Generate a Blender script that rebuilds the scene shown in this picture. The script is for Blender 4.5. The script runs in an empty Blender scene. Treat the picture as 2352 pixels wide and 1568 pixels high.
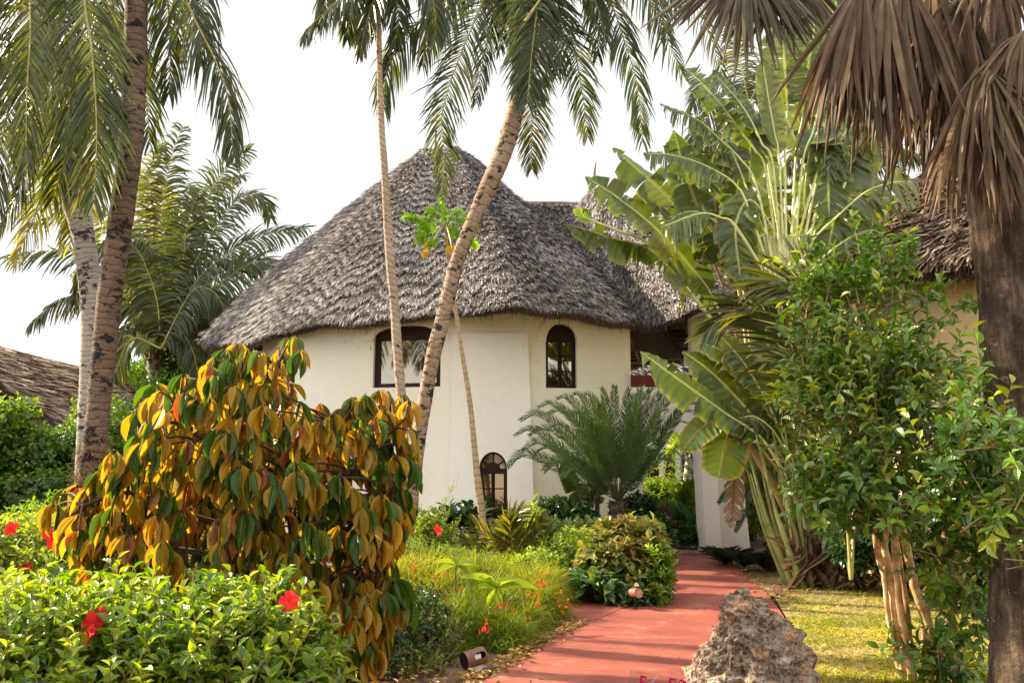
import bpy, math, random
import numpy as np
from mathutils import Vector
PI = math.pi
rs = np.random.RandomState(7)
random.seed(7)

# ------------------------------------------------------------ camera, sky, sun, exposure
SC = bpy.context.scene
COL = SC.collection
F, CX, CY, PITCH, EYE = 2037.0, 1176.0, 784.0, math.radians(8.19), 1.6
cam = bpy.data.objects.new('camera', bpy.data.cameras.new('camera'))
COL.objects.link(cam)
cam.location = (0, 0, EYE)
cam.rotation_euler = (PI/2 + PITCH, 0, 0)
cam.data.sensor_width = 36; cam.data.lens = 36*F/2352
cam.data.clip_start = 0.05; cam.data.clip_end = 2000
SC.camera = cam
SUN = Vector((-0.80, 0.34, 0.52)).normalized()
elev = math.asin(SUN.z); azim = math.atan2(SUN.x, SUN.y)
world = bpy.data.worlds.new('World'); SC.world = world; world.use_nodes = True
wn, wl = world.node_tree.nodes, world.node_tree.links
wn.clear()
sky = wn.new('ShaderNodeTexSky'); sky.sky_type = 'NISHITA'; sky.sun_disc = False
sky.sun_elevation = elev; sky.sun_rotation = azim; sky.dust_density = 4.0; sky.air_density = 1.0
# thin bright overcast over the blue: luminance grows to the zenith as an overcast sky does
tc = wn.new('ShaderNodeTexCoord'); sx = wn.new('ShaderNodeSeparateXYZ'); wl.new(tc.outputs['Generated'], sx.inputs[0])
zc = wn.new('ShaderNodeMapRange'); zc.inputs['From Min'].default_value = 0.42; zc.inputs['From Max'].default_value = 0.95
zc.inputs['To Min'].default_value = 2.5; zc.inputs['To Max'].default_value = 6.0; zc.interpolation_type = 'SMOOTHSTEP'; wl.new(sx.outputs['Z'], zc.inputs['Value'])
yc = wn.new('ShaderNodeMapRange'); yc.inputs['From Min'].default_value = 0.1; yc.inputs['From Max'].default_value = -0.8
yc.inputs['To Min'].default_value = 0.0; yc.inputs['To Max'].default_value = 3.6; wl.new(sx.outputs['Y'], yc.inputs['Value'])
ad = wn.new('ShaderNodeMath'); ad.operation = 'ADD'; wl.new(zc.outputs[0], ad.inputs[0]); wl.new(yc.outputs[0], ad.inputs[1])
cn = wn.new('ShaderNodeTexNoise'); cn.inputs['Scale'].default_value = 1.3; cn.inputs['Detail'].default_value = 4; wl.new(tc.outputs['Generated'], cn.inputs['Vector'])
cr = wn.new('ShaderNodeMapRange'); cr.inputs['From Min'].default_value = .3; cr.inputs['From Max'].default_value = .7; cr.inputs['To Min'].default_value = .93; cr.inputs['To Max'].default_value = 1.07
wl.new(cn.outputs['Fac'], cr.inputs['Value'])
mu = wn.new('ShaderNodeMath'); mu.operation = 'MULTIPLY'; wl.new(ad.outputs[0], mu.inputs[0]); wl.new(cr.outputs[0], mu.inputs[1])
cloud = wn.new('ShaderNodeVectorMath'); cloud.operation = 'SCALE'; cloud.inputs[0].default_value = (1.0, 0.995, 0.985); wl.new(mu.outputs[0], cloud.inputs['Scale'])
mx = wn.new('ShaderNodeMix'); mx.data_type = 'RGBA'; mx.inputs[0].default_value = 0.93
wl.new(sky.outputs[0], mx.inputs[6]); wl.new(cloud.outputs[0], mx.inputs[7])
bg = wn.new('ShaderNodeBackground'); bg.inputs['Strength'].default_value = 0.12
wo = wn.new('ShaderNodeOutputWorld'); wl.new(mx.outputs[2], bg.inputs['Color']); wl.new(bg.outputs[0], wo.inputs['Surface'])
sl = bpy.data.lights.new('sun', 'SUN'); sl.energy = 5.0; sl.angle = math.radians(0.6); sl.color = (1.0, 0.86, 0.64)
so = bpy.data.objects.new('sun', sl); COL.objects.link(so)
so.rotation_euler = SUN.to_track_quat('Z', 'Y').to_euler(); so.location = (-20, 5, 30)
SC.view_settings.view_transform = 'Standard'; SC.view_settings.look = 'None'
SC.view_settings.exposure = 1.78; SC.view_settings.gamma = 1.0
SC.render.engine = 'CYCLES'
cy = SC.cycles
cy.max_bounces = 7; cy.diffuse_bounces = 4; cy.glossy_bounces = 2; cy.transmission_bounces = 4; cy.transparent_max_bounces = 4
cy.use_adaptive_sampling = True; cy.adaptive_threshold = 0.02; cy.use_denoising = True; cy.sample_clamp_indirect = 6
cy.caustics_reflective = False; cy.caustics_refractive = False

# ------------------------------------------------------------ picture point -> place in the garden
_c, _s = math.cos(PITCH), math.sin(PITCH)
def W(px, py, Y):
    u = (px-CX)/F; v = (CY-py)/F
    yy = _c - v*_s; zz = _s + v*_c
    return np.array([u*Y/yy, Y, EYE + Y*zz/yy])
def G(px, py, z=0.0):
    u = (px-CX)/F; v = (CY-py)/F
    yy = _c - v*_s; zz = _s + v*_c
    t = (z-EYE)/zz
    return np.array([u*t, yy*t, z])
def A(*a): return np.array(a, float)
def nrm(v):
    v = np.asarray(v, float); n = np.linalg.norm(v, axis=-1, keepdims=True); return v/np.maximum(n, 1e-9)
ZUP = A(0, 0, 1)

# ------------------------------------------------------------ mesh collector
class MB:
    def __init__(s): s.v=[]; s.uv=[]; s.r=[]; s.q=[]; s.qm=[]; s.t=[]; s.tm=[]; s.n=0
    def add(s, v, quads=None, tris=None, uv=None, r=0.5, m=0):
        v = np.asarray(v, float).reshape(-1, 3); k = len(v)
        s.v.append(v)
        s.uv.append(np.zeros((k, 2)) if uv is None else np.asarray(uv, float).reshape(-1, 2))
        s.r.append(np.full(k, r) if np.isscalar(r) else np.asarray(r, float).ravel())
        if quads is not None and len(quads):
            q = np.asarray(quads, int).reshape(-1, 4) + s.n; s.q.append(q); s.qm.append(np.full(len(q), m))
        if tris is not None and len(tris):
            t = np.asarray(tris, int).reshape(-1, 3) + s.n; s.t.append(t); s.tm.append(np.full(len(t), m))
        s.n += k; return s
    def grid(s, P, uv=None, r=0.5, m=0, closed=False):
        P = np.asarray(P, float); a, b = P.shape[:2]
        i = np.arange(a-1)[:, None]; j = np.arange(b if closed else b-1)[None, :]; j2 = (j+1) % b
        q = np.stack([i*b+j, i*b+j2, (i+1)*b+j2, (i+1)*b+j], -1).reshape(-1, 4)
        if uv is None:
            uv = np.stack(np.broadcast_arrays(np.linspace(0, 1, b)[None, :], np.linspace(0, 1, a)[:, None]), -1)
        return s.add(P.reshape(-1, 3), quads=q, uv=uv, r=r, m=m)
    def grids(s, P, uv, r, m=0):
        """K separate little grids at once: P (K,a,b,3), uv (K,a,b,2) or (a,b,2), r (K,)"""
        K, a, b = P.shape[:3]
        i = np.arange(a-1)[:, None]; j = np.arange(b-1)[None, :]
        q = np.stack([i*b+j, i*b+j+1, (i+1)*b+j+1, (i+1)*b+j], -1).reshape(-1, 4)
        q = (q[None] + (np.arange(K)*a*b)[:, None, None]).reshape(-1, 4)
        uv = np.broadcast_to(uv, (K, a, b, 2))
        return s.add(P.reshape(-1, 3), quads=q, uv=uv.reshape(-1, 2), r=np.repeat(r, a*b), m=m)
    def tube(s, pts, rad, seg=8, r=0.5, m=0, cap=True, rough=0.0, vs=1.0):
        pts = np.asarray(pts, float); n = len(pts); rad = np.broadcast_to(np.asarray(rad, float), (n,))
        T = nrm(np.gradient(pts, axis=0)); ref = A(1, 0, 0) if abs(T[0][0]) < .8 else A(0, 1, 0)
        U = []; u = nrm(np.cross(T[0], np.cross(ref, T[0])))
        for k in range(n):
            u = nrm(u - T[k]*np.dot(u, T[k])); U.append(u)
        U = np.array(U); B = np.cross(T, U); an = np.linspace(0, 2*PI, seg+1)
        R = rad[:, None]*np.ones(seg+1)
        if rough:
            jit = 1 + rough*rs.randn(n, seg+1); jit[:, -1] = jit[:, 0]; R = R*jit
        P = pts[:, None] + R[..., None]*(np.cos(an)[None, :, None]*U[:, None] + np.sin(an)[None, :, None]*B[:, None])
        L = np.concatenate([[0], np.cumsum(np.linalg.norm(np.diff(pts, axis=0), axis=1))])*vs
        uv = np.stack(np.broadcast_arrays((an/(2*PI))[None, :], L[:, None]), -1)
        s.grid(P, uv=uv, r=r, m=m)
        if cap:
            for e in (0, n-1):
                c = pts[e]; ring = P[e][:-1]; k = len(ring)
                vv = np.vstack([[c], ring]); tr = [(0, 1+i, 1+(i+1) % k) for i in range(k)]
                s.add(vv, tris=tr, uv=np.tile([.5, L[e]], (k+1, 1)), r=r, m=m)
        return s
    def box(s, lo, hi, m=0, r=0.5, fr=None):
        """axis box, or in a local frame fr=(origin, ex, ey, ez)"""
        x0, y0, z0 = lo; x1, y1, z1 = hi
        v = np.array([[x, y, z] for x in (x0, x1) for y in (y0, y1) for z in (z0, z1)], float)
        if fr is not None:
            o, ex, ey, ez = fr; v = o + v[:, :1]*ex + v[:, 1:2]*ey + v[:, 2:]*ez
        f = [(0,1,3,2),(4,6,7,5),(0,4,5,1),(2,3,7,6),(0,2,6,4),(1,5,7,3)]
        for a in f:   # separate faces keep edges crisp
            s.add(v[list(a)], quads=[(0,1,2,3)], uv=[(0,0),(1,0),(1,1),(0,1)], r=r, m=m)
        return s
    def build(s, name, mats, parent=None, loc=None, smooth=False):
        v = np.vstack(s.v); uv = np.vstack(s.uv); r = np.concatenate(s.r)
        base = wloc(parent) if parent is not None else (np.zeros(3) if loc is None else np.asarray(loc, float))
        me = bpy.data.meshes.new(name)
        q = np.vstack(s.q) if s.q else np.zeros((0, 4), int); t = np.vstack(s.t) if s.t else np.zeros((0, 3), int)
        me.vertices.add(len(v)); me.vertices.foreach_set('co', (v-base).astype(np.float32).ravel())
        loops = np.concatenate([q.ravel(), t.ravel()]); me.loops.add(len(loops)); me.loops.foreach_set('vertex_index', loops.astype(np.int32))
        nq, nt = len(q), len(t); me.polygons.add(nq+nt)
        st = np.concatenate([np.arange(nq)*4, nq*4+np.arange(nt)*3]); me.polygons.foreach_set('loop_start', st.astype(np.int32))
        mi = np.concatenate(([np.concatenate(s.qm)] if s.q else [])+([np.concatenate(s.tm)] if s.t else []))
        me.polygons.foreach_set('material_index', mi.astype(np.int32))
        me.polygons.foreach_set('use_smooth', np.full(nq+nt, smooth))
        ul = me.uv_layers.new(name='UVMap'); ul.data.foreach_set('uv', uv[loops].astype(np.float32).ravel())
        at = me.attributes.new('rnd', 'FLOAT', 'POINT'); at.data.foreach_set('value', r.astype(np.float32))
        for m in (mats if isinstance(mats, (list, tuple)) else [mats]): me.materials.append(m)
        me.update(calc_edges=True)
        o = bpy.data.objects.new(name, me); COL.objects.link(o)
        if parent is not None: o.parent = parent
        else: o.location = base
        return o
def wloc(o):
    p = np.zeros(3)
    while o is not None: p = p + np.array(o.location); o = o.parent
    return p
def thing(name, label, cat, loc, group=None):
    o = bpy.data.objects.new(name, None); COL.objects.link(o); o.location = tuple(loc); o.empty_display_size = .2
    o['label'] = label; o['category'] = cat
    if group: o['group'] = group
    return o
def tag(o, label=None, cat=None, group=None, kind=None):
    for k, x in (('label', label), ('category', cat), ('group', group), ('kind', kind)):
        if x: o[k] = x
    return o
def spline(pts, n):
    """Catmull-Rom through pts"""
    P = np.asarray(pts, float)
    if len(P) == 2: return P[0] + (P[1]-P[0])*np.linspace(0, 1, n)[:, None]
    P = np.vstack([2*P[0]-P[1], P, 2*P[-1]-P[-2]]); m = len(P)-3
    t = np.linspace(0, m-1e-6, n); i = t.astype(int); f = (t-i)[:, None]
    a, b, c, d = P[i], P[i+1], P[i+2], P[i+3]
    return .5*((2*b)+(c-a)*f+(2*a-5*b+4*c-d)*f**2+(-a+3*b-3*c+d)*f**3)
def even(pts, n):
    P = spline(pts, 200); L = np.concatenate([[0], np.cumsum(np.linalg.norm(np.diff(P, axis=0), axis=1))])
    s = np.linspace(0, L[-1], n); return np.stack([np.interp(s, L, P[:, k]) for k in range(3)], 1), L[-1]
def px(pts, Y, dY=None):
    """picture path [(x,y[,Y])...] at distance Y"""
    out = []
    for i, p in enumerate(pts):
        out.append(W(p[0], p[1], p[2] if len(p) > 2 else Y))
    return np.array(out)

# ------------------------------------------------------------ materials
def newmat(name):
    m = bpy.data.materials.new(name); m.use_nodes = True; n, l = m.node_tree.nodes, m.node_tree.links
    n.clear(); out = n.new('ShaderNodeOutputMaterial'); return m, n, l, out
def ramp(n, stops):
    r = n.new('ShaderNodeValToRGB'); e = r.color_ramp.elements
    while len(e) < len(stops): e.new(0.5)
    for k, (p, c) in enumerate(stops): e[k].position = p; e[k].color = (*c, 1)
    return r
def noise(n, l, scale, detail=3, vec=None, rough=.5):
    t = n.new('ShaderNodeTexNoise'); t.inputs['Scale'].default_value = scale; t.inputs['Detail'].default_value = detail; t.inputs['Roughness'].default_value = rough
    if vec is not None: l.new(vec, t.inputs['Vector'])
    return t
def mixc(n, l, fac, a, b, mode='MIX'):
    m = n.new('ShaderNodeMix'); m.data_type = 'RGBA'; m.blend_type = mode
    for idx, x in ((0, fac), (6, a), (7, b)):
        if isinstance(x, (int, float)): m.inputs[idx].default_value = x
        elif isinstance(x, tuple): m.inputs[idx].default_value = (*x, 1)
        else: l.new(x, m.inputs[idx])
    return m.outputs[2]
def mrange(n, l, v, a, b, c, d):
    m = n.new('ShaderNodeMapRange'); l.new(v, m.inputs['Value'])
    for k, x in zip(('From Min', 'From Max', 'To Min', 'To Max'), (a, b, c, d)): m.inputs[k].default_value = x
    return m.outputs[0]
def bump(n, l, h, strength=.3, dist=.01):
    b = n.new('ShaderNodeBump'); b.inputs['Strength'].default_value = strength; b.inputs['Distance'].default_value = dist; l.new(h, b.inputs['Height']); return b.outputs[0]
def simple(name, col, rough=.8, nscale=0, namp=.2, bscale=0, bstr=.3, bdist=.01, spec=.3, stops=None):
    m, n, l, out = newmat(name); p = n.new('ShaderNodeBsdfPrincipled'); l.new(p.outputs[0], out.inputs[0])
    p.inputs['Roughness'].default_value = rough; p.inputs['Specular IOR Level'].default_value = spec
    tc = n.new('ShaderNodeTexCoord').outputs['Object']
    if stops:
        t = noise(n, l, nscale, 5, tc, .6); r = ramp(n, stops); l.new(t.outputs['Fac'], r.inputs[0]); l.new(r.outputs[0], p.inputs['Base Color'])
    elif nscale:
        t = noise(n, l, nscale, 4, tc); f = mrange(n, l, t.outputs['Fac'], .3, .7, 1-namp, 1+namp)
        g = n.new('ShaderNodeVectorMath'); g.operation = 'SCALE'; g.inputs[0].default_value = col; l.new(f, g.inputs['Scale']); l.new(g.outputs[0], p.inputs['Base Color'])
    else: p.inputs['Base Color'].default_value = (*col, 1)
    if bscale:
        t = noise(n, l, bscale, 4, tc); l.new(bump(n, l, t.outputs['Fac'], bstr, bdist), p.inputs['Normal'])
    return m
def leafmat(name, stops, trans=.45, rough=.4, spec=.4, tint=(1.25, 1.35, .55), rib=0.0, ribn=14, midrib=None, ntscale=0, edge=None):
    """stops: colours over the per-leaf random value; rib: side veins as relief; midrib: its colour"""
    m, n, l, out = newmat(name)
    p = n.new('ShaderNodeBsdfPrincipled'); p.inputs['Roughness'].default_value = rough; p.inputs['Specular IOR Level'].default_value = spec
    a = n.new('ShaderNodeAttribute'); a.attribute_name = 'rnd'; a.attribute_type = 'GEOMETRY'
    r = ramp(n, stops); l.new(a.outputs['Fac'], r.inputs[0]); col = r.outputs[0]
    tco = n.new('ShaderNodeTexCoord'); uv = n.new('ShaderNodeSeparateXYZ'); l.new(tco.outputs['UV'], uv.inputs[0])
    if ntscale:
        t = noise(n, l, ntscale, 3, tco.outputs['Object']); f = mrange(n, l, t.outputs['Fac'], .35, .65, .72, 1.28)
        g = n.new('ShaderNodeVectorMath'); g.operation = 'SCALE'; l.new(col, g.inputs[0]); l.new(f, g.inputs['Scale']); col = g.outputs[0]
    # distance from the midrib: u runs 0..1 over the width
    d = n.new('ShaderNodeMath'); d.operation = 'SUBTRACT'; l.new(uv.outputs['X'], d.inputs[0]); d.inputs[1].default_value = .5
    ab = n.new('ShaderNodeMath'); ab.operation = 'ABSOLUTE'; l.new(d.outputs[0], ab.inputs[0])
    if edge:
        f = mrange(n, l, ab.outputs[0], .40, .5, 0, 1); col = mixc(n, l, f, col, edge)
    if midrib:
        f = mrange(n, l, ab.outputs[0], .0, .05, .8, 0); col = mixc(n, l, f, col, midrib)
    if rib:
        k = n.new('ShaderNodeMath'); k.operation = 'MULTIPLY'; l.new(uv.outputs['Y'], k.inputs[0]); k.inputs[1].default_value = ribn*2*PI
        k2 = n.new('ShaderNodeMath'); k2.operation = 'MULTIPLY_ADD'; l.new(ab.outputs[0], k2.inputs[0]); k2.inputs[1].default_value = -9.0; l.new(k.outputs[0], k2.inputs[2])
        sn = n.new('ShaderNodeMath'); sn.operation = 'SINE'; l.new(k2.outputs[0], sn.inputs[0])
        l.new(bump(n, l, sn.outputs[0], rib, .004), p.inputs['Normal'])
        f = mrange(n, l, sn.outputs[0], .2, 1, 0, .28*rib if rib < .3 else .13); col = mixc(n, l, f, col, mixc(n, l, 1.0, col, (1.7, 1.6, 1.3), 'MULTIPLY'))
    l.new(col, p.inputs['Base Color'])
    tr = n.new('ShaderNodeBsdfTranslucent'); l.new(mixc(n, l, 1.0, col, tint, 'MULTIPLY'), tr.inputs['Color'])
    ms = n.new('ShaderNodeMixShader'); ms.inputs[0].default_value = trans; l.new(p.outputs[0], ms.inputs[1]); l.new(tr.outputs[0], ms.inputs[2]); l.new(ms.outputs[0], out.inputs[0])
    return m
def sc3(c, k): return tuple(x*k for x in c)
# leaves
M_COCO = leafmat('coconut_leaf', [(0, (0.025,0.040,0.006)), (.45, (0.046,0.064,0.009)), (.8, (0.086,0.091,0.011)), (1, (0.192,0.129,0.013))], trans=0.48, rough=.33, spec=.5, tint=(2.0, 1.9, .6))
M_COCO_Y = leafmat('coconut_leaf_yellow', [(0, (0.104,0.136,0.016)), (.5, (0.224,0.216,0.024)), (1, (0.400,0.288,0.032))], trans=.5, rough=.4, spec=.4, tint=(1.7, 1.5, .45))
M_RACH = simple('frond_rachis', (.28,.25,.07), .6, 8, .25)
M_RACH_DK = simple('frond_rachis_brown', (.16,.10,.05), .7, 8, .25)
M_CYC = leafmat('cycad_leaf', [(0, (0.023,0.052,0.013)), (.6, (0.055,0.093,0.021)), (1, (0.102,0.132,0.030))], trans=0.2, rough=0.5, spec=0.3, tint=(1.8, 1.9, .6))
M_BAN = leafmat('banana_leaf', [(0, (0.031,0.053,0.005)), (.5, (0.062,0.090,0.009)), (1, (0.127,0.136,0.012))], trans=0.38, rough=0.36, spec=0.6, tint=(1.9, 1.9, .45), rib=.5, ribn=9, midrib=(.38,.42,.14), edge=(.16,.17,.04))
M_BAN_BR = leafmat('banana_leaf_bright', [(0, (0.080,0.143,0.018)), (.5, (0.125,0.195,0.023)), (1, (0.195,0.240,0.034))], trans=.5, rough=.36, spec=.45, tint=(1.7, 1.6, .5), rib=.5, ribn=9, midrib=(.5,.52,.2), edge=(.36,.30,.06))
M_BAN_DRY = leafmat('banana_leaf_dry', [(0, (.20,.13,.08)), (1, (.42,.31,.22))], trans=.25, rough=.8, spec=.1, tint=(1.2, 1.0, .8), rib=.7, ribn=12)
M_PET = simple('banana_stalk', (.50,.50,.20), .45, 5, .2, spec=.4)
M_PET_BR = simple('banana_stalk_brown', (.34,.20,.08), .5, 5, .25)
M_SHEATH = simple('banana_sheath', None, .6, 7, stops=[(.3, (.10,.14,.04)), (.5, (.25,.27,.10)), (.62, (.30,.20,.13)), (.75, (.16,.08,.06))])
M_HIB = leafmat('hibiscus_leaf', [(0, (0.029,0.065,0.003)), (.35, (0.066,0.129,0.005)), (.75, (0.149,0.228,0.007)), (1, (0.264,0.305,0.013))], trans=0.4, rough=0.42, spec=.6, tint=(1.9, 1.9, .4), rib=.25, ribn=5)
M_HIB_BR = leafmat('hibiscus_leaf_bright', [(0, (0.082,0.150,0.014)), (.5, (0.184,0.258,0.027)), (1, (0.286,0.319,0.054))], trans=.5, rough=0.42, spec=.6, tint=(1.6, 1.5, .4), rib=.25, ribn=5)
M_HEDGE = leafmat('hedge_leaf', [(0, (0.011,0.034,0.006)), (.6, (0.028,0.068,0.010)), (1, (0.068,0.118,0.017))], trans=0.32, rough=.35, spec=.5, tint=(1.8, 1.8, .4))
M_BRIGHT = leafmat('bright_leaf', [(0, (0.072,0.130,0.014)), (.5, (0.159,0.231,0.021)), (1, (0.275,0.318,0.043))], trans=.5, rough=.4, spec=.45, tint=(1.6, 1.6, .45))
M_LIME = leafmat('glossy_leaf', [(0, (0.034,0.090,0.007)), (.5, (0.071,0.159,0.010)), (.85, (0.144,0.244,0.012)), (1, (0.286,0.320,0.020))], trans=0.27, rough=0.34, spec=.8, tint=(1.8, 2.0, .4), rib=.2, ribn=5)
M_DARKL = leafmat('dark_leaf', [(0, (0.010,0.028,0.010)), (1, (0.028,0.068,0.016))], trans=.3, rough=.3, spec=.6, tint=(1.6, 1.9, .5))
M_BROM = leafmat('dark_strap_leaf', [(0, (.012,.022,.014)), (1, (.035,.055,.03))], trans=.15, rough=.35, spec=.5)
M_PURP = leafmat('purple_leaf', [(0, (.06,.03,.045)), (.6, (.13,.06,.06)), (1, (.22,.13,.07))], trans=.35, rough=.4, tint=(1.6, 1, .8))
M_CROT = leafmat('coleus_leaf', [(0, (0.061,0.102,0.014)), (.35, (0.136,0.170,0.027)), (.65, (0.231,0.218,0.054)), (.85, (0.272,0.150,0.048)), (1, (0.163,0.068,0.034))], trans=.4, rough=.42, spec=.4, tint=(1.6, 1.4, .5), rib=.3, ribn=5, edge=(.20,.26,.05))
M_VARI = leafmat('variegated_leaf', [(0, (.10,.17,.04)), (1, (.22,.28,.08))], trans=.4, rough=.45, edge=(.5,.5,.22))
M_CACAO = leafmat('cacao_leaf', [(0, (0.029,0.083,0.006)), (.22, (0.058,0.133,0.008)), (.30, (0.211,0.183,0.011)), (.55, (0.342,0.226,0.013)), (.80, (0.455,0.267,0.019)), (.93, (0.406,0.200,0.022)), (.95, (0.228,0.042,0.008)), (1, (0.276,0.075,0.013))], trans=0.52, rough=.38, spec=.45, tint=(1.55, 1.25, .5), rib=0.18, ribn=8, midrib=(.5,.36,.12))
M_PAPAYA = leafmat('papaya_leaf', [(0, (.13,.28,.02)), (1, (.30,.45,.04))], trans=.55, rough=.4, tint=(1.6, 1.7, .4))
M_PAPAYA_Y = leafmat('papaya_leaf_yellow', [(0, (.6,.42,.02)), (1, (.75,.5,.04))], trans=.5, rough=.5, tint=(1.3, 1.1, .4))
M_RUSS = leafmat('firecracker_stem', [(0, (0.055,0.095,0.005)), (.5, (0.156,0.202,0.010)), (1, (0.344,0.318,0.025))], trans=.4, rough=.5, spec=.25, tint=(1.7, 1.6, .4))
M_GRASS = leafmat('grass_blade', [(0, (0.109,0.152,0.016)), (.5, (0.284,0.294,0.032)), (.75, (0.501,0.414,0.071)), (1, (0.610,0.479,0.158))], trans=.35, rough=.55, spec=.2, tint=(1.5, 1.4, .5))
M_FAN_DRY = leafmat('dry_fan_leaf', [(0, (0.042,0.022,0.010)), (.5, (0.102,0.058,0.027)), (.85, (0.162,0.101,0.052)), (1, (0.204,0.137,0.073))], trans=.18, rough=.6, spec=.25, tint=(1.3, 1.0, .7), ntscale=6)
M_FAN_GR = leafmat('ageing_fan_leaf', [(0, (0.051,0.048,0.028)), (.6, (0.107,0.090,0.056)), (1, (0.169,0.124,0.084))], trans=.2, rough=.55, spec=.3, tint=(1.3, 1.1, .7), ntscale=6)
M_AGAVE = leafmat('agave_leaf', [(0, (.04,.13,.04)), (1, (.10,.24,.05))], trans=.25, rough=.35, spec=.5)
M_FLOW = leafmat('red_petal', [(0, (0.550,0.008,0.010)), (1, (0.800,0.030,0.020))], trans=0.2, rough=0.9, tint=(1.3, .8, .8))
M_FLOW_OR = leafmat('scarlet_petal', [(0, (.75,.05,.02)), (1, (.85,.14,.05))], trans=.4, rough=.5, tint=(1.2, .9, .8))
M_DEADL = leafmat('fallen_leaf', [(0, (.14,.07,.03)), (.6, (.32,.18,.07)), (1, (.45,.32,.16))], trans=.15, rough=.8, spec=.1)
# bark
def palmbark(name, stops, rings=11, black=0.0, diamond=False, seed=0.0):
    m, n, l, out = newmat(name); p = n.new('ShaderNodeBsdfPrincipled'); l.new(p.outputs[0], out.inputs[0]); p.inputs['Roughness'].default_value = .85; p.inputs['Specular IOR Level'].default_value = .15
    tco = n.new('ShaderNodeTexCoord'); uv = n.new('ShaderNodeSeparateXYZ'); l.new(tco.outputs['UV'], uv.inputs[0])
    nz = noise(n, l, 3.0, 3, tco.outputs['Object'])
    k = n.new('ShaderNodeMath'); k.operation = 'MULTIPLY'; l.new(uv.outputs['Y'], k.inputs[0]); k.inputs[1].default_value = rings
    if diamond:
        k3 = n.new('ShaderNodeMath'); k3.operation = 'MULTIPLY_ADD'; l.new(uv.outputs['X'], k3.inputs[0]); k3.inputs[1].default_value = 2.0; l.new(k.outputs[0], k3.inputs[2]); k = k3
    k2 = n.new('ShaderNodeMath'); k2.operation = 'MULTIPLY_ADD'; l.new(nz.outputs['Fac'], k2.inputs[0]); k2.inputs[1].default_value = 2.2; l.new(k.outputs[0], k2.inputs[2])
    fr = n.new('ShaderNodeMath'); fr.operation = 'FRACT'; l.new(k2.outputs[0], fr.inputs[0])
    rp = ramp(n, [(0, (0,0,0)), (.10, (.15,.15,.15)), (.2, (1,1,1)), (1, (.75,.75,.75))]); l.new(fr.outputs[0], rp.inputs[0])
    mp = n.new('ShaderNodeMapping'); mp.inputs['Scale'].default_value = (6, 6, 30) ; l.new(tco.outputs['Object'], mp.inputs[0])
    fine = noise(n, l, 3.0, 6, mp.outputs[0], .7)
    big = noise(n, l, 1.6, 4, tco.outputs['Object'], .6)
    r1 = ramp(n, stops); f = n.new('ShaderNodeMath'); f.operation = 'MULTIPLY_ADD'; l.new(fine.outputs['Fac'], f.inputs[0]); f.inputs[1].default_value = .6
    g = n.new('ShaderNodeMath'); g.operation = 'MULTIPLY'; l.new(big.outputs['Fac'], g.inputs[0]); g.inputs[1].default_value = .4; l.new(g.outputs[0], f.inputs[2]); l.new(f.outputs[0], r1.inputs[0])
    col = mixc(n, l, mrange(n, l, rp.outputs[0], 0, 1, .75, 0), r1.outputs[0], sc3(stops[0][1], .35))
    if black:
        mp2 = n.new('ShaderNodeMapping'); mp2.inputs['Scale'].default_value = (3.5, 3.5, 6); mp2.inputs['Location'].default_value = (seed, seed, seed); l.new(tco.outputs['Object'], mp2.inputs[0])
        b = noise(n, l, 1.5, 5, mp2.outputs[0], .7); fb = mrange(n, l, b.outputs['Fac'], .62-black*.2, .66-black*.2, 0, .93); col = mixc(n, l, fb, col, (.012,.010,.010))
    l.new(col, p.inputs['Base Color'])
    h = n.new('ShaderNodeMath'); h.operation = 'MULTIPLY_ADD'; l.new(fine.outputs['Fac'], h.inputs[0]); h.inputs[1].default_value = .8; l.new(rp.outputs[0], h.inputs[2])
    l.new(bump(n, l, h.outputs[0], .7, .02), p.inputs['Normal']); return m
def fanbark():
    m, n, l, out = newmat('bark_fan_palm'); p = n.new('ShaderNodeBsdfPrincipled'); l.new(p.outputs[0], out.inputs[0]); p.inputs['Roughness'].default_value = .9; p.inputs['Specular IOR Level'].default_value = .12
    tc = n.new('ShaderNodeTexCoord').outputs['Object']
    def mp(sc): q = n.new('ShaderNodeMapping'); q.inputs['Scale'].default_value = sc; l.new(tc, q.inputs[0]); return q.outputs[0]
    a = noise(n, l, 1.0, 7, mp((22, 22, 3)), .7); b = noise(n, l, 1.0, 6, mp((4, 4, 2.2)), .65); c = noise(n, l, 1.0, 5, mp((9, 9, 14)), .75); c.inputs['Distortion'].default_value = 1.5
    r = ramp(n, [(.3, (.04,.026,.018)), (.5, (.12,.082,.055)), (.7, (.27,.20,.14))]); l.new(a.outputs['Fac'], r.inputs[0])
    col = mixc(n, l, mrange(n, l, b.outputs['Fac'], .45, .6, 0, .75), r.outputs[0], (.025,.018,.015)); col = mixc(n, l, mrange(n, l, c.outputs['Fac'], .62, .70, 0, .6), col, (.34,.27,.21)); l.new(col, p.inputs['Base Color'])
    h = n.new('ShaderNodeMath'); h.operation = 'ADD'; l.new(a.outputs['Fac'], h.inputs[0]); l.new(c.outputs['Fac'], h.inputs[1]); l.new(bump(n, l, h.outputs[0], .9, .03), p.inputs['Normal']); return m
B_DARK = palmbark('bark_blotched', [(.3, (0.060,0.036,0.022)), (.5, (0.162,0.104,0.066)), (.7, (0.306,0.233,0.176))], 12, .46, seed=2)
B_BROWN = palmbark('bark_brown', [(.3, (.14,.07,.03)), (.5, (.30,.17,.08)), (.7, (.46,.29,.16))], 12, .15, seed=5)
B_GREY = palmbark('bark_grey', [(.3, (.20,.17,.14)), (.5, (.38,.33,.28)), (.7, (.52,.47,.40))], 16, .35, seed=8)
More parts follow.
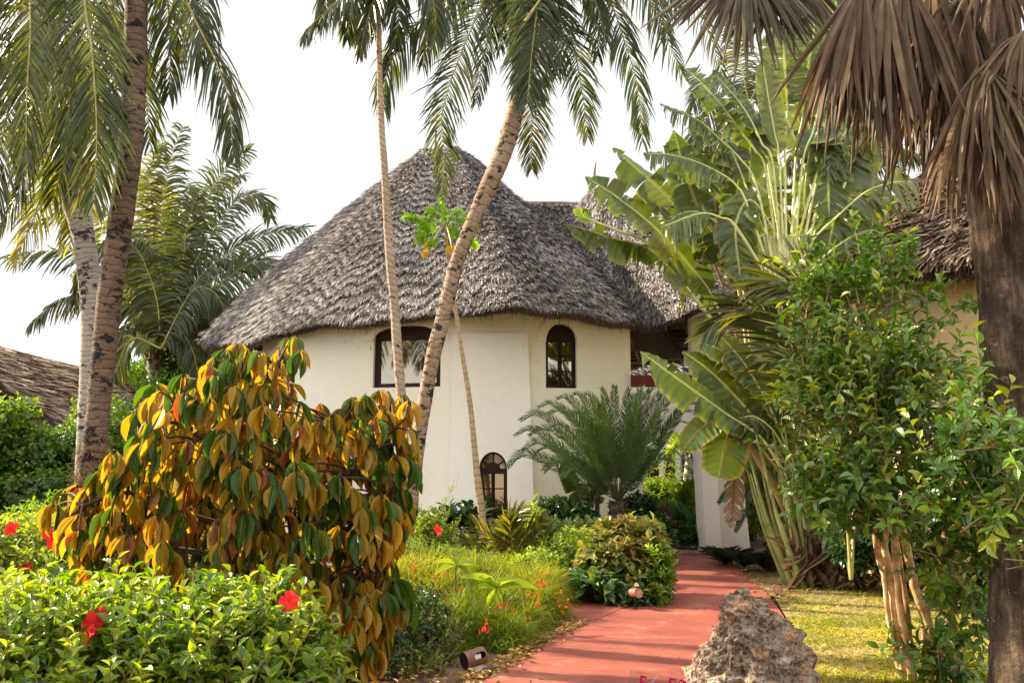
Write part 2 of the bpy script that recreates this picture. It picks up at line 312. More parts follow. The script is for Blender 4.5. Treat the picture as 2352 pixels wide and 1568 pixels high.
B_CENT = palmbark('bark_scarred', [(.3, (0.154,0.090,0.054)), (.5, (0.325,0.226,0.149)), (.7, (0.506,0.407,0.307))], 7, .42, seed=11)
B_THIN = palmbark('bark_diamond', [(.3, (.18,.11,.06)), (.5, (.38,.28,.19)), (.7, (.62,.54,.45))], 11, .1, True, seed=3)
B_PAP = palmbark('bark_papaya', [(.3, (.30,.20,.11)), (.5, (.48,.34,.20)), (.7, (.60,.46,.30))], 9, 0)
B_FAN = fanbark()
B_TWIG = simple('twig_bark', (.30,.19,.10), .8, 12, .35, 60, .5)
B_TWIG_DK = simple('dark_twig_bark', (.055,.032,.02), .85, 12, .3)
B_LIMEW = simple('pale_branch_bark', None, .75, 9, 30, bscale=40, bstr=.5, stops=[(.35, (.30,.15,.05)), (.5, (.55,.34,.15)), (.68, (.72,.55,.36))])
# masonry, thatch, wood
def wallmat(name, c0, c1, streak=.5):
    m, n, l, out = newmat(name); p = n.new('ShaderNodeBsdfPrincipled'); l.new(p.outputs[0], out.inputs[0]); p.inputs['Roughness'].default_value = .9; p.inputs['Specular IOR Level'].default_value = .15
    tc = n.new('ShaderNodeTexCoord').outputs['Object']; t = noise(n, l, .7, 5, tc, .6); col = mixc(n, l, mrange(n, l, t.outputs['Fac'], .35, .65, 0, 1), c0, c1)
    mp = n.new('ShaderNodeMapping'); mp.inputs['Scale'].default_value = (9, 9, .7); l.new(tc, mp.inputs[0]); s = noise(n, l, 1.0, 4, mp.outputs[0], .75)
    col = mixc(n, l, mrange(n, l, s.outputs['Fac'], .64, .78, 0, streak*.8), col, (.30,.24,.17))
    mp2 = n.new('ShaderNodeMapping'); mp2.inputs['Scale'].default_value = (14, 14, 2.2); l.new(tc, mp2.inputs[0]); s2 = noise(n, l, 1.3, 2, mp2.outputs[0], .6)
    col = mixc(n, l, mrange(n, l, s2.outputs['Fac'], .745, .77, 0, streak*1.2), col, (.12,.08,.06))
    gz = n.new('ShaderNodeSeparateXYZ'); l.new(n.new('ShaderNodeNewGeometry').outputs['Position'], gz.inputs[0]); sp = noise(n, l, 2.5, 5, tc, .7)
    za = n.new('ShaderNodeMath'); za.operation = 'MULTIPLY_ADD'; l.new(sp.outputs['Fac'], za.inputs[0]); za.inputs[1].default_value = -1.3; l.new(gz.outputs['Z'], za.inputs[2])
    col = mixc(n, l, mrange(n, l, za.outputs[0], -.55, .05, .3, 0), col, (.42,.34,.25))
    hv = n.new('ShaderNodeTexVoronoi'); hv.feature = 'DISTANCE_TO_EDGE'; hv.inputs['Scale'].default_value = .45; hn = noise(n, l, 1.5, 5, tc, .7); ha = n.new('ShaderNodeVectorMath'); ha.operation = 'MULTIPLY_ADD'; l.new(hn.outputs['Color'], ha.inputs[0]); ha.inputs[1].default_value = (1.2,1.2,1.2); l.new(tc, ha.inputs[2]); l.new(ha.outputs[0], hv.inputs['Vector'])
    col = mixc(n, l, mrange(n, l, hv.outputs['Distance'], .0, .003, .22, 0), col, (.30,.24,.17))
    l.new(col, p.inputs['Base Color']); b = noise(n, l, 55, 4, tc, .65); b2 = noise(n, l, 5, 3, tc)
    a = n.new('ShaderNodeMath'); a.operation = 'MULTIPLY_ADD'; l.new(b2.outputs['Fac'], a.inputs[0]); a.inputs[1].default_value = 3; l.new(b.outputs['Fac'], a.inputs[2])
    l.new(bump(n, l, a.outputs[0], .45, .006), p.inputs['Normal']); return m
M_WALL = wallmat('cream_plaster', (.86,.80,.66), (.88,.84,.74), .55)
M_WHITE = wallmat('white_plaster', (.80,.76,.70), (.84,.81,.77), .35)
M_OCHRE = wallmat('ochre_plaster', (.62,.48,.26), (.68,.54,.32), .4)
def strawmat(name, stops, rough=.85, ns=2.2):
    m, n, l, out = newmat(name); p = n.new('ShaderNodeBsdfPrincipled'); l.new(p.outputs[0], out.inputs[0]); p.inputs['Roughness'].default_value = rough; p.inputs['Specular IOR Level'].default_value = .2
    a = n.new('ShaderNodeAttribute'); a.attribute_name = 'rnd'; r = ramp(n, stops); l.new(a.outputs['Fac'], r.inputs[0])
    t = noise(n, l, ns, 4, n.new('ShaderNodeTexCoord').outputs['Object'], .65); f = mrange(n, l, t.outputs['Fac'], .3, .7, .62, 1.35)
    g = n.new('ShaderNodeVectorMath'); g.operation = 'SCALE'; l.new(r.outputs[0], g.inputs[0]); l.new(f, g.inputs['Scale']); l.new(g.outputs[0], p.inputs['Base Color']); return m
T_GREY = strawmat('weathered_thatch', [(0, (0.049,0.041,0.042)), (.3, (0.149,0.127,0.121)), (.65, (0.326,0.290,0.275)), (1, (0.593,0.549,0.519))])
T_BROWN = strawmat('brown_thatch', [(0, (.06,.04,.03)), (.4, (.20,.135,.09)), (.8, (.38,.27,.19)), (1, (.52,.40,.30))])
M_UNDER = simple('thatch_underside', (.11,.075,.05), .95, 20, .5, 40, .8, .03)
M_POLE = simple('roof_pole', (.46,.31,.19), .8, 10, .35)
M_WOOD = simple('dark_window_wood', (.022,.007,.006), .55, 14, .4, 60, .2, .002, spec=.25)
M_REDB = simple('red_brown_board', (.13,.018,.014), .55, 6, .3)
M_CURT = simple('curtain_cloth', (.075,.055,.035), .9, 3, .15)
def panemat():
    m, n, l, out = newmat('window_glass'); g = n.new('ShaderNodeBsdfGlossy'); g.inputs['Roughness'].default_value = .03; g.inputs['Color'].default_value = (.72,.64,.52,1)
    t = n.new('ShaderNodeBsdfTransparent'); t.inputs[0].default_value = (.45,.42,.36,1)
    s = n.new('ShaderNodeMixShader'); s.inputs[0].default_value = .34; l.new(t.outputs[0], s.inputs[1]); l.new(g.outputs[0], s.inputs[2]); l.new(s.outputs[0], out.inputs[0]); return m
M_PANE = panemat()
M_ROOM = simple('dark_room', (.02,.017,.015), .9)
def pathmat():
    m, n, l, out = newmat('red_concrete'); p = n.new('ShaderNodeBsdfPrincipled'); l.new(p.outputs[0], out.inputs[0]); p.inputs['Roughness'].default_value = .62; p.inputs['Specular IOR Level'].default_value = .35
    tc = n.new('ShaderNodeTexCoord').outputs['Object']; t = noise(n, l, 1.1, 7, tc, .62); r = ramp(n, [(.3, (.15,.030,.020)), (.5, (.215,.050,.032)), (.7, (.30,.085,.056))]); l.new(t.outputs['Fac'], r.inputs[0])
    s = noise(n, l, 34, 3, tc, .6); col = mixc(n, l, mrange(n, l, s.outputs['Fac'], .70, .76, 0, .7), r.outputs[0], (.10,.035,.03))
    mp = n.new('ShaderNodeMapping'); mp.inputs['Rotation'].default_value = (0,0,.5); mp.inputs['Scale'].default_value = (.6,5,1); l.new(tc, mp.inputs[0]); w = noise(n, l, 2.5, 5, mp.outputs[0], .6)
    col = mixc(n, l, mrange(n, l, w.outputs['Fac'], .5, .75, 0, .3), col, (.36,.15,.11)); cv = n.new('ShaderNodeTexVoronoi'); cv.feature = 'DISTANCE_TO_EDGE'; cv.inputs['Scale'].default_value = .55; dn = noise(n, l, 3, 4, tc); dv = n.new('ShaderNodeVectorMath'); dv.operation = 'MULTIPLY_ADD'; l.new(dn.outputs['Color'], dv.inputs[0]); dv.inputs[1].default_value = (.5,.5,.5); l.new(tc, dv.inputs[2]); l.new(dv.outputs[0], cv.inputs['Vector'])
    col = mixc(n, l, mrange(n, l, cv.outputs['Distance'], .0, .004, .6, 0), col, (.08,.025,.02))
    du = noise(n, l, 2.2, 6, tc, .7); col = mixc(n, l, mrange(n, l, du.outputs['Fac'], .56, .72, 0, .5), col, (.33,.20,.14)); l.new(col, p.inputs['Base Color'])
    l.new(mrange(n, l, t.outputs['Fac'], .3, .7, .75, .5), p.inputs['Roughness'])
    b = noise(n, l, 90, 4, tc, .6); l.new(bump(n, l, b.outputs['Fac'], .25, .004), p.inputs['Normal']); return m
M_PATH = pathmat()
M_SOIL = simple('soil', None, .95, 6, bscale=30, bstr=.9, bdist=.04, stops=[(.3, (.05,.032,.018)), (.5, (.13,.085,.045)), (.7, (.25,.17,.09))])
M_LAWN = simple('lawn_soil', None, .95, 5, bscale=25, bstr=.9, bdist=.03, stops=[(.3, (.10,.06,.03)), (.5, (.22,.15,.06)), (.7, (.26,.21,.07))])
M_DECK = strawmat('deck_plank', [(0, (.24,.18,.14)), (1, (.46,.38,.31))], .8, 5)
M_RUST = simple('lamp_housing', (.17,.062,.03), .5, 25, .35, 80, .2, .002, spec=.5)
M_BLACK = simple('black_inside', (.01,.01,.01), .6)
M_TERRA = simple('terracotta', (.36,.18,.11), .85, 20, .3, 60, .4, .005)
M_CONC = simple('rough_concrete', (.30,.26,.22), .95, 15, .35, 50, .8, .02)
M_CABLE = simple('grey_cable', (.45,.40,.40), .5)
M_GREENNUT = simple('green_nut', (.16,.24,.05), .35, 6, .3, spec=.5)
M_PETPALE = simple('pale_leaf_base', None, .5, 5, spec=.35, stops=[(.3, (0.237,0.239,0.071)), (.55, (0.418,0.384,0.178)), (.75, (0.516,0.464,0.274))])
M_SHEATHG = simple('green_stalk', None, .5, 5, spec=.4, stops=[(.3, (.12,.16,.04)), (.5, (.28,.32,.10)), (.7, (.42,.42,.16))])
M_SOILD = simple('cycad_trunk', None, .9, 14, stops=[(.35, (0.021,0.014,0.008)), (.55, (0.077,0.049,0.028)), (.7, (0.168,0.112,0.063))])
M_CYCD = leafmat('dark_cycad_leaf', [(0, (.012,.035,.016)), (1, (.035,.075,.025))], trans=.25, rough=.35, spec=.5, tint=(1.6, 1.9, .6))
M_ARROW = leafmat('arrowhead_leaf', [(0, (.03,.09,.03)), (1, (.10,.20,.05))], trans=.35, rough=.35, spec=.6, midrib=(.45,.55,.35), rib=.3, ribn=6)
B_PLUM = palmbark('bark_plumeria', [(.3, (.40,.36,.30)), (.5, (.58,.54,.47)), (.7, (.72,.70,.64))], 7, .1)
M_PET_DK = simple('dark_banana_stalk', (.10,.12,.045), .6, 5, .3)

M_SPINE = simple('spiny_red_leaf', (.22,.02,.03), .5, 8, .2, spec=.4)
M_MAGENTA = simple('magenta_paint', (.42,.004,.09), .4)
M_OPAL = simple('opal_glass', (.75,.73,.70), .2, spec=.5)
def acrylic():
    m, n, l, out = newmat('clear_acrylic'); t = n.new('ShaderNodeBsdfTransparent'); t.inputs[0].default_value = (.93,.94,.93,1); g = n.new('ShaderNodeBsdfGlossy'); g.inputs['Roughness'].default_value = .08; s = n.new('ShaderNodeMixShader'); s.inputs[0].default_value = .10; l.new(t.outputs[0], s.inputs[1]); l.new(g.outputs[0], s.inputs[2]); l.new(s.outputs[0], out.inputs[0]); return m
M_ACRYL = acrylic()
def rockmat():
    m, n, l, out = newmat('coral_limestone'); p = n.new('ShaderNodeBsdfPrincipled'); l.new(p.outputs[0], out.inputs[0]); p.inputs['Roughness'].default_value = .92; p.inputs['Specular IOR Level'].default_value = .15
    tc = n.new('ShaderNodeTexCoord').outputs['Object']; a = noise(n, l, 5.5, 6, tc, .65); b = noise(n, l, 26, 5, tc, .7); c = noise(n, l, 3.0, 4, tc, .6); c.inputs['Distortion'].default_value = 1.0
    r = ramp(n, [(.36, (.035,.024,.017)), (.46, (.15,.105,.075)), (.55, (.32,.245,.18)), (.68, (.55,.47,.37))]); f = n.new('ShaderNodeMath'); f.operation = 'ADD'; h1 = n.new('ShaderNodeMath'); h1.operation = 'MULTIPLY'; h1.inputs[1].default_value = .5; l.new(a.outputs['Fac'], h1.inputs[0]); h2 = n.new('ShaderNodeMath'); h2.operation = 'MULTIPLY'; h2.inputs[1].default_value = .5; l.new(b.outputs['Fac'], h2.inputs[0]); l.new(h1.outputs[0], f.inputs[0]); l.new(h2.outputs[0], f.inputs[1]); l.new(f.outputs[0], r.inputs[0])
    col = mixc(n, l, mrange(n, l, c.outputs['Fac'], .54, .62, 0, .65), r.outputs[0], (.42,.20,.09)); v = n.new('ShaderNodeTexVoronoi'); v.inputs['Scale'].default_value = 42; l.new(tc, v.inputs['Vector'])
    col = mixc(n, l, mrange(n, l, v.outputs['Distance'], .0, .35, .8, 0), col, (.05,.04,.035)); l.new(col, p.inputs['Base Color'])
    hh = n.new('ShaderNodeMath'); hh.operation = 'MULTIPLY_ADD'; l.new(v.outputs['Distance'], hh.inputs[0]); hh.inputs[1].default_value = .9; l.new(b.outputs['Fac'], hh.inputs[2]); l.new(bump(n, l, hh.outputs[0], 1.0, .02), p.inputs['Normal']); return m
M_ROCK = rockmat()
M_BUTT = wallmat('buttress_plaster', (.86,.82,.73), (.89,.86,.79), .7)
M_RACH_GR = simple('dark_green_rachis', (.07,.09,.03), .6, 8, .25)
# ------------------------------------------------------------ plant makers
def leaf_tpl(rows, prof, fold=.25, bend=.3):
    """leaf lying along +Y, width along X, normal +Z; returns (rows,3,3) and uv"""
    t = np.linspace(0, 1, rows); w = np.interp(t, *zip(*prof))/2
    P = np.zeros((rows, 3, 3)); P[:, :, 1] = t[:, None]; P[:, 0, 0] = -w; P[:, 2, 0] = w
    P[:, 0, 2] = P[:, 2, 2] = w*fold*1.0
    P[:, :, 2] -= (bend*t**2)[:, None]
    uv = np.zeros((rows, 3, 2)); uv[:, :, 0] = [0, .5, 1]; uv[:, :, 1] = t[:, None]
    return P, uv
OVAL = [(0, .02), (.12, .35), (.35, .95), (.55, 1), (.8, .6), (.93, .22), (1, .0)]
LONGF = [(0, .05), (.15, .5), (.4, 1), (.65, .9), (.85, .5), (1, 0)]
OBOV = [(0, .05), (.2, .3), (.5, .8), (.72, 1), (.9, .7), (1, .1)]
L_HI = leaf_tpl(7, OVAL, .35, .28); L_MID = leaf_tpl(5, OVAL, .35, .22); L_LO = leaf_tpl(3, [(0, .1), (.5, 1), (1, 0)], .3, .15)
L_LAN = leaf_tpl(5, LONGF, .3, .3); L_OB = leaf_tpl(5, OBOV, .25, .1); L_DROOP = leaf_tpl(8, OVAL, .55, .10)
L_CAC = leaf_tpl(8, [(0, .08), (.1, .45), (.3, .92), (.5, 1), (.72, .82), (.9, .38), (1, .02)], .5, .06)
def put_leaves(mb, tpl, P, D, N, L, Wd, r, m=0):
    """leaves at points P along D facing N (K,3 each)"""
    T, uv = tpl; D = nrm(D); S = nrm(np.cross(D, N)); N = np.cross(S, D)
    L = np.broadcast_to(L, (len(P),)); Wd = np.broadcast_to(Wd, (len(P),))
    V = P[:, None, None] + T[None, ..., 0, None]*S[:, None, None]*Wd[:, None, None, None] + T[None, ..., 1, None]*D[:, None, None]*L[:, None, None, None] + T[None, ..., 2, None]*N[:, None, None]*L[:, None, None, None]
    mb.grids(V, uv, r, m)
def rand_dir(k, up=0.0):
    v = rs.randn(k, 3); v = nrm(v); v[:, 2] += up; return nrm(v)
def sprigs(mb, P, D, length, nl, leaf, wid, r, tpl=L_MID, spread=.8, tipup=.0, stem=None, stem_r=.003, m=0, droop=0.0):
    """twigs at P along D, each carrying nl leaves set spirally; stem: collector for the twig itself"""
    K = len(P); D = nrm(D); ref = nrm(rs.randn(K, 3)); U = nrm(np.cross(D, ref)); V = np.cross(D, U)
    length = np.broadcast_to(length, (K,)); leaf = np.broadcast_to(leaf, (K,))
    for j in range(nl):
        t = (j+.6)/nl; ph = j*2.4 + rs.rand(K)*.6
        R = np.cos(ph)[:, None]*U + np.sin(ph)[:, None]*V
        pos = P + D*(length*t)[:, None]
        k = spread*(1-.45*t)
        d = nrm(D*(1-.45*spread) + R*k + ZUP*tipup); d[:, 2] -= droop*rs.rand(K); d = nrm(d)
        nn = nrm(D*.8 - R*.2 + ZUP*.9 + rs.randn(K, 3)*.25)
        s = leaf*(.75+.5*rs.rand(K))*(1-.25*abs(t-.5))
        put_leaves(mb, tpl, pos, d, nn, s, s*wid*(.85+.3*rs.rand(K)), np.clip(r + .12*rs.randn(K) + .36*(t-.6), 0, 1), m)  # young tips paler; the darker inner leaves put shade into the colour
    if stem is not None:
        for k in range(K):
            stem.tube([P[k]-D[k]*length[k]*.3, P[k]+D[k]*length[k]*.5, P[k]+D[k]*length[k]], [stem_r*1.3, stem_r, stem_r*.6], 4, cap=False)
def shell_points(blobs, n, inner=.55, lower=-.75):
    """points through the outer part of a heap of ellipsoids (centre, radii), facing outwards; hidden ones dropped"""
    w = np.array([b[1][0]*b[1][2]+b[1][1]*b[1][2]+b[1][0]*b[1][1] for b in blobs]); w = w/w.sum()
    Ps, Ns = [], []
    for (c, r), k in zip(blobs, (w*n*1.25).astype(int)+1):
        c = A(*c); r = A(*r); d = nrm(rs.randn(k, 3)); d = d[d[:, 2] > lower]
        q = inner + (1-inner)*rs.rand(len(d))**.6
        lump = 1 + .13*np.sin(d[:, 0]*7+c[0]*5)*np.cos(d[:, 1]*6+c[1]) + .1*np.sin(d[:, 2]*9+c[2]*3)
        Ps.append(c + d*r*(q*lump)[:, None]); Ns.append(nrm(d/r))
    P = np.vstack(Ps); N = np.vstack(Ns); keep = np.ones(len(P), bool)
    for c, r in blobs: keep &= (((P-A(*c))/A(*r))**2).sum(1) > .22
    keep &= P[:, 2] > .02
    return P[keep], N[keep]
def shrub(name, label, cat, blobs, n, leaf, wid, mat, nl=6, length=.14, tpl=L_MID, up=.6, group=None, stems=6, twig=B_TWIG, flowers=None, rmean=.45, spread=.85, inner=.55, lower=-.75, seedr=None, twigs=False, droop=0.0, kind=None, rsd=.22):
    cs = np.array([b[0] for b in blobs]); base = A(cs[:, 0].mean(), cs[:, 1].mean(), 0)
    t = thing(name, label, cat, base, group)
    mb = MB(); st = MB(); P, N = shell_points(blobs, n, inner, lower); K = len(P)
    D = nrm(N + ZUP*up + rs.randn(K, 3)*.35)
    # clumps: colour varies smoothly over the plant
    ph = np.sin(P[:, 0]*3.1+P[:, 2]*4)+np.cos(P[:, 1]*3.7-P[:, 2]*3)
    r = np.clip(rmean + .07*ph + rsd*rs.randn(K)*.6, 0, 1)
    sprigs(mb, P - D*length*.5, D, length*(.7+.6*rs.rand(K)), nl, leaf, wid, r, tpl, spread, stem=st if twigs else None, droop=droop)
    for k in range(stems):
        c, rr = blobs[rs.randint(len(blobs))]; tip = A(*c)+A(*rr)*nrm(rs.randn(3))*A(.6,.6,.6); tip[2] = max(tip[2], .2)
        b = A(c[0]*.5+base[0]*.5+rs.randn()*.08, c[1]*.5+base[1]*.5+rs.randn()*.08, -.02); mid = (b+tip)/2 + A(rs.randn()*.06, rs.randn()*.06, 0)
        st.tube(spline([b, mid, tip], 8), np.linspace(.016, .005, 8), 5, cap=False)
    mb.build('foliage', mat, t)
    if st.n: st.build('stem', twig, t)
    if flowers:
        for (fx, fy, fY) in flowers[1]: flowers[0](W(fx, fy, fY), t)
    return t
def hibiscus_flower(p, parent, s=.05, mat=None):
    mb = MB(); f = nrm(A(rs.randn()*.4, -1, .35+rs.randn()*.3)); ref = nrm(np.cross(f, ZUP)); up = np.cross(ref, f)
    for k in range(5):
        a = k*2*PI/5+rs.rand()*.3; d = math.cos(a)*ref+math.sin(a)*up
        T, uv = leaf_tpl(5, [(0, .15), (.4, .8), (.75, 1.05), (1, .5)], .2, .35)
        put_leaves(mb, (T, uv), np.array([p]), np.array([nrm(d+f*.35)]), np.array([f]), s*(.9+.3*rs.rand()), s*.95, np.array([rs.rand()]))
    mb.tube([p, p+f*s*1.1], [s*.06, s*.05], 5, r=.9)
    return mb.build('flower', mat or M_FLOW, parent)
def tube_flowers(pts, parent, s=.02, n=5):
    mb = MB()
    for p in pts:
        for _ in range(n):
            q = p + rs.randn(3)*.012; d = nrm(A(rs.randn()*.5, rs.randn()*.5, -.8)); mb.tube([q, q+d*s], [s*.12, s*.22], 5, r=rs.rand())
    return mb.build('flower_cluster', M_FLOW_OR, parent)
def frond(parent, pts, L, n=60, wid=.026, mat=None, rach=None, a0=74, a1=36, droop=1.2, H=None, start=.08, rr=.018, prof=(.16, .9), seg=4, jit=.12, name='frond', rbase=.4, rsd=.22, curl=0.0, vee=0.06, tipdry=0.0, skip=.03):
    """a feather leaf: midrib through pts (world), leaflets of length L"""
    P, total = even(pts, 40); mb = MB(); n = int(n*1.25)
    T = nrm(np.gradient(P, axis=0)); H = nrm(A(0, -.75, .65) + rs.randn(3)*.15 if H is None else A(*H))
    mb.tube(P, np.interp(np.linspace(0, 1, 40), [0, .15, 1], [rr*1.5, rr, rr*.2]), 6, r=.5, m=1)
    for side in (-1, 1):
        t = np.linspace(start, .995, n) + rs.randn(n)*.3/n; t = np.clip(t, start*.8, 1)
        keep = rs.rand(n) > skip; t = t[keep]; k = len(t); i = np.clip(t*39, 0, 38.999); i0 = i.astype(int); f = (i-i0)[:, None]
        p = P[i0]*(1-f)+P[i0+1]*f; tt = nrm(T[i0]*(1-f)+T[i0+1]*f)
        S = nrm(np.cross(tt, H))*side; Nn = nrm(np.cross(tt, S))*side*-1; Nn = np.where((Nn@H)[:, None] < 0, -Nn, Nn)
        a = np.radians(a0+(a1-a0)*t + rs.randn(k)*5)
        d = nrm(tt*np.cos(a)[:, None] + S*np.sin(a)[:, None] + Nn*(vee + rs.randn(k)*jit*.6)[:, None])
        ll = L*np.interp(t, [0, start, .25, .6, .85, 1], [prof[0], .55, prof[1], 1, .72, .35])*(1+.09*rs.randn(k))
        g = droop*(1+.25*rs.randn(k)); Q = np.zeros((k, seg+1, 2, 3)); pos = p.copy(); dirv = d.copy()
        w = wid*(.8+.4*rs.rand(k)); wv = nrm(tt - d*(tt*d).sum(1)[:, None] + Nn*(rs.randn(k)*.35)[:, None])
        pr = np.interp(np.linspace(0, 1, seg+1), [0, .2, .7, 1], [.5, 1, .75, .04])
        for s in range(seg+1):
            Q[:, s, 0] = pos - wv*(w*pr[s]/2)[:, None]; Q[:, s, 1] = pos + wv*(w*pr[s]/2)[:, None]
            dirv = nrm(dirv + (A(0, 0, -1)*(g/seg)[:, None]) + (tt*curl/seg))
            pos = pos + dirv*(ll/seg)[:, None]; wv = nrm(wv - dirv*(wv*dirv).sum(1)[:, None])
        uv = np.zeros((seg+1, 2, 2)); uv[:, 0, 0] = .0; uv[:, 1, 0] = 1; uv[:, :, 1] = np.linspace(0, 1, seg+1)[:, None]
        r = np.clip(rbase + rsd*rs.randn(k) + tipdry*np.maximum(0, t-.6), 0, 1)
        # tips age first
        mb.grids(Q, uv, r, 0)
    return mb.build(name, [mat or M_COCO, rach or M_RACH], parent)
def trunk(parent, path, radii, mat, name='trunk', rings=11, bulge=.04, seg=18, rough=.015, amp=.05):
    P, L = even(path, max(24, int(np.linalg.norm(np.asarray(path[-1])-np.asarray(path[0]))*28)))
    n = len(P); t = np.linspace(0, 1, n); R = np.interp(t, np.linspace(0, 1, len(radii)), radii)
    s = t*L; R = R*(1 + bulge*((s*rings) % 1 - .5)*.6 + .02*np.sin(s*3.1)+.015*np.sin(s*7.3+1))
    mb = MB(); mb.tube(P, R, seg, rough=rough, cap=True); return mb.build(name, mat, parent, smooth=True)
def banana_leaf(parent, pts, width, t0=.3, mat=None, pet=None, H=None, tears=14, droop=.35, fold=.35, pr=.03, name='leaf', rbase=.45, end=1.0, tearamt=1.0, curlend=0):
    """paddle leaf: stalk from pts[0], blade from fraction t0 to the tip; torn between side veins"""
    n = 90; P, total = even(pts, n); T = nrm(np.gradient(P, axis=0)); H = nrm(A(0, -.8, .55) if H is None else A(*H))
    mb = MB(); tt = np.linspace(0, 1, n)
    mb.tube(P[:int(n*.985)], np.interp(tt[:int(n*.985)], [0, t0, 1], [pr*1.5, pr*.8, pr*.12]), 7, r=.5, m=1)
    bl = total*(1-t0)
    for side in (-1, 1):
        cuts = np.sort(np.concatenate([[0, 1], rs.rand(int(tears))*.97+.015]))
        for c0, c1 in zip(cuts[:-1], cuts[1:]):
            if c1-c0 < .004: continue
            m = max(2, int((c1-c0)*60)+1); u = np.linspace(c0, c1, m); t = t0+(1-t0)*u
            i = np.clip(t*(n-1), 0, n-1.001); i0 = i.astype(int); f = (i-i0)[:, None]; p = P[i0]*(1-f)+P[i0+1]*f; tn = nrm(T[i0]*(1-f)+T[i0+1]*f)
            S = nrm(np.cross(tn, H))*side; N = np.cross(tn, S); N = np.where((N@H)[:, None] < 0, -N, N)
            w = width*np.interp(u, [0, .06, .2, .5, .8, .93, 1], [.12, .62, .92, 1, .82, .5, .06])
            an = (fold*.5 + (rs.randn()*.28 if tearamt else 0)*tearamt); dr = droop*(1+.5*rs.randn()*tearamt)
            q = np.linspace(0, 1, 5); c = (u-(c0+c1)/2)
            gap = (.10+.25*rs.rand())*tearamt*min(1, (c1-c0)*12)
            Q = np.zeros((m, 5, 3))
            for k, qq in enumerate(q):
                wave = .012*np.sin(u*70+qq*3)*qq
                shift = .24*w*qq**1.3 - (c*bl)*gap*qq**2
                down = dr*w*qq**2
                Q[:, k] = p + S*(w*qq*math.cos(an)*(1-.1*qq*dr))[:, None] + N*(w*qq*math.sin(an)+wave)[:, None] + tn*shift[:, None] - ZUP*down[:, None]
            uv = np.stack(np.broadcast_arrays((.5+side*.5*q)[None, :], (u*bl)[:, None]), -1)
            mb.grid(Q, uv=uv, r=float(np.clip(rbase+.12*rs.randn(), 0, 1)), m=0)
    return mb.build(name, [mat or M_BAN, pet or M_PET], parent, smooth=True)
def fan_leaf(parent, hub, down, L, spread, nseg=34, wid=.045, mat=None, face=None, droop=.9, pet=None, petm=None, name='leaf', split=.35, bend=0.6, rb=.45):
    """palmate leaf hanging from hub: pleated strips that spread like a fan and droop"""
    mb = MB(); down = nrm(A(*down)); face = nrm(A(0, -1, .1) if face is None else A(*face)); S = nrm(np.cross(down, face)); face = np.cross(S, down)*1.0
    for k in range(nseg):
        a = (k/(nseg-1)-.5)*2*math.radians(spread) + rs.randn()*.05
        d = nrm(down*math.cos(a)+S*math.sin(a) + face*rs.randn()*.10)
        ll = L*(.82+.18*math.cos(a*.7))*(1+.12*rs.randn())*(.6 if rs.rand() < .08 else 1); n = 9; pos = A(*hub).copy(); dv = d.copy(); g = droop*(.7+.6*rs.rand())
        wv = nrm(np.cross(d, face)); tw = rs.randn()*.35*bend; Q = np.zeros((n, 3, 3)); tws = rs.randn()*.8*bend
        for s in range(n):
            t = s/(n-1); w = wid*L*np.interp(t, [0, .12, .45, .75, 1], [.12, .45, 1, .75, .05])*.9
            nn = nrm(np.cross(wv, dv)); ca, sa = math.cos(tw+tws*t), math.sin(tw+tws*t); wx = wv*ca+nn*sa; nx = nn*ca-wv*sa
            Q[s, 0] = pos-wx*w; Q[s, 1] = pos+nx*w*.7; Q[s, 2] = pos+wx*w
            dv = nrm(dv + A(0, 0, -1)*g/n*t*2.4 + rs.randn(3)*(.02+.10*t)*bend); pos = pos+dv*ll/(n-1); wv = nrm(wv-dv*np.dot(wv, dv))
        mb.grid(Q, r=float(np.clip(rb+.22*rs.randn(), 0, 1)))
    if pet is not None: mb.tube(spline(pet, 10), np.linspace(.028, .016, 10), 6, r=.6, m=0)
    return mb.build(name, [mat or M_FAN_DRY], parent)
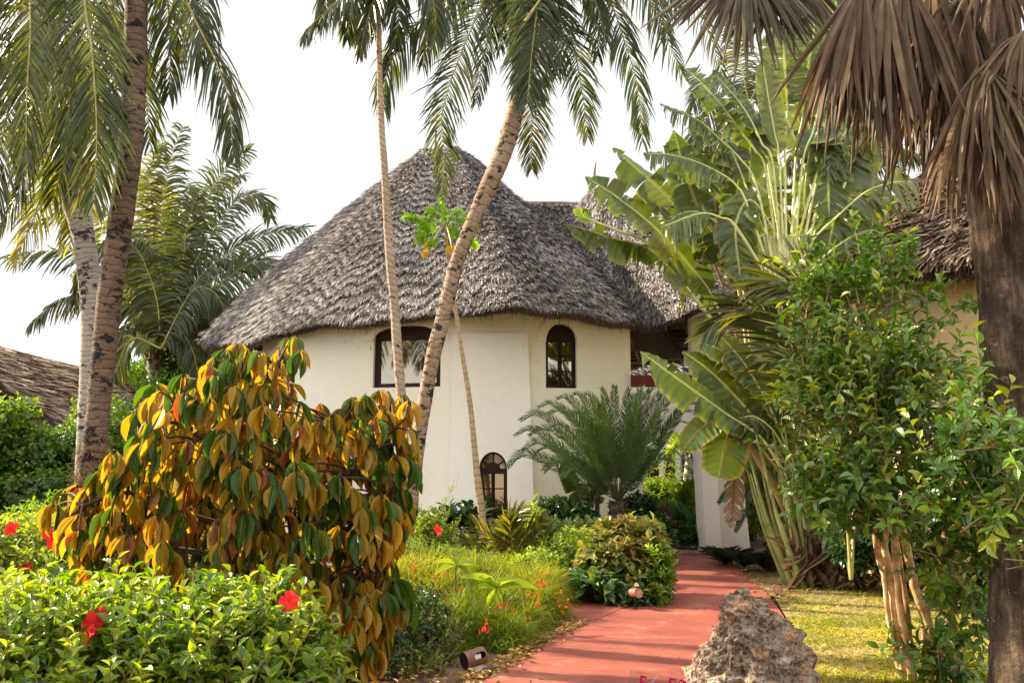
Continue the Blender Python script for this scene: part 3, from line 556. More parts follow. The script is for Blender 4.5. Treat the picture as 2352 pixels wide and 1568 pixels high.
# ------------------------------------------------------------ thatch
def straw(mb, P, D, N, L, Wd, r, lift=.18, m=0):
    """stiff straws: a narrow blade each, butt end on the roof, tip lifted"""
    K = len(P); D = nrm(D); S = nrm(np.cross(D, N) + rs.randn(K, 3)*.25); Nn = nrm(N)
    mid = P + D*(L*.5)[:, None] + Nn*(L*lift*.35)[:, None]; end = P + D*L[:, None] + Nn*(L*lift)[:, None] - ZUP*(L*.06)[:, None]
    Q = np.zeros((K, 3, 2, 3)); w = (Wd/2)[:, None]
    Q[:, 0, 0] = P-S*w*.7; Q[:, 0, 1] = P+S*w*.7; Q[:, 1, 0] = mid-S*w; Q[:, 1, 1] = mid+S*w; Q[:, 2, 0] = end-S*w*.25; Q[:, 2, 1] = end+S*w*.25
    uv = np.zeros((3, 2, 2)); mb.grids(Q, uv, r, m)
def cone_roof(eave, apex, ridge=(0, 0, 0), prof=None, n=60000, th0=0, th1=1, mat=T_GREY, parent=None, name='roof', L=.24, wd=.026, course=.24, lift=.15, fringe=3000, under=True, thick=.2, inset=0.0, noise_amp=.05):
    """bell-shaped thatch from an eave outline (closed, world points) to an apex (or short ridge)"""
    E = spline(list(eave)+[eave[0]], 181)[:-1] if len(eave) > 4 else np.array(eave); ne = len(E); apex = A(*apex); rd = A(*ridge)
    prof = prof or [(0, 0), (1, 1)]
    Ex = np.vstack([E, E[:1]])
    def top(e): # the ridge point nearest the direction of e
        d = e-apex; k = np.clip((d@rd)/(max(1e-9, rd@rd))/3.0, -1, 1) if rd@rd > 0 else np.zeros(len(d)); return apex+np.outer(k, rd)
    def surf(th, s):
        i = (th % 1)*ne; i0 = i.astype(int) % ne; f = (i-np.floor(i))[:, None]; e = Ex[i0]*(1-f)+Ex[i0+1]*f; tp = top(e)
        z = np.interp(s, *zip(*prof)); p = tp + (e-tp)*s[:, None]; p[:, 2] = tp[:, 2] + (e[:, 2]-tp[:, 2])*z
        p[:, 2] += noise_amp*(np.sin(p[:, 0]*2.3+s*5)*np.sin(p[:, 1]*1.9+1)+.5*np.sin(p[:, 0]*5.1+2)*np.cos(p[:, 2]*4.3))
        return p
    def frame(th, s):
        p = surf(th, s); ds = surf(th, np.minimum(s+.01, 1.02)) if False else None
        a = surf(th, np.clip(s-.01, 0, 1)); b = surf(th, np.clip(s+.01, 0, 1)); D = nrm(b-a)
        c = surf(th+.004, s); d = surf(th-.004, s); C = nrm(c-d+1e-9); N = nrm(np.cross(D, C)); N = np.where(N[:, 2:] < 0, -N, N); return p, D, N
    # the thatch body (outer and inner skin)
    gs, gt = np.meshgrid(np.linspace(0, 1, 30), np.linspace(th0, th1, 120), indexing='ij')
    Po, Do, No = frame(gt.ravel(), gs.ravel()); out = (Po-No*.03).reshape(30, 120, 3); inn = (Po-No*thick).reshape(30, 120, 3)
    mb = MB(); mb.grid(out, r=.12); mb.grid(inn[::-1], r=.1, m=1); mb.grid(np.stack([out[-1], inn[-1]]), r=.2)
    # courses of straw
    k = int(n*1.0); th = th0+(th1-th0)*rs.rand(k); s = rs.rand(k)**.55
    slope = np.linalg.norm(apex-E.mean(0)); nc = max(4, int(slope/course)); wob = .9*np.sin(th*2*PI*13)+.6*np.sin(th*2*PI*31+2)
    s = (np.floor(s*nc + wob*.5)+ .5+.27*rs.randn(k)-wob*.5)/nc; s = np.clip(s, 0.0, 1.0)
    P, D, N = frame(th, s); D = nrm(D + rs.randn(k, 3)*.20); lenn = L*(.6+.8*rs.rand(k))
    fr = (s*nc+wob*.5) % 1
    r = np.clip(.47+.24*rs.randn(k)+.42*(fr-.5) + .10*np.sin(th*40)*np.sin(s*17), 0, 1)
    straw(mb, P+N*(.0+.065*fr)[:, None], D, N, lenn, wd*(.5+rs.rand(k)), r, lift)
    # ragged eave
    if fringe:
        k = fringe*5; th = th0+(th1-th0)*rs.rand(k); dep = rs.rand(k)*thick
        P, D, N = frame(th, np.full(k, .985)); D = nrm(D*.75 + A(0, 0, -.35) + rs.randn(k, 3)*.14)
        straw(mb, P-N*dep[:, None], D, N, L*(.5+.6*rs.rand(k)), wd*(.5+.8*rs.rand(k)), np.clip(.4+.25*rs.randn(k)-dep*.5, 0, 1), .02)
        k = max(8, fringe//7); th = th0+(th1-th0)*rs.rand(k); P, D, N = frame(th, np.full(k, .99)); D = nrm(D*.2+A(0, 0, -1)+rs.randn(k, 3)*.15)
        straw(mb, P-N*(thick*rs.rand(k))[:, None], D, N, L*(.8+.9*rs.rand(k)), wd*.5*(.5+.6*rs.rand(k)), .5+.2*rs.randn(k), .0)
    o = mb.build(name, [mat, M_UNDER], parent)
    return o, surf, frame
# ============================================================ GROUND
mb = MB(); gx = np.concatenate([np.linspace(-400, -30, 12), np.linspace(-28, 28, 90), np.linspace(30, 400, 12)]); gy = np.concatenate([np.linspace(-60, 1, 14), np.linspace(2, 45, 80), np.linspace(50, 900, 20)])
X, Yg = np.meshgrid(gx, gy); Z = .02*np.sin(X*1.3)*np.cos(Yg*1.1)+.012*np.sin(X*3.7+Yg*2.1)-.03
mb.grid(np.stack([X, Yg, Z], -1)); tag(mb.build('ground', M_SOIL, smooth=True), kind='structure')
def sheet(name, poly, mat, z, thick=None):
    """a flat slab from a ground outline, cut into a fan"""
    P = np.array([G(*p) for p in poly]); n = len(P); top = P.copy(); top[:, 2] = z
    me = bpy.data.meshes.new(name); vs = [tuple(v) for v in top]; fs = [tuple(range(n))]
    if thick:
        vs += [(v[0], v[1], z-thick) for v in top]; fs += [(i, (i+1) % n, n+(i+1) % n, n+i) for i in range(n)]
    me.from_pydata(vs, [], fs); me.materials.append(mat); me.update()
    o = bpy.data.objects.new(name, me); COL.objects.link(o); tag(o, kind='structure'); return o
sheet('path', [(820,1760),(1000,1640),(1115,1568),(1190,1522),(1250,1484),(1310,1455),(1350,1432),(1395,1410),(1440,1392),(1480,1380),(1520,1352),(1538,1325),(1537,1300),(1524,1276),(1648,1273),(1690,1305),(1725,1335),(1765,1370),(1800,1420),(1826,1490),(1850,1600),(1880,1760)], M_PATH, .028, .12)
sheet('side_path', [(1350,1432),(1200,1442),(1000,1448),(820,1440),(900,1372),(1100,1358),(1325,1372),(1400,1383),(1437,1391)], M_PATH, .023, .12)
mb = MB(); a, b = G(1347, 1434), G(1470, 1388); a[2] = b[2] = .0305; d = nrm(b-a); s_ = np.cross(d, ZUP)
j = spline([a, a+(b-a)*.3+s_*.02, a+(b-a)*.6-s_*.015, b], 14); mb.grid(np.stack([j-s_*.006, j+s_*.006], 1)); tag(mb.build('path_joint', simple('path_joint_grout', (.10,.03,.025), .9)), kind='structure')
# lawn sheet on the right
sheet('lawn', [(1700,1330),(1780,1372),(1812,1430),(1840,1500),(1866,1600),(1890,1770),(3300,1770),(2900,1400),(2500,1330),(2100,1318),(1860,1322)], M_LAWN, .004)
# boardwalk through the gateway
dk = thing('boardwalk', 'grey weathered plank walkway running under the white gateway', 'walkway', G(1560, 1250)); 
n0, n1, f0, f1 = G(1470, 1277), G(1652, 1272.5), G(1330, 1190), G(1478, 1206)
for k in range(13):
    a0, a1 = k/13+.004, (k+1)/13-.004; mb = MB(); q = [n0+(n1-n0)*a0, n0+(n1-n0)*a1, f0+(f1-f0)*a1, f0+(f1-f0)*a0]; z = .055+.002*(k % 3)
    top = np.array([[*p[:2], z] for p in q]); bot = top-A(0, 0, .05); mb.add(np.vstack([top, bot]), quads=[(0,1,2,3),(0,4,5,1),(1,5,6,2),(2,6,7,3),(3,7,4,0)], r=rs.rand())
    mb.build('plank', M_DECK, dk)

# ============================================================ MAIN HOUSE
def facet(mb, a, b, z0, z1, ops, depth=.16, flare=None, zb=None):
    """plaster panel from ground point a to b with arched openings (x0,x1,zb,zs,rise); faces -Y side"""
    a = A(*a); b = A(*b); L = np.linalg.norm(b-a); ex = (b-a)/L; ny = nrm(np.cross(ex, ZUP))  # outward
    def pt(x, z, d=0): 
        fl = (flare or (lambda z: 0))(z); return A(a[0]+ex[0]*x, a[1]+ex[1]*x, z) + ny*(fl-d)
    xs = [0]; 
    def panel(x0, x1, za, zb_, d=0):
        nz = max(1, int((zb_-za)/.4)); zz = np.linspace(za, zb_, nz+1); mb.grid(np.array([[pt(x0, z, d), pt(x1, z, d)] for z in zz]))
    cur = 0
    for (x0, x1, zl, zs, rise) in sorted(ops):
        panel(cur, x0, z0, z1); panel(x0, x1, z0, zl)
        n = 20; xx = np.linspace(x0, x1, n+1); arch = zs + rise*np.sqrt(np.maximum(0, 1-((xx-(x0+x1)/2)/((x1-x0)/2))**2))
        mb.grid(np.array([[pt(x, z) for x, z in zip(xx, arch)], [pt(x, z1) for x in xx]]))
        mb.grid(np.array([[pt(x, z) for x, z in zip(xx, arch)], [pt(x, z, depth) for x, z in zip(xx, arch)]]))
        mb.grid(np.array([[pt(x0, zl), pt(x0, zs)], [pt(x0, zl, depth), pt(x0, zs, depth)]])); mb.grid(np.array([[pt(x1, zl), pt(x1, zs)], [pt(x1, zl, depth), pt(x1, zs, depth)]]))
        mb.grid(np.array([[pt(x0, zl), pt(x1, zl)], [pt(x0, zl, depth), pt(x1, zl, depth)]])); cur = x1
    panel(cur, L, z0, z1); return ex, ny, a
def arch_curve(x0, x1, zs, rise, n=22, inset=0.0):
    c = (x0+x1)/2; hw = (x1-x0)/2-inset; t = np.linspace(PI, 0, n); return np.stack([c+hw*np.cos(t), zs+(rise-inset)*np.sin(t)], 1)
def band(mb, C1, C2, fr, y0, y1):
    """solid band between two curves in the wall plane"""
    o, ex, ny = fr; f = lambda C, d: o + C[:, :1]*ex + C[:, 1:]*ZUP + ny*d
    mb.grid(np.stack([f(C1, y1), f(C2, y1)], 1)); mb.grid(np.stack([f(C1, y1), f(C1, y0)], 1)); mb.grid(np.stack([f(C2, y1), f(C2, y0)], 1))
def window(parent, fr, x0, x1, zl, zs, rise, kind, label=None):
    """arched wooden window set back in its opening; fr=(origin, along, outward)"""
    o, ex, ny = fr; w = .055 if kind == 'big' else .038; mb = MB(); d0, d1 = -.16, -.09
    f = (o+ny*0, ex, ny, ZUP)
    box = lambda m, a, b, c, d, p=d0, q=d1: m.box((a, p, c), (b, q, d), fr=(o, ex, ny, ZUP))
    box(mb, x0, x0+w, zl, zs); box(mb, x1-w, x1, zl, zs); box(mb, x0+w, x1-w, zl, zl+w)
    band(mb, arch_curve(x0, x1, zs, rise), arch_curve(x0, x1, zs, rise, inset=w), (o, ex, ny), d0, d1)
    fo = mb.build('window', M_WOOD, parent)
    if label: fo['label'] = label
    zt = zs-.02; mb = MB()
    if kind == 'big':
        box(mb, x0+w, x1-w, zs-.08, zs+.06, d0+.01, d1-.006); box(mb, x0+w, x0+2.0*w, zl+w, zs-.08, d0+.01, d1-.012); box(mb, x1-2.0*w, x1-w, zl+w, zs-.08, d0+.01, d1-.012); box(mb, x0+2*w, x1-2*w, zl+w, zl+1.6*w, d0+.01, d1-.012)
        mb.build('sash', M_WOOD, fo); panes = [(x0+2*w, x1-2*w, zl+1.6*w, zs-.08)]; M = MB()
        C = arch_curve(x0, x1, zs, rise, inset=w); C0 = C.copy(); C0[:, 1] = zs+.06; C[:, 1] = np.maximum(C[:, 1], zs+.0601); M.grid(np.stack([o+c_[0]*ex+c_[1]*ZUP-ny*.125 for c_ in C])[:, None].repeat(1, 1) if False else np.stack([np.array([o+c_[0]*ex+c_[1]*ZUP-ny*.125 for c_ in C0]), np.array([o+c_[0]*ex+c_[1]*ZUP-ny*.125 for c_ in C])], 1)); M.build('arch_panel', M_WOOD, fo)
    else:
        xm = (x0+x1)/2; box(mb, x0+w, x1-w, zs-.05, zs+.02, d0+.01, d1-.006); sh = .028
        panes = []; rows = 3; zz = np.linspace(zl+w, zs-.05, rows+1)
        for sx, (a, b) in enumerate(((x0+w, xm-.008), (xm+.008, x1-w))):
            s2 = MB()
            box(s2, a, a+sh, zl+w, zs-.05, d0+.01, d1-.012); box(s2, b-sh, b, zl+w, zs-.05, d0+.01, d1-.012)
            for k, z in enumerate(zz): 
                lo, hi = (z, z+sh*1.1) if k == 0 else ((z-sh*1.1, z) if k == rows else (z-sh*.4, z+sh*.4)); box(s2, a+sh, b-sh, lo, hi, d0+.01, d1-.014)
            s2.build('shutter' if False else 'sash', M_WOOD, fo)
            for k in range(rows): panes.append((a+sh, b-sh, zz[k]+sh*(1.1 if k == 0 else .4), zz[k+1]-sh*(1.1 if k == rows-1 else .4)))
        mb.build('transom', M_WOOD, fo)
        M = MB(); C = arch_curve(x0, x1, zs, rise, inset=w); C0 = C.copy(); C0[:, 1] = zs+.02; C[:, 1] = np.maximum(C[:, 1], zs+.0201)
        M.grid(np.stack([np.array([o+c_[0]*ex+c_[1]*ZUP-ny*.13 for c_ in C0]), np.array([o+c_[0]*ex+c_[1]*ZUP-ny*.13 for c_ in C])], 1)); M.build('fanlight', M_PANE if kind == 'door' else M_WOOD, fo)
        if kind == 'door':
            s3 = MB(); hw = (x1-x0)/2-w
            for an in (35, 90, 145):
                d = A(math.cos(math.radians(an)), math.sin(math.radians(an))); c0 = A(xm, zs+.02)
                p0 = c0+d*.06; p1 = c0+d*(rise-w)*.98; s3.tube([o+p[0]*ex+p[1]*ZUP-ny*.115 for p in (p0, p1)], .018, 5)
            s3.build('glazing_bar', M_WOOD, fo)
            s4 = MB(); c = arch_curve(xm-.13, xm+.13, zs+.02, .12); c0 = c.copy(); c0[:, 1] = zs+.0201; s4.grid(np.stack([np.array([o+q[0]*ex+q[1]*ZUP-ny*.105 for q in c0]), np.array([o+q[0]*ex+q[1]*ZUP-ny*.105 for q in c])], 1)); s4.build('sunburst', M_WOOD, fo)
    pm = MB()
    for (a, b, c, d) in panes: pm.grid(np.array([[o+a*ex+c*ZUP-ny*.135, o+b*ex+c*ZUP-ny*.135], [o+a*ex+d*ZUP-ny*.135, o+b*ex+d*ZUP-ny*.135]]))
    pm.build('pane', M_PANE, fo)
    cu = MB(); nx = 60; xx = np.linspace(x0+w, x1-w, nx); yy = -.30+.02*np.sin(np.arange(nx)*1.3)
    cu.grid(np.array([[o+x*ex+z*ZUP+ny*y for x, y in zip(xx, yy)] for z in (zl, zs)])); cu.build('curtain', M_CURT, fo)
    bk = MB(); bk.box((x0-.1, -1.2, zl-.1), (x1+.1, -.5, zs+rise), fr=(o, ex, ny, ZUP)); bk.build('room_behind', M_ROOM, fo)
    return fo
def gp(px_, Y): p = W(px_, 1077, Y); return A(p[0], p[1], 0)
house = thing('thatched_house', 'big cream round house under the tall peaked grey thatched roof', 'house', (-1.9, 22.2, 0))
V = [A(-5.9, 24.5, 0), A(-6.1, 21.5, 0), gp(640, 18.2), gp(836, 17.42), gp(1036, 17.05), gp(1224, 17.05), gp(1453, 17.4), gp(1440, 21.0), A(2.2, 25, 0)]
EZ = 4.62
def zat(py, Y): return W(1176, py, Y)[2]
wm = MB(); frs = []
fl = lambda z: .10*max(0, (1.3-z)/1.3)**2
ops = {}
p3, p4 = V[3], V[4]; L34 = np.linalg.norm(p4-p3)
fx = lambda px_, a, b, Y: (gp(px_, Y)[0]-a[0])/(b[0]-a[0])*np.linalg.norm(b-a)
bigw = (fx(852, p3, p4, 17.4), fx(1009, p3, p4, 17.1), zat(889, 17.25), zat(770, 17.25), .20)
p6, p7 = V[5], V[6]
smw = (fx(1255, p6, p7, 17.1), fx(1327, p6, p7, 17.2), zat(891, 17.15), zat(775, 17.15), .27)
_x4 = V[4][0]; dorw = (gp(1099, 16.82)[0]-_x4, gp(1166, 16.82)[0]-_x4, zat(1204, 16.85), zat(1077, 16.85), .34)
for i in range(len(V)-1):
    o_ = [bigw] if i == 3 else [smw] if i == 5 else [dorw] if i == 4 else []
    frs.append(facet(wm, V[i], V[i+1], -.1, EZ, o_, flare=fl))
wm.build('wall', M_WALL, house)
def fr_of(i, z=2): 
    ex, ny, a = frs[i]; return (a, ex, ny)
window(house, fr_of(3), *bigw, 'big', 'wide dark arched window with a single pane')
window(house, fr_of(5), *smw, 'small', 'narrow dark arched window with six panes')
for i, (x0, x1, zl, zs, rise) in ((3, bigw), (5, smw)):   # raised plaster arch over each
    m_ = MB(); C1 = arch_curve(x0-.17, x1+.17, zs-.10, rise+.27); C2 = arch_curve(x0-.005, x1+.005, zs-.10, rise+.105); C2[:, 1] = np.maximum(C2[:, 1], zs-.10)
    band(m_, C1, C2, fr_of(i), .0, .05); m_.build('arch_moulding', M_WALL, house)
# buttress panel between the windows, wider towards the ground, with the arched window below
def bat(z): return .03+.20*max(0, (4.0-z)/4.0)
bm_ = MB(); Yb = 17.05; fY = Yb-.20; xa0, xa1 = gp(1033, fY)[0], gp(1037, fY)[0]; xb0, xb1 = gp(1229, fY)[0], gp(1213, Yb)[0]; ztop = zat(766, Yb)
ddx = (gp(1100, fY-.03)[0], gp(1165, fY-.03)[0], zat(1203, fY), zat(1078, fY), .33)
a_, b_ = A(xa0, Yb-.17, 0), A(xb0, Yb-.17, 0)
door = (ddx[0]-xa0, ddx[1]-xa0, ddx[2], ddx[3], ddx[4])
def slab(z0, z1, w0, w1, d0, d1): pass
ztn = np.linspace(-.1, ztop, 14)
xl = lambda z: xa0+(xa1-xa0)*z/ztop; xr = lambda z: xb0+(xb1-xb0)*z/ztop; yf = lambda z: Yb-.34+.24*z/ztop
# front as strips round the opening
def strip(x0f, x1f, z0, z1, n=6):
    zz = np.linspace(z0, z1, n); bm_.grid(np.array([[A(x0f(z), yf(z), z), A(x1f(z), yf(z), z)] for z in zz]))
dx0, dx1 = ddx[0], ddx[1]
strip(xl, lambda z: dx0, -.1, ddx[3]+.4); strip(lambda z: dx1, xr, -.1, ddx[3]+.4); strip(lambda z: dx0, lambda z: dx1, -.1, ddx[2]); strip(xl, xr, ddx[3]+.4, ztop)
xx = np.linspace(dx0, dx1, 25); ar = ddx[3]+ddx[4]*np.sqrt(np.maximum(0, 1-((xx-(dx0+dx1)/2)/((dx1-dx0)/2))**2))
bm_.grid(np.array([[A(x, yf(z), z) for x, z in zip(xx, ar)], [A(x, yf(ddx[3]+.4), ddx[3]+.4) for x in xx]])); bm_.grid(np.array([[A(x, yf(z), z) for x, z in zip(xx, ar)], [A(x, yf(z)+.26, z) for x, z in zip(xx, ar)]]))
for xq in (dx0, dx1): bm_.grid(np.array([[A(xq, yf(z), z), A(xq, yf(z)+.26, z)] for z in (ddx[2], ddx[3])]))
bm_.grid(np.array([[A(dx0, yf(ddx[2]), ddx[2]), A(dx1, yf(ddx[2]), ddx[2])], [A(dx0, Yb, ddx[2]), A(dx1, Yb, ddx[2])]]))
bm_.grid(np.array([[A(xl(z), yf(z), z), A(xl(z), Yb+.02, z)] for z in ztn])); bm_.grid(np.array([[A(xr(z), yf(z), z), A(xr(z), Yb+.02, z)] for z in ztn])); bm_.grid(np.array([[A(xl(ztop), yf(ztop), ztop), A(xr(ztop), yf(ztop), ztop)], [A(xl(ztop), Yb+.02, ztop), A(xr(ztop), Yb+.02, ztop)]]))
bm_.build('buttress', M_BUTT, house)
window(house, (A(xa0, yf(1.2)+.03, 0), A(1, 0, 0), A(0, -1, 0)), *door, 'door', 'tall dark arched window low on the buttress')
# roofs
eave1 = [W(465,779,20.6), W(520,785,20.4), W(600,775,18.8), W(645,755,17.9), W(740,739,17.25), W(860,727,16.9), W(1000,719,16.65), W(1100,705,16.2), W(1200,699,15.9), W(1300,717,16.5), W(1400,731,16.9), W(1462,737,17.3), A(3.5,19.5,4.45), A(4.0,22.0,4.5), A(3.2,25.5,4.5), A(0.5,28,4.5), A(-2.5,28.4,4.5), A(-5.5,27.0,4.5), A(-7.4,24.0,4.5)]
ap1 = W(1010, 338, 22.2)
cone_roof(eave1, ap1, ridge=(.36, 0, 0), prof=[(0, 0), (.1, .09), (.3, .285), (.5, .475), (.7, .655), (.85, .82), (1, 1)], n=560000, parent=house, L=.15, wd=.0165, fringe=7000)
m_ = MB(); q = W(1000, 345, 22.2); m_.tube([q-ZUP*.3, q+A(0, 0, .3), q+A(.02, 0, .95)], [.035, .03, .012], 8); m_.build('finial', M_RACH_DK, house)
# ============================================================ GALLERY HOUSE (second cone, bridge and gateway)
gal = thing('gallery_house', 'white raised gallery bridging the gateway under the smaller thatched cone with a spike', 'building', A(*gp(1630, 17.2)[:2], 0))
eave2 = [W(1462,735,17.5), W(1520,725,16.6), W(1580,707,15.9), W(1640,689,15.7), W(1720,688,16.2), W(1790,703,17.5), A(5.9,20.5,4.6), A(5.2,23.4,4.6), A(2.6,24.6,4.6), A(-.2,24.0,4.6), A(-1.6,21.5,4.6), A(.4,18.8,4.6)]
ap2 = W(1366, 430, 20.3)
EUP = 24
_, surf2, frame2 = cone_roof(eave2, ap2, prof=[(0, 0), (.15, .17), (.5, .54), (.8, .84), (1, 1)], n=280000, parent=gal, L=.15, wd=.0165, fringe=4000)
m_ = MB(); m_.tube([ap2-ZUP*.3, ap2+A(0, 0, .35), ap2+A(0, 0, .42)+A(.01,0,.02), ap2+A(.04, 0, .62)], [.045, .03, .022, .008], 8, rough=.1); m_.build('finial', M_RACH_DK, gal)
# the saddle between the two cones
sd = MB(); k = 30000; u = rs.rand(k); v = rs.rand(k)**.8; r0, r1 = W(1195, 466, 21.4), W(1345, 468, 20.6); lo0, lo1 = W(1260, 640, 18.6), W(1400, 640, 18.3)
p = (r0+(r1-r0)*u[:, None])*(1-v[:, None])+(lo0+(lo1-lo0)*u[:, None])*v[:, None]; D = np.tile(nrm((lo0+lo1-r0-r1)), (k, 1))+rs.randn(k, 3)*.2; N = np.tile(nrm(np.cross(r1-r0, lo0-r0)), (k, 1)); N = np.where(N[:, 2:] < 0, -N, N)
straw(sd, p, D, N, .23*(.6+.8*rs.rand(k)), .026*(.5+rs.rand(k)), np.clip(.45+.24*rs.randn(k), 0, 1), .2); sd.grid(np.array([[r0, r1], [lo0, lo1]])-A(0, 0, .06), r=.1); sd.grid(np.array([[r0, r1], [r0+A(0, 2.2, -1.6), r1+A(0, 2.2, -1.6)]])-A(0, 0, .06), r=.1)
sd.tube([r0-A(.1,0,0), (r0+r1)/2+A(0,0,.01), r1+A(.1,0,0)], .045, 6, r=.5); sd.build('roof', T_GREY, gal)
# rafters and purlins under the far side of the cone
for th in np.linspace(.50, .98, 15):
    pts, D, N = frame2(np.full(8, th), np.linspace(.15, .97, 8)); mb = MB(); mb.tube(pts-N*.27, [.05]*8, 6, rough=.05); mb.build('rafter', M_POLE, gal)
for s in (.35, .48, .6, .72, .84, .95):
    th = np.linspace(.47, 1.0, 30); pts, D, N = frame2(th, np.full(30, s)); mb = MB(); mb.tube(pts-N*.34+rs.randn(30, 3)*.012, .032, 6); mb.build('purlin', M_POLE, gal)
for s in np.linspace(.2, .97, 26):
    th = np.linspace(.47, 1.0, 30); pts, D, N = frame2(th, np.full(30, s)); mb = MB(); mb.tube(pts-N*.22, .014, 4); mb.build('batten', M_POLE, gal)
Yp = 17.2; z_ = lambda py: zat(py, Yp); xg = lambda p_, Y=Yp: gp(p_, Y)[0]
mb = MB(); mb.box((xg(1440), Yp, z_(993)), (xg(1645), Yp+.32, z_(889))); mb.build('parapet', M_WHITE, gal)
mb = MB(); mb.box((xg(1454), Yp+.03, z_(889)), (xg(1600), Yp+.10, z_(861))); mb.build('beam', M_REDB, gal)
mb = MB(); mb.box((xg(1597), Yp+.02, z_(889)), (xg(1635), Yp+.34, 4.75)); mb.build('post', M_WALL, gal)
mb = MB(); mb.box((xg(1530), Yp+.04, z_(722)), (xg(1597), Yp+.30, 4.72)); mb.build('lintel', M_WALL, gal)
mb = MB(); mb.box((xg(1600), Yp+.06, z_(889)), (xg(1800), Yp+.3, 4.6)); mb.build('side_wall', M_WALL, gal)
# gateway pillar: narrow face to the path, long battered side
mb = MB(); pY = 16.85; zt = zat(993, pY)+.9
def col_at(z):
    f = (zt-z)/zt; l = gp(1608+8*f, pY)[0]; c = gp(1640+8*f**1, pY-.02)[0]; r = c+.62+.10*f**2
    return [A(l, pY+.0, z), A(c, pY-.05*f-.10, z), A(r, pY+.55, z), A(r-.05, pY+.95, z), A(l, pY+.75, z)]
zz = np.linspace(0, zt, 12); mb.grid(np.array([col_at(z) for z in zz]), closed=True); mb.build('pillar', M_WHITE, gal)
mb = MB(); b0 = col_at(0.0); b0 = [q+nrm(q-sum(b0)/5)*.02 for q in b0]; mb.grid(np.array([[A(q[0], q[1], .0) for q in b0], [A(q[0], q[1], .06) for q in b0]]), closed=True); mb.build('plinth', M_BLACK, gal)
mb = MB(); zz = np.linspace(0, z_(993), 8); ff = lambda z: (z_(993)-z)/z_(993)
mb.grid(np.array([[A(gp(1430, 17.5)[0], 17.25, z), A(gp(1460+24*ff(z)**1, 17.5)[0], 17.25, z), A(gp(1466+26*ff(z), 17.9)[0], 17.9, z), A(gp(1430, 17.9)[0], 17.9, z)] for z in zz]), closed=True); mb.build('jamb', M_WHITE, gal)
# thatched roof seen beyond the gallery
far = thing('distant_thatched_house', 'low thatched roof seen through the gallery opening below the rafters', 'house', (3.4, 38, 0))
cone_roof([A(3.4+8*math.cos(a), 38-8*math.sin(a), 4.55) for a in np.linspace(0, 2*PI, 13)[:-1]], A(3.4, 38, 9.0), n=26000, parent=far, L=.4, wd=.07, fringe=400, noise_amp=.03)
mb = MB(); mb.tube([A(3.4, 38, -.1), A(3.4, 38, 4.6)], 7.2, 24); mb.build('wall', M_WHITE, far)
for p_ in (1505, 1545, 1590, 1625):
    mb = MB(); q = gp(p_, 30.5); y0 = 38-math.sqrt(7.25**2-(q[0]-3.4)**2); mb.box((q[0]-.18, y0-.05, .55), (q[0]+.18, y0+.3, 2.35)); mb.build('window', M_WOOD, far)
# ============================================================ RIGHT HOUSE
rh = thing('round_hut', 'shaded ochre hut with frayed brown thatch behind the fan palm trunk', 'house', (9.6, 14.4, 0))
ce = A(9.6, 14.4, 0)
e3 = []
for a in np.linspace(0, 2*PI, 25)[:-1]:
    R = 4.85; z = 4.4+.12*math.sin(a*5); e3.append(A(ce[0]-R*math.cos(a), ce[1]-R*math.sin(a), z))
cone_roof(e3, A(9.6, 14.4, 9.3), prof=[(0, 0), (.3, .33), (.6, .66), (1, 1)], n=90000, th0=-.12, th1=.34, mat=T_BROWN, parent=rh, L=.34, wd=.035, fringe=3500, thick=.22)
mb = MB(); an = np.linspace(-.6, 1.9, 30); mb.grid(np.array([[A(ce[0]-4.35*math.cos(a), ce[1]-4.35*math.sin(a), z) for a in an] for z in np.linspace(-.1, 4.7, 10)])); mb.build('wall', M_OCHRE, rh, smooth=True)
mb = MB(); wa = .42; c = A(ce[0]-4.37*math.cos(wa), ce[1]-4.37*math.sin(wa), 0); ex = A(-math.sin(wa), math.cos(wa), 0)*-1; ny = A(-math.cos(wa), -math.sin(wa), 0)
# ============================================================ LEFT HUT
lh = thing('low_thatched_hut', 'long brown thatched roof behind the far left hedge', 'hut', (-11, 20, 0))
mb = MB(); R0, R1 = A(-11.0, 15.5, 4.22), A(-11.0, 24.2, 4.12); K = 60000
for sx in (1, -1):
    lo0, lo1 = R0+A(3.3*sx, 0, -2.0), R1+A(3.3*sx, 0, -2.0); u = rs.rand(K if sx > 0 else 4000); v = rs.rand(len(u)); v = (np.floor(v*20+.4*np.sin(u*50))+.5+.35*rs.randn(len(u)))/20; v = np.clip(v, 0, 1)
    p = (R0+(R1-R0)*u[:, None])*(1-v[:, None])+(lo0+(lo1-lo0)*u[:, None])*v[:, None]; D = np.tile(nrm(lo0-R0), (len(u), 1))+rs.randn(len(u), 3)*.12; N = np.tile(A(.5*sx, 0, .86), (len(u), 1))
    straw(mb, p, D, N, .38*(.6+.8*rs.rand(len(u))), .045*(.5+rs.rand(len(u))), np.clip(.5+.24*rs.randn(len(u)), 0, 1), .14); mb.grid(np.array([[R0, R1], [lo0, lo1]])-A(0, 0, .05), r=.1)
mb.tube(spline([R0, (R0+R1)/2+A(0,0,-.04), R1], 30), .07, 7, r=.55, rough=.1); mb.build('roof', T_BROWN, lh)
mb = MB(); mb.box((-13.4, 15.9, 0), (-8.6, 23.8, 2.5)); mb.add([A(-13.4,15.9,2.5), A(-8.6,15.9,2.5), A(-11,15.9,4.0)], tris=[(0,1,2)]); mb.build('wall', M_WALL, lh)
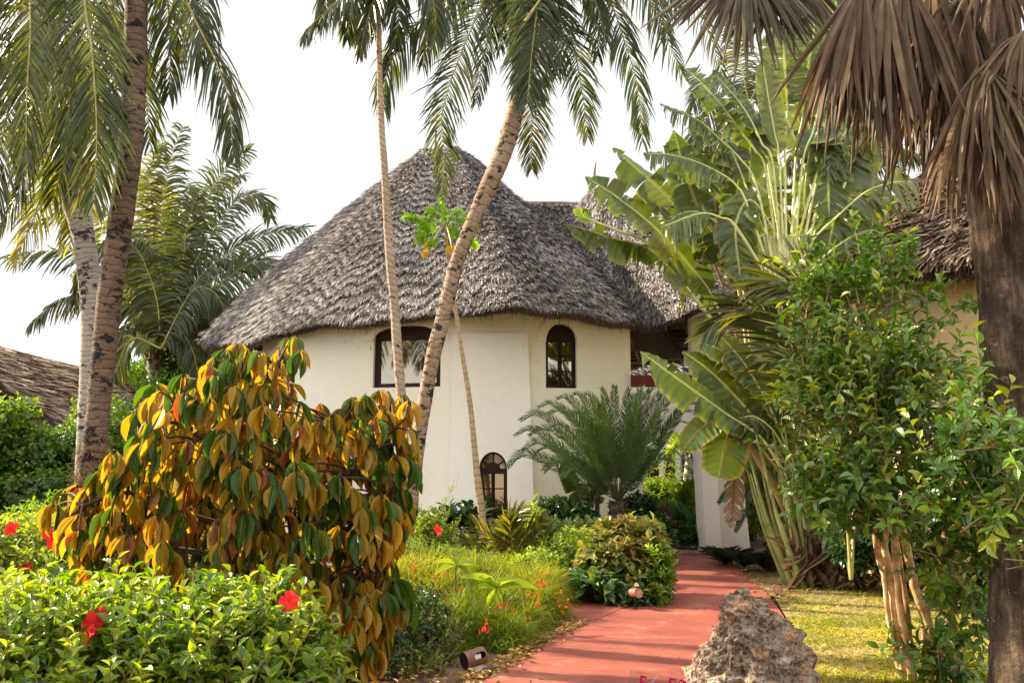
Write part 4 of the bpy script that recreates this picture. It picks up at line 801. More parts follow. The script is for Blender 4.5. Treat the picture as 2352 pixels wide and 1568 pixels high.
# ============================================================ HOUSE BEHIND THE VIEWER (seen in the window panes)
hb = thing('thatched_house', 'thatched house on the near side of the garden, mirrored in the window panes', 'house', (-3, -20, 0))
cone_roof([A(-3+12*math.cos(a), -20-12*math.sin(a), 4.4) for a in np.linspace(0, 2*PI, 13)[:-1]], A(-3, -20, 16), n=26000, parent=hb, L=.5, wd=.09, fringe=300, mat=T_BROWN)
mb = MB(); mb.tube([A(-3, -20, -.1), A(-3, -20, 4.5)], 10.8, 24); mb.build('wall', M_WALL, hb)
# ============================================================ PALMS
def fr_(parent, pts, Y, L, n=62, **k):
    P = px(pts, Y); return frond(parent, P, L, n, **k)
# --- near left palm
p1 = thing('coconut_palm', 'tall near palm with black-blotched brown trunk, left of the house', 'palm', gp(185, 9.0), 'coconut palms')
trunk(p1, px([(325,-220),(316,-60),(312,60),(308,200),(300,330),(285,450),(270,560),(252,680),(240,800),(230,900),(220,1000),(206,1110),(190,1240),(176,1440)], 9.0), [.115,.12,.122,.12,.122,.125,.12,.118,.118,.125,.135,.15], B_DARK, rings=12)
mb = MB()
for k in range(700):   # root fibres low on the trunk
    y = 1110-110*rs.rand()**1.5 if k % 2 else 1110+150*rs.rand(); xc = np.interp(y, [900,1000,1110,1240], [230,220,206,190]); a = rs.rand()*2*PI; c = W(xc, y, 9.0)
    o_ = A(math.cos(a), math.sin(a), 0); b = c+o_*.125; mb.tube([b, b+o_*.02+A(rs.randn()*.02, 0, rs.randn()*.03), b+o_*(.01+.03*rs.rand())+A(rs.randn()*.04, rs.randn()*.04, -.05)], .0022, 3, cap=False)
mb.build('root_fibre', B_BROWN, p1)
for pts, Y, L, kw in [
    ([(325,-230),(380,-120),(440,30),(490,130),(525,230),(534,340)], 9.2, .80, dict(n=80, droop=2.2, H=(.3,-.5,.8), a0=80, a1=30)),
    ([(330,-220),(370,-110),(385,0),(392,110),(388,215)], 9.6, .62, dict(n=60, droop=2.0)),
    ([(325,-230),(410,-150),(455,-70),(470,60),(462,150)], 10.0, .6, dict(n=56, droop=2.0)),
    ([(320,-230),(240,-160),(196,-20),(212,120),(222,300),(216,465)], 8.6, .78, dict(n=96, droop=1.0, H=(.15,-1,.2), a0=66, a1=34)),
    ([(315,-230),(180,-220),(80,-60),(70,90),(62,220),(60,370)], 8.7, .80, dict(n=88, droop=1.1, H=(-.1,-1,.2))),
    ([(315,-230),(230,-200),(150,-40),(150,100),(160,230),(150,330)], 9.6, .75, dict(n=70, droop=1.6)),
    ([(320,-230),(290,-140),(262,0),(262,140),(270,260),(262,360)], 9.7, .55, dict(n=60, droop=1.6)),
    ([(315,-230),(120,-230),(-20,-90),(-60,80),(-70,260)], 8.8, .85, dict(n=80, droop=1.7)),
    ([(325,-240),(480,-300),(620,-260),(700,-140)], 8.5, .8, dict(n=60, droop=1.6)),
    ([(325,-240),(330,-380),(300,-520),(240,-620)], 9.5, .8, dict(n=60, droop=1.2)),
    ([(320,-240),(180,-380),(20,-430),(-140,-380)], 9.0, .8, dict(n=60, droop=1.6)),
    ([(325,-240),(420,-420),(520,-520),(640,-540)], 10.5, .8, dict(n=60, droop=1.4)),
]: fr_(p1, pts, Y, L, rbase=.42, **kw)
# --- second left palm, grey trunk
p2 = thing('coconut_palm', 'palm with pale grey ringed trunk directly behind the brown blotched one', 'palm', gp(193, 10.4), 'coconut palms')
trunk(p2, px([(60,20),(95,160),(128,310),(162,440),(188,530),(203,620),(212,740),(209,860),(204,960),(198,1100),(192,1330)], 10.4), [.115,.12,.125,.13,.13,.13,.125,.125,.13,.15], B_GREY, rings=16)
for pts, Y, L, kw in [
    ([(60,20),(130,120),(165,230),(150,360),(120,460)], 10.2, .75, dict(n=70, droop=1.2)),
    ([(60,20),(40,120),(20,240),(-5,380),(-20,500)], 10.0, .78, dict(n=76, droop=1.0)),
    ([(60,20),(90,150),(85,290),(50,420),(0,520)], 10.8, .72, dict(n=76, droop=1.3, mat=M_COCO)),
    ([(60,20),(-40,20),(-120,120),(-160,300)], 10.2, .8, dict(n=60, droop=1.6)),
    ([(60,20),(180,0),(280,80),(330,200),(345,330)], 11.2, .7, dict(n=66, droop=1.6)),
    ([(60,20),(150,200),(175,330),(180,440),(160,560)], 11.4, .75, dict(n=70, droop=1.0, mat=M_COCO_Y, rbase=.5)),
    ([(60,20),(110,240),(105,400),(70,520),(30,600)], 11.6, .72, dict(n=70, droop=1.2, mat=M_COCO_Y, rbase=.4)),
    ([(60,20),(-20,-110),(-150,-160),(-300,-90)], 10.4, .8, dict(n=60, droop=1.6)),
    ([(60,20),(90,-140),(160,-260),(260,-300)], 11.0, .8, dict(n=60, droop=1.4)),
    ([(60,20),(20,-140),(10,-300),(40,-420)], 11.0, .8, dict(n=60, droop=1.2)),
    ([(60,20),(-100,-60),(-260,-40),(-360,120)], 10.0, .8, dict(n=60, droop=1.8)),
]: fr_(p2, pts, Y, L, **kw)
# --- middle distance coconut palm with green nuts
p3_ = thing('coconut_palm', 'bushy coconut palm with green nuts between the left trunks and the thatched house', 'palm', gp(372, 25.0), 'coconut palms')
trunk(p3_, px([(368,830),(370,900),(372,990),(374,1080),(378,1230)], 25.0), [.36,.27,.21,.21,.25], B_GREY, rings=12)
mb = MB()
for k in range(26):
    a = k*2.4; c = W(368, 850, 25.0); d = A(math.cos(a)*.25, math.sin(a)*.25, 1); b = c+A(math.cos(a)*.21, math.sin(a)*.21, -.33+.027*k)
    mb.tube([b, b+d*.25, b+d*.25+A(math.cos(a)*.15, math.sin(a)*.15, .2)], [.12, .08, .04], 6, rough=.1)
mb.build('leaf_base', M_RACH_DK, p3_)
for k, (a, b, dy) in enumerate([(345,775,-.55),(362,784,-.65),(380,772,-.6),(352,792,-.6),(338,790,-.5),(392,786,-.5),(372,764,-.5)]):
    mb = MB(); c = W(a, b, 25.0+dy); u, v = np.meshgrid(np.linspace(0, 2*PI, 13), np.linspace(0, PI, 9)); P = np.stack([.13*np.sin(v)*np.cos(u), .13*np.sin(v)*np.sin(u), .17*np.cos(v)], -1)+c; mb.grid(P)
    mb.build('coconut', M_GREENNUT, p3_, smooth=True)
for pts, dY, L, kw in [
    ([(370,800),(378,650),(372,500),(392,370),(420,290)], .3, .62, {}), ([(370,800),(405,640),(455,500),(510,400),(574,345)], .2, .6, {}),
    ([(370,800),(430,640),(490,530),(545,460),(600,452),(622,500)], -.5, .62, {}), ([(370,800),(440,660),(520,585),(610,540),(706,522)], -.7, .6, dict(droop=1.0)),
    ([(370,800),(440,700),(520,640),(590,600),(660,620)], -1.0, .6, {}), ([(370,800),(352,640),(335,500),(345,400),(370,330)], .4, .62, dict(mat=M_COCO_Y, rbase=.35)),
    ([(370,800),(330,660),(240,600),(130,575),(0,592)], -.6, .62, dict(droop=1.2)), ([(370,800),(320,720),(230,672),(130,690),(66,748)], -.9, .62, dict(droop=2.2)),
    ([(370,800),(320,640),(220,510),(110,440),(10,455)], .6, .6, dict(mat=M_COCO_Y, rbase=.3)), ([(370,800),(430,740),(480,735),(508,800),(515,880)], -1.2, .6, dict(droop=2.0)),
    ([(370,800),(420,700),(455,660),(500,680),(530,760)], -1.5, .6, dict(droop=2.0)), ([(370,800),(330,745),(290,750),(262,820),(255,900)], -1.0, .55, dict(droop=2.0)),
    ([(370,800),(395,690),(420,600),(430,520),(455,440)], -.4, .6, {}), ([(370,800),(360,690),(330,600),(300,560),(262,560)], -1.3, .6, dict(droop=1.6)),
    ([(370,800),(410,760),(440,800),(455,860),(460,930)], -1.4, .5, dict(droop=1.8)), ([(370,800),(300,780),(250,880),(190,870),(150,880)], -1.6, .5, dict(droop=1.6, mat=M_COCO_Y, rbase=.2)),
    ([(370,800),(450,620),(540,600),(640,640)], .9, .6, dict(droop=1.6)), ([(370,800),(400,560),(470,440),(560,400)], 1.0, .6, {}), ([(370,800),(280,560),(180,480),(60,520)], 1.2, .6, {}),
    ([(370,800),(380,600),(345,420),(300,380)], 1.2, .6, dict(mat=M_COCO_Y)), ([(370,800),(340,620),(270,540),(200,600),(170,700)], -1.2, .55, dict(droop=2.0)),
    ([(370,800),(450,750),(540,690),(600,690),(640,730)], .5, .6, dict(droop=1.6)),
]: fr_(p3_, pts, 25.0+dY*1.3, L*1.6, n=96, wid=.058, **{**dict(droop=1.3), **kw})
# --- a taller palm added behind the left pair, for shade and yellow fronds
p3b = thing('coconut_palm', 'taller palm added for shade, hidden behind the hanging fronds of the near left pair', 'palm', gp(204, 18.5), 'coconut palms')
trunk(p3b, px([(150,60),(172,260),(196,520),(208,760),(206,1000),(204,1255)], 18.5), [.15,.16,.17,.2], B_GREY, rings=10)
for pts, dY, kw in [([(150,60),(60,40),(0,110),(-40,220)], 0, {}), ([(150,60),(240,20),(300,90),(330,200)], -.5, {}), ([(150,60),(100,150),(70,280),(60,400)], -.6, dict(mat=M_COCO_Y)), ([(150,60),(190,160),(200,290),(180,420)], .4, dict(mat=M_COCO_Y)), ([(150,60),(130,-60),(100,-160)], 0, {}), ([(150,60),(230,-70),(330,-90)], .4, {}), ([(150,60),(60,-80),(-40,-90)], .4, {}), ([(150,60),(40,100),(-20,260),(-30,400)], .8, dict(mat=M_COCO_Y)), ([(150,60),(180,120),(230,240),(250,360)], -.8, {}), ([(150,60),(140,200),(130,320),(110,440)], .2, {})]:
    fr_(p3b, pts, 18.5+dY, .95, n=64, wid=.032, droop=1.4, **kw)
# --- centre palm leaning right
p4_ = thing('coconut_palm', 'leaning palm with scarred trunk crossing in front of the house and its big window', 'palm', gp(934, 13.0), 'coconut palms')
trunk(p4_, px([(1206,60),(1196,190),(1178,280),(1150,365),(1112,450),(1078,530),(1050,600),(1031,674),(1014,744),(1000,795),(986,861),(978,908),(966,980),(955,1060),(944,1150),(934,1330)], 13.0), [.10,.125,.135,.142,.14,.125,.112,.108,.11,.112,.108,.104,.102,.11,.13,.16], B_CENT, rings=6.5, bulge=.07)
for pts, Y, L, kw in [
    ([(1206,50),(1236,-60),(1232,30),(1222,117),(1216,180),(1211,238)], 12.2, .78, dict(n=86, droop=.9, H=(.1,-1,.1), wid=.032, rbase=.25, rsd=.15)),
    ([(1206,50),(1150,-60),(1111,0),(1084,62),(1049,148),(1025,219),(1013,281),(1020,350),(1014,440)], 12.6, .62, dict(n=96, droop=1.0, H=(.2,-1,.1))),
    ([(1206,50),(1100,-90),(1005,31),(947,62),(908,120),(884,190),(882,250)], 12.8, .85, dict(n=90, droop=2.4, wid=.03)),
    ([(1206,50),(1165,-50),(1136,10),(1120,90),(1104,170),(1094,235)], 13.4, .55, dict(n=60, droop=1.5)),
    ([(1206,50),(1240,-30),(1271,23),(1314,98),(1338,219),(1350,312)], 13.0, .62, dict(n=76, droop=1.0, H=(.2,-1,.1))),
    ([(1206,50),(1240,80),(1222,176),(1222,273),(1221,388)], 13.9, .60, dict(n=70, droop=.8, H=(.0,-1,.1), mat=M_COCO, rbase=.6)),
    ([(1206,50),(1300,-120),(1396,0),(1435,98),(1463,195),(1476,326)], 12.9, .72, dict(n=90, droop=1.5, wid=.03)),
    ([(1206,50),(1280,-80),(1350,-60),(1372,40),(1372,130)], 13.6, .7, dict(n=66, droop=1.9)),
    ([(1206,50),(1320,-180),(1474,-20),(1520,70),(1570,176)], 13.4, .72, dict(n=76, droop=1.3)),
    ([(1206,50),(1380,-190),(1540,-60),(1620,60),(1660,170)], 14.0, .7, dict(n=70, droop=1.4)),
    ([(1206,50),(1060,-160),(960,-120),(890,-40),(860,40)], 13.8, .8, dict(n=66, droop=1.9)),
    ([(1206,50),(1170,-40),(1180,30),(1196,90),(1200,160)], 12.5, .5, dict(n=50, droop=1.0)),
    ([(1206,50),(1270,-20),(1290,60),(1290,120),(1280,170)], 12.4, .55, dict(n=50, droop=1.2)),
    ([(1206,50),(1080,-60),(1020,20),(985,100),(970,150)], 13.2, .7, dict(n=66, droop=2.0)),
    ([(1206,50),(1120,-130),(1040,-60),(1010,20),(1000,90)], 12.9, .7, dict(n=66, droop=1.6)), ([(1206,50),(1000,-160),(900,-60),(840,30),(810,100)], 13.6, .75, dict(n=70, droop=1.9)),
    ([(1206,50),(1250,-110),(1330,-70),(1370,10),(1390,90)], 12.6, .65, dict(n=66, droop=1.5)), ([(1206,50),(1340,-200),(1450,-110),(1510,-10),(1535,90)], 12.7, .7, dict(n=70, droop=1.6)),
    ([(1206,50),(1400,-220),(1560,-130),(1650,-20),(1700,80)], 13.2, .75, dict(n=70, droop=1.6)), ([(1206,50),(1180,-90),(1160,-30),(1150,40),(1150,110)], 13.5, .6, dict(n=60, droop=1.4)),
    ([(1206,50),(1210,-160),(1180,-320),(1100,-420)], 13.2, .8, dict(n=60, droop=1.2)), ([(1206,50),(1300,-150),(1420,-260),(1580,-270)], 12.4, .8, dict(n=60, droop=1.4)),
    ([(1206,50),(1060,-200),(900,-280),(760,-220)], 12.8, .8, dict(n=60, droop=1.6)), ([(1206,50),(1290,-60),(1400,-120),(1500,-80),(1560,20)], 12.0, .8, dict(n=66, droop=1.9)),
]: fr_(p4_, pts, Y, L, **kw)
mb = MB()
for k in range(30):
    a = k*2.4; c = W(1202, 120, 13.0); b = c+A(math.cos(a)*.09, math.sin(a)*.09, -.28+.02*k); mb.tube([b, b+A(math.cos(a)*.05, math.sin(a)*.05, .2), b+A(math.cos(a)*.14, math.sin(a)*.14, .42)], [.06, .045, .03], 5, rough=.1)
mb.build('leaf_base', M_RACH_DK, p4_)
# --- slender palm
p5_ = thing('slender_palm', 'very thin straight palm trunk with diamond leaf scars, beside the leaning palm', 'palm', gp(934, 12.5))
trunk(p5_, px([(866,-130),(868,0),(870,80),(875,273),(883,390),(895,586),(904,674),(912,791),(920,890),(925,960),(930,1080),(935,1330)], 12.5), [.036,.038,.042,.046,.054,.06,.066,.068,.068,.07,.07,.08], B_THIN, rings=13, bulge=.16)
for pts, Y, L, kw in [
    ([(866,-130),(835,-60),(775,4),(726,46),(696,84)], 12.3, .62, dict(n=60, droop=2.6)), ([(866,-130),(870,-40),(852,20),(836,75),(826,128)], 12.4, .5, dict(n=56, droop=1.6)),
    ([(866,-130),(820,-120),(772,-60),(748,0),(742,50)], 12.7, .55, dict(n=56, droop=2.2)), ([(866,-130),(900,-60),(910,0),(916,50),(905,110)], 12.6, .5, dict(n=50, droop=1.8)),
    ([(866,-130),(940,-100),(985,-30),(1000,40),(1000,90)], 12.2, .6, dict(n=60, droop=2.0)), ([(866,-130),(800,-200),(720,-200),(650,-140)], 12.5, .6, dict(n=50, droop=1.8)),
    ([(866,-130),(900,-260),(980,-320),(1060,-280)], 12.5, .6, dict(n=50, droop=1.6)), ([(866,-130),(850,-260),(790,-360),(720,-380)], 12.8, .6, dict(n=50, droop=1.4)),
    ([(866,-130),(870,-60),(880,-10),(872,40),(862,80)], 12.8, .45, dict(n=50, droop=1.8)),
    ([(866,-130),(830,-50),(812,10),(800,60),(798,90)], 12.9, .5, dict(n=50, droop=2.0)),
]: fr_(p5_, pts, Y, L, wid=.034, rr=.013, **kw)
# --- papaya
pp = thing('papaya_tree', 'slim papaya with bright green lobed leaves in front of the thatch', 'tree', gp(1110, 14.6))
trunk(pp, px([(1024,520),(1028,580),(1035,640),(1043,690),(1060,800),(1080,930),(1095,1080),(1108,1195),(1112,1310)], 14.6), [.025,.03,.033,.035,.042,.048,.056,.064,.075], B_PAP, rings=9, bulge=.12)
def papaya_leaf(tip, s, mat, Y=14.6, hubp=(1024, 515)):
    mb = MB(); h = W(*hubp, Y); e = W(tip[0], tip[1], Y+rs.randn()*.25); mb.tube(spline([h, (h+e)/2+A(0, 0, .04), e], 6), .008, 4, m=1)
    d0 = nrm(e-h+A(0, 0, -.1)); f = nrm(A(rs.randn()*.3, -.7, .6+rs.randn()*.3)); side = nrm(np.cross(d0, f))
    for a in (-130, -88, -48, 0, 48, 88, 130):
        r = math.radians(a); d = nrm(d0*math.cos(r)+side*math.sin(r)+A(0, 0, -.12)); L = s*(1-.30*abs(a)/130); rr_ = rs.rand()
        put_leaves(mb, L_MID, np.array([e]), np.array([d]), np.array([f]), L, L*.42, np.array([rr_]))
        for sg in (-1, 1):
            for q in (.38, .62):
                d2 = nrm(d*.8+np.cross(d, f)*sg*.7); put_leaves(mb, L_MID, np.array([e+d*L*q]), np.array([d2]), np.array([f]), L*.38, L*.17, np.array([rr_]))
    return mb.build('leaf', [mat, M_PET], pp)
for t_, s in [((960,500),.26),((972,540),.22),((1000,485),.24),((1018,478),.22),((1042,487),.24),((1065,500),.24),((1080,520),.2),((1085,552),.2),((945,497),.2),((985,515),.25),((1040,525),.22),((1010,505),.24),((995,553),.2),((1060,548),.18),((1028,500),.2)]: papaya_leaf(t_, s, M_PAPAYA)
for t_ in [(978,578),(1038,570),(982,562)]: papaya_leaf(t_, .14, M_PAPAYA_Y)
# ============================================================ TRAVELLER'S PALM AND BANANA PLANTS
def bl_(parent, pts, Y, w, t0, **k): return banana_leaf(parent, px(pts, Y), w, t0, **k)
tp = thing('travellers_palm', 'huge fan-shaped palm with pale stalks spreading above the right shrubs', 'palm', gp(1880, 12.8))
hub = (1800, 640)
mb = MB()   # overlapping pale leaf bases that make the flat fan
Yh = 12.6
for k, (ex_, ey_) in enumerate([(1690,520),(1716,470),(1738,430),(1760,400),(1775,380),(1790,360),(1803,345),(1815,345),(1828,360),(1842,385),(1856,400),(1872,430),(1886,455),(1900,480)]):
    sgn = (k-6.5)/7; b = W(1832+sgn*26, 880-abs(sgn)*130, Yh+.02*abs(k-6.5)); mid = W(1806+sgn*36, 640-6*abs(sgn), Yh-.05+.03*abs(k-6.5)); e = W(1806+sgn*58, 545-8*abs(sgn), Yh)
    mb.tube(spline([b, mid, e], 16), np.interp(np.linspace(0, 1, 16), [0, .45, 1], [.085, .045, .022]), 7)
mb.build('leaf_base', M_PETPALE, tp)
FAN = [ # stalk and blade paths, tip last
    ([(1690,520),(1655,500),(1618,490),(1575,500),(1545,512),(1517,522)], .32, .22, dict(tears=20, droop=.9)),
    ([(1716,470),(1690,425),(1655,399),(1600,372),(1540,356),(1478,352)], .30, .18, dict(tears=40, droop=.8)),
    ([(1738,430),(1700,365),(1655,322),(1610,280),(1565,258),(1517,238)], .36, .13, dict(tears=60, droop=1.2)),
    ([(1760,400),(1735,345),(1700,300),(1655,240),(1615,195),(1577,158)], .36, .22, dict(tears=26, droop=.2)),
    ([(1775,380),(1750,330),(1722,272),(1690,225),(1660,190),(1636,162)], .40, .16, dict(tears=5, droop=.2)),
    ([(1790,372),(1778,300),(1764,220),(1750,132)], .05, .17, dict(tears=1, droop=.1, mat=M_BAN, rbase=.75, tearamt=.3)),
    ([(1803,345),(1808,260),(1806,190),(1800,120),(1794,52)], .30, .30, dict(tears=26, droop=.3, rbase=.7)),
    ([(1828,360),(1842,280),(1850,210),(1860,130),(1874,40)], .28, .32, dict(tears=24, droop=.35, rbase=.6)),
    ([(1842,385),(1868,300),(1886,223),(1905,150),(1925,80)], .40, .24, dict(tears=20, droop=.3)),
    ([(1870,440),(1900,380),(1929,326),(1965,280),(2015,280),(2068,320)], .42, .32, dict(tears=12, droop=.8)),
    ([(1882,464),(1915,405),(1949,352),(1950,400),(1925,470),(1898,585)], .34, .32, dict(tears=8, droop=.3)),
    ([(1886,500),(1930,465),(1998,457),(2060,458),(2130,485),(2204,526)], .33, .24, dict(tears=10, droop=.9, rbase=.65)),
    ([(1860,560),(1920,500),(1990,440),(2050,420),(2108,416)], .42, .26, dict(tears=18, droop=.8, rbase=.75)),
    ([(1880,600),(1930,560),(1965,540),(2010,530),(2040,560)], .3, .30, dict(tears=14, droop=.7)),
    ([(1740,600),(1690,545),(1612,490),(1560,492),(1528,520)], .55, .2, dict(tears=8, droop=.9, pet=M_PET)),
    ([(1820,600),(1880,500),(1940,400),(1960,300),(1990,200)], .45, .3, dict(tears=18, droop=.3)),
    ([(1810,600),(1760,500),(1720,460),(1690,520),(1700,640)], .35, .26, dict(tears=10, droop=.4)),
    ([(1815,600),(1830,470),(1880,300),(1900,380),(1905,500)], .45, .3, dict(tears=9, droop=.5, rbase=.3)),
    ([(1780,600),(1730,470),(1670,330),(1640,360),(1628,440)], .5, .26, dict(tears=12, droop=.5, rbase=.35)),
    ([(1800,600),(1770,420),(1745,260),(1725,330),(1722,420)], .5, .24, dict(tears=8, droop=.4, rbase=.4)),
    ([(1830,560),(1870,420),(1912,310),(1900,400)], .55, .22, dict(tears=30, droop=.8)),
]
for i, (pts, t0, w, kw) in enumerate(FAN):
    d = [math.hypot(b[0]-a[0], b[1]-a[1]) for a, b in zip(pts[:-1], pts[1:])]; sx_ = (pts[0][0]-1808)/90; st_ = (1808+sx_*34, 640); ex = math.hypot(st_[0]-pts[0][0], st_[1]-pts[0][1]); Lo = sum(d)
    Yk = Yh+.06+.10*(i % 4)-(.2 if i < 6 else 0); q = [(st_[0], st_[1], Yh)]+[(p[0], p[1], Yk) for p in pts]
    bl_(tp, q, Yk, w*1.3, (ex+t0*Lo)/(ex+Lo), pr=.018, **kw)
# plants of the banana kind left of the fan
b1 = thing('bird_of_paradise_tree', 'clump of long-stalked paddle leaves leaning left over the small thatched cone', 'plant', gp(1800, 13.6), 'paddle-leaved plants')
for pts, t0, w, kw in [
    ([(1720,960),(1650,710),(1570,592),(1500,520),(1420,455),(1345,406)], .42, .40, dict(tears=9, droop=.35, rbase=.55)),
    ([(1720,960),(1660,730),(1600,655),(1500,575),(1400,545),(1296,512)], .40, .20, dict(tears=26, droop=1.3, rbase=.5)),
    ([(1730,960),(1680,720),(1620,560),(1568,488),(1490,410),(1408,340)], .50, .42, dict(tears=12, droop=.4, rbase=.55)),
    ([(1730,960),(1690,720),(1650,560),(1600,470),(1570,380),(1548,300)], .50, .34, dict(tears=14, droop=.4)),
    ([(1740,960),(1705,700),(1680,560),(1650,450),(1600,360),(1530,330)], .5, .34, dict(tears=16, droop=.6)),
    ([(1735,960),(1700,690),(1665,530),(1610,440),(1560,440),(1530,500)], .5, .30, dict(tears=22, droop=.9)),
    ([(1745,960),(1715,720),(1700,600),(1690,480),(1700,380)], .5, .32, dict(tears=8, droop=.3)),
    ([(1640,740),(1500,570),(1420,530),(1345,500),(1336,478)], .9, .16, dict(tears=2, droop=.1, mat=M_BAN_BR)),
]: bl_(b1, pts, 13.6+rs.randn()*.25, w, t0, pr=.022, pet=M_PET_BR if rs.rand() < .4 else M_PET, **kw)
b2 = thing('bird_of_paradise_tree', 'low clump of broad paddle leaves reaching left in front of the gateway', 'plant', gp(1880, 12.6), 'paddle-leaved plants')
for pts, t0, w, kw in [
    ([(1860,1330),(1840,1180),(1760,1020),(1665,948),(1560,872),(1470,806)], .50, .26, dict(tears=9, droop=.4, rbase=.5, mat=M_BAN)),
    ([(1865,1330),(1850,1180),(1790,1040),(1720,945),(1640,860),(1568,806)], .55, .34, dict(tears=3, droop=.3, rbase=.45, tearamt=.5)),
    ([(1870,1330),(1850,1150),(1815,985),(1755,880),(1680,815),(1588,780)], .50, .24, dict(tears=3, droop=.4, mat=M_BAN_BR, tearamt=.5)),
    ([(1865,1330),(1840,1130),(1790,985),(1720,850),(1650,765)], .50, .30, dict(tears=5, droop=.3, rbase=.6)),
    ([(1850,1330),(1792,1156),(1692,985),(1660,957),(1610,985),(1568,1032)], .68, .24, dict(tears=1, droop=.2, mat=M_BAN_BR, pet=M_PET_BR, tearamt=.3)),
    ([(1850,1330),(1800,1160),(1705,990),(1690,955),(1670,1010),(1650,1096)], .70, .34, dict(tears=1, droop=.2, mat=M_BAN_BR, pet=M_PET_BR, tearamt=.3)),
    ([(1860,1330),(1815,1130),(1725,1000),(1705,968),(1740,965),(1770,1003)], .74, .22, dict(tears=1, droop=.6, pet=M_PET_BR, tearamt=.3)),
    ([(1870,1330),(1850,1120),(1810,980),(1785,955),(1780,1000),(1784,1068)], .70, .30, dict(tears=3, droop=.2, rbase=.7, tearamt=.4)),
    ([(1870,1330),(1845,1100),(1790,900),(1760,770),(1752,690),(1745,605)], .60, .26, dict(tears=1, droop=.2, mat=M_BAN_BR, tearamt=.3)),
    ([(1880,1330),(1870,1150),(1880,960),(1890,840),(1900,700)], .5, .26, dict(tears=4, droop=.3)),
    ([(1885,1330),(1880,1150),(1850,960),(1810,860),(1790,760)], .5, .28, dict(tears=6, droop=.3)),
    ([(1868,1330),(1845,1140),(1790,1010),(1740,960),(1700,960),(1640,975)], .70, .22, dict(tears=14, droop=1.0)),
    ([(1940,1340),(1960,1250),(1965,1190),(1975,1180),(1985,1240),(1990,1312)], .60, .32, dict(tears=3, droop=.3, rbase=.3)),
]: bl_(b2, pts, 12.6+rs.randn()*.15, w, t0, pr=.024, **kw)
bl_(b2, [(1860,1330),(1800,1150),(1700,1000),(1690,1040),(1684,1150),(1678,1210)], 13.2, .17, .6, mat=M_BAN_DRY, pet=M_RACH_DK, tears=40, droop=.6)
bl_(b2, [(1870,1330),(1800,1000),(1735,740),(1700,720),(1680,760)], 13.4, .15, .68, mat=M_BAN_DRY, pet=M_RACH_DK, tears=40, droop=1.0)
# fleshy stalks and sheaths at the foot
mb = MB(); m2 = MB()
for k in range(34):
    u = (k+.5)/34; bx = 1862+ (u-.5)*96 + rs.randn()*8; ty = 1040+rs.randn()*45; tx = bx + (u-.45)*190 - 28; Yk = 12.6+rs.randn()*.16
    b = W(bx, 1345, 12.65); b[1] = Yk; b[2] = -.02; e = W(tx, ty, Yk); mid = (b+e)/2+A((u-.5)*.12, 0, 0)
    (mb if rs.rand() < (.75 if u < .55 else .3) else m2).tube(spline([b, mid, e], 12), np.interp(np.linspace(0, 1, 12), [0, .3, 1], [.052, .034, .009]), 7, rough=.05)
mb.build('stalk', M_SHEATHG, b2, smooth=True); m2.build('dry_sheath', M_SHEATH, b2)
m3 = MB()
for k in range(90):   # split dry bracts round the foot
    u = rs.rand(); b = W(1812+rs.rand()*230, 1345, 12.6); b[2] = .1+rs.rand()*.45; b[1] -= .1+.15*rs.rand(); d = nrm(A(-.55+rs.randn()*.7, -.2, .9 if rs.rand() < .6 else -.4)); L = .25+.35*rs.rand()
    put_leaves(m3, leaf_tpl(5, [(0,.5),(.3,1),(.7,.7),(1,.05)], .6, .25), np.array([b]), np.array([d]), np.array([A(0,-1,.2)]), L, .09, np.array([rs.rand()]))
m3.build('bract', M_BAN_DRY, b2)
# further plants behind
b3 = thing('bird_of_paradise_tree', 'tall broad-leaved plant rising behind the fan, half hidden by dry fan leaves', 'plant', gp(1950, 15.0), 'paddle-leaved plants')
for pts, t0, w in [([(1900,900),(1890,500),(1850,250),(1830,120),(1830,20)], .6, .36), ([(1900,900),(1905,480),(1890,260),(1900,100),(1930,-30)], .6, .4), ([(1910,900),(1930,500),(1990,300),(2060,240),(2110,290)], .6, .42), ([(1900,900),(1880,500),(1800,250),(1780,140),(1770,60)], .62, .34), ([(1910,900),(1960,560),(2010,440),(2060,420),(2100,460)], .6, .4), ([(1890,900),(1840,560),(1740,420),(1700,350),(1680,260)], .6, .36), ([(1910,900),(1960,600),(2000,520),(2020,560),(2030,640)], .55, .4), ([(1905,900),(1920,620),(1950,560),(1960,640),(1950,720)], .5, .4), ([(1890,900),(1850,640),(1810,560),(1780,600),(1770,700)], .5, .36), ([(1890,900),(1850,700),(1790,480),(1770,400),(1760,330)], .4, .42), ([(1895,900),(1870,700),(1850,500),(1850,420),(1860,340)], .4, .42), ([(1890,900),(1840,720),(1740,560),(1710,500),(1690,440)], .4, .42), ([(1900,900),(1880,720),(1880,600),(1890,520),(1915,450)], .4, .42)]:
    bl_(b3, pts, 15.0+rs.randn()*.3, w, t0, tears=16, droop=.5, pr=.03, rbase=.5)
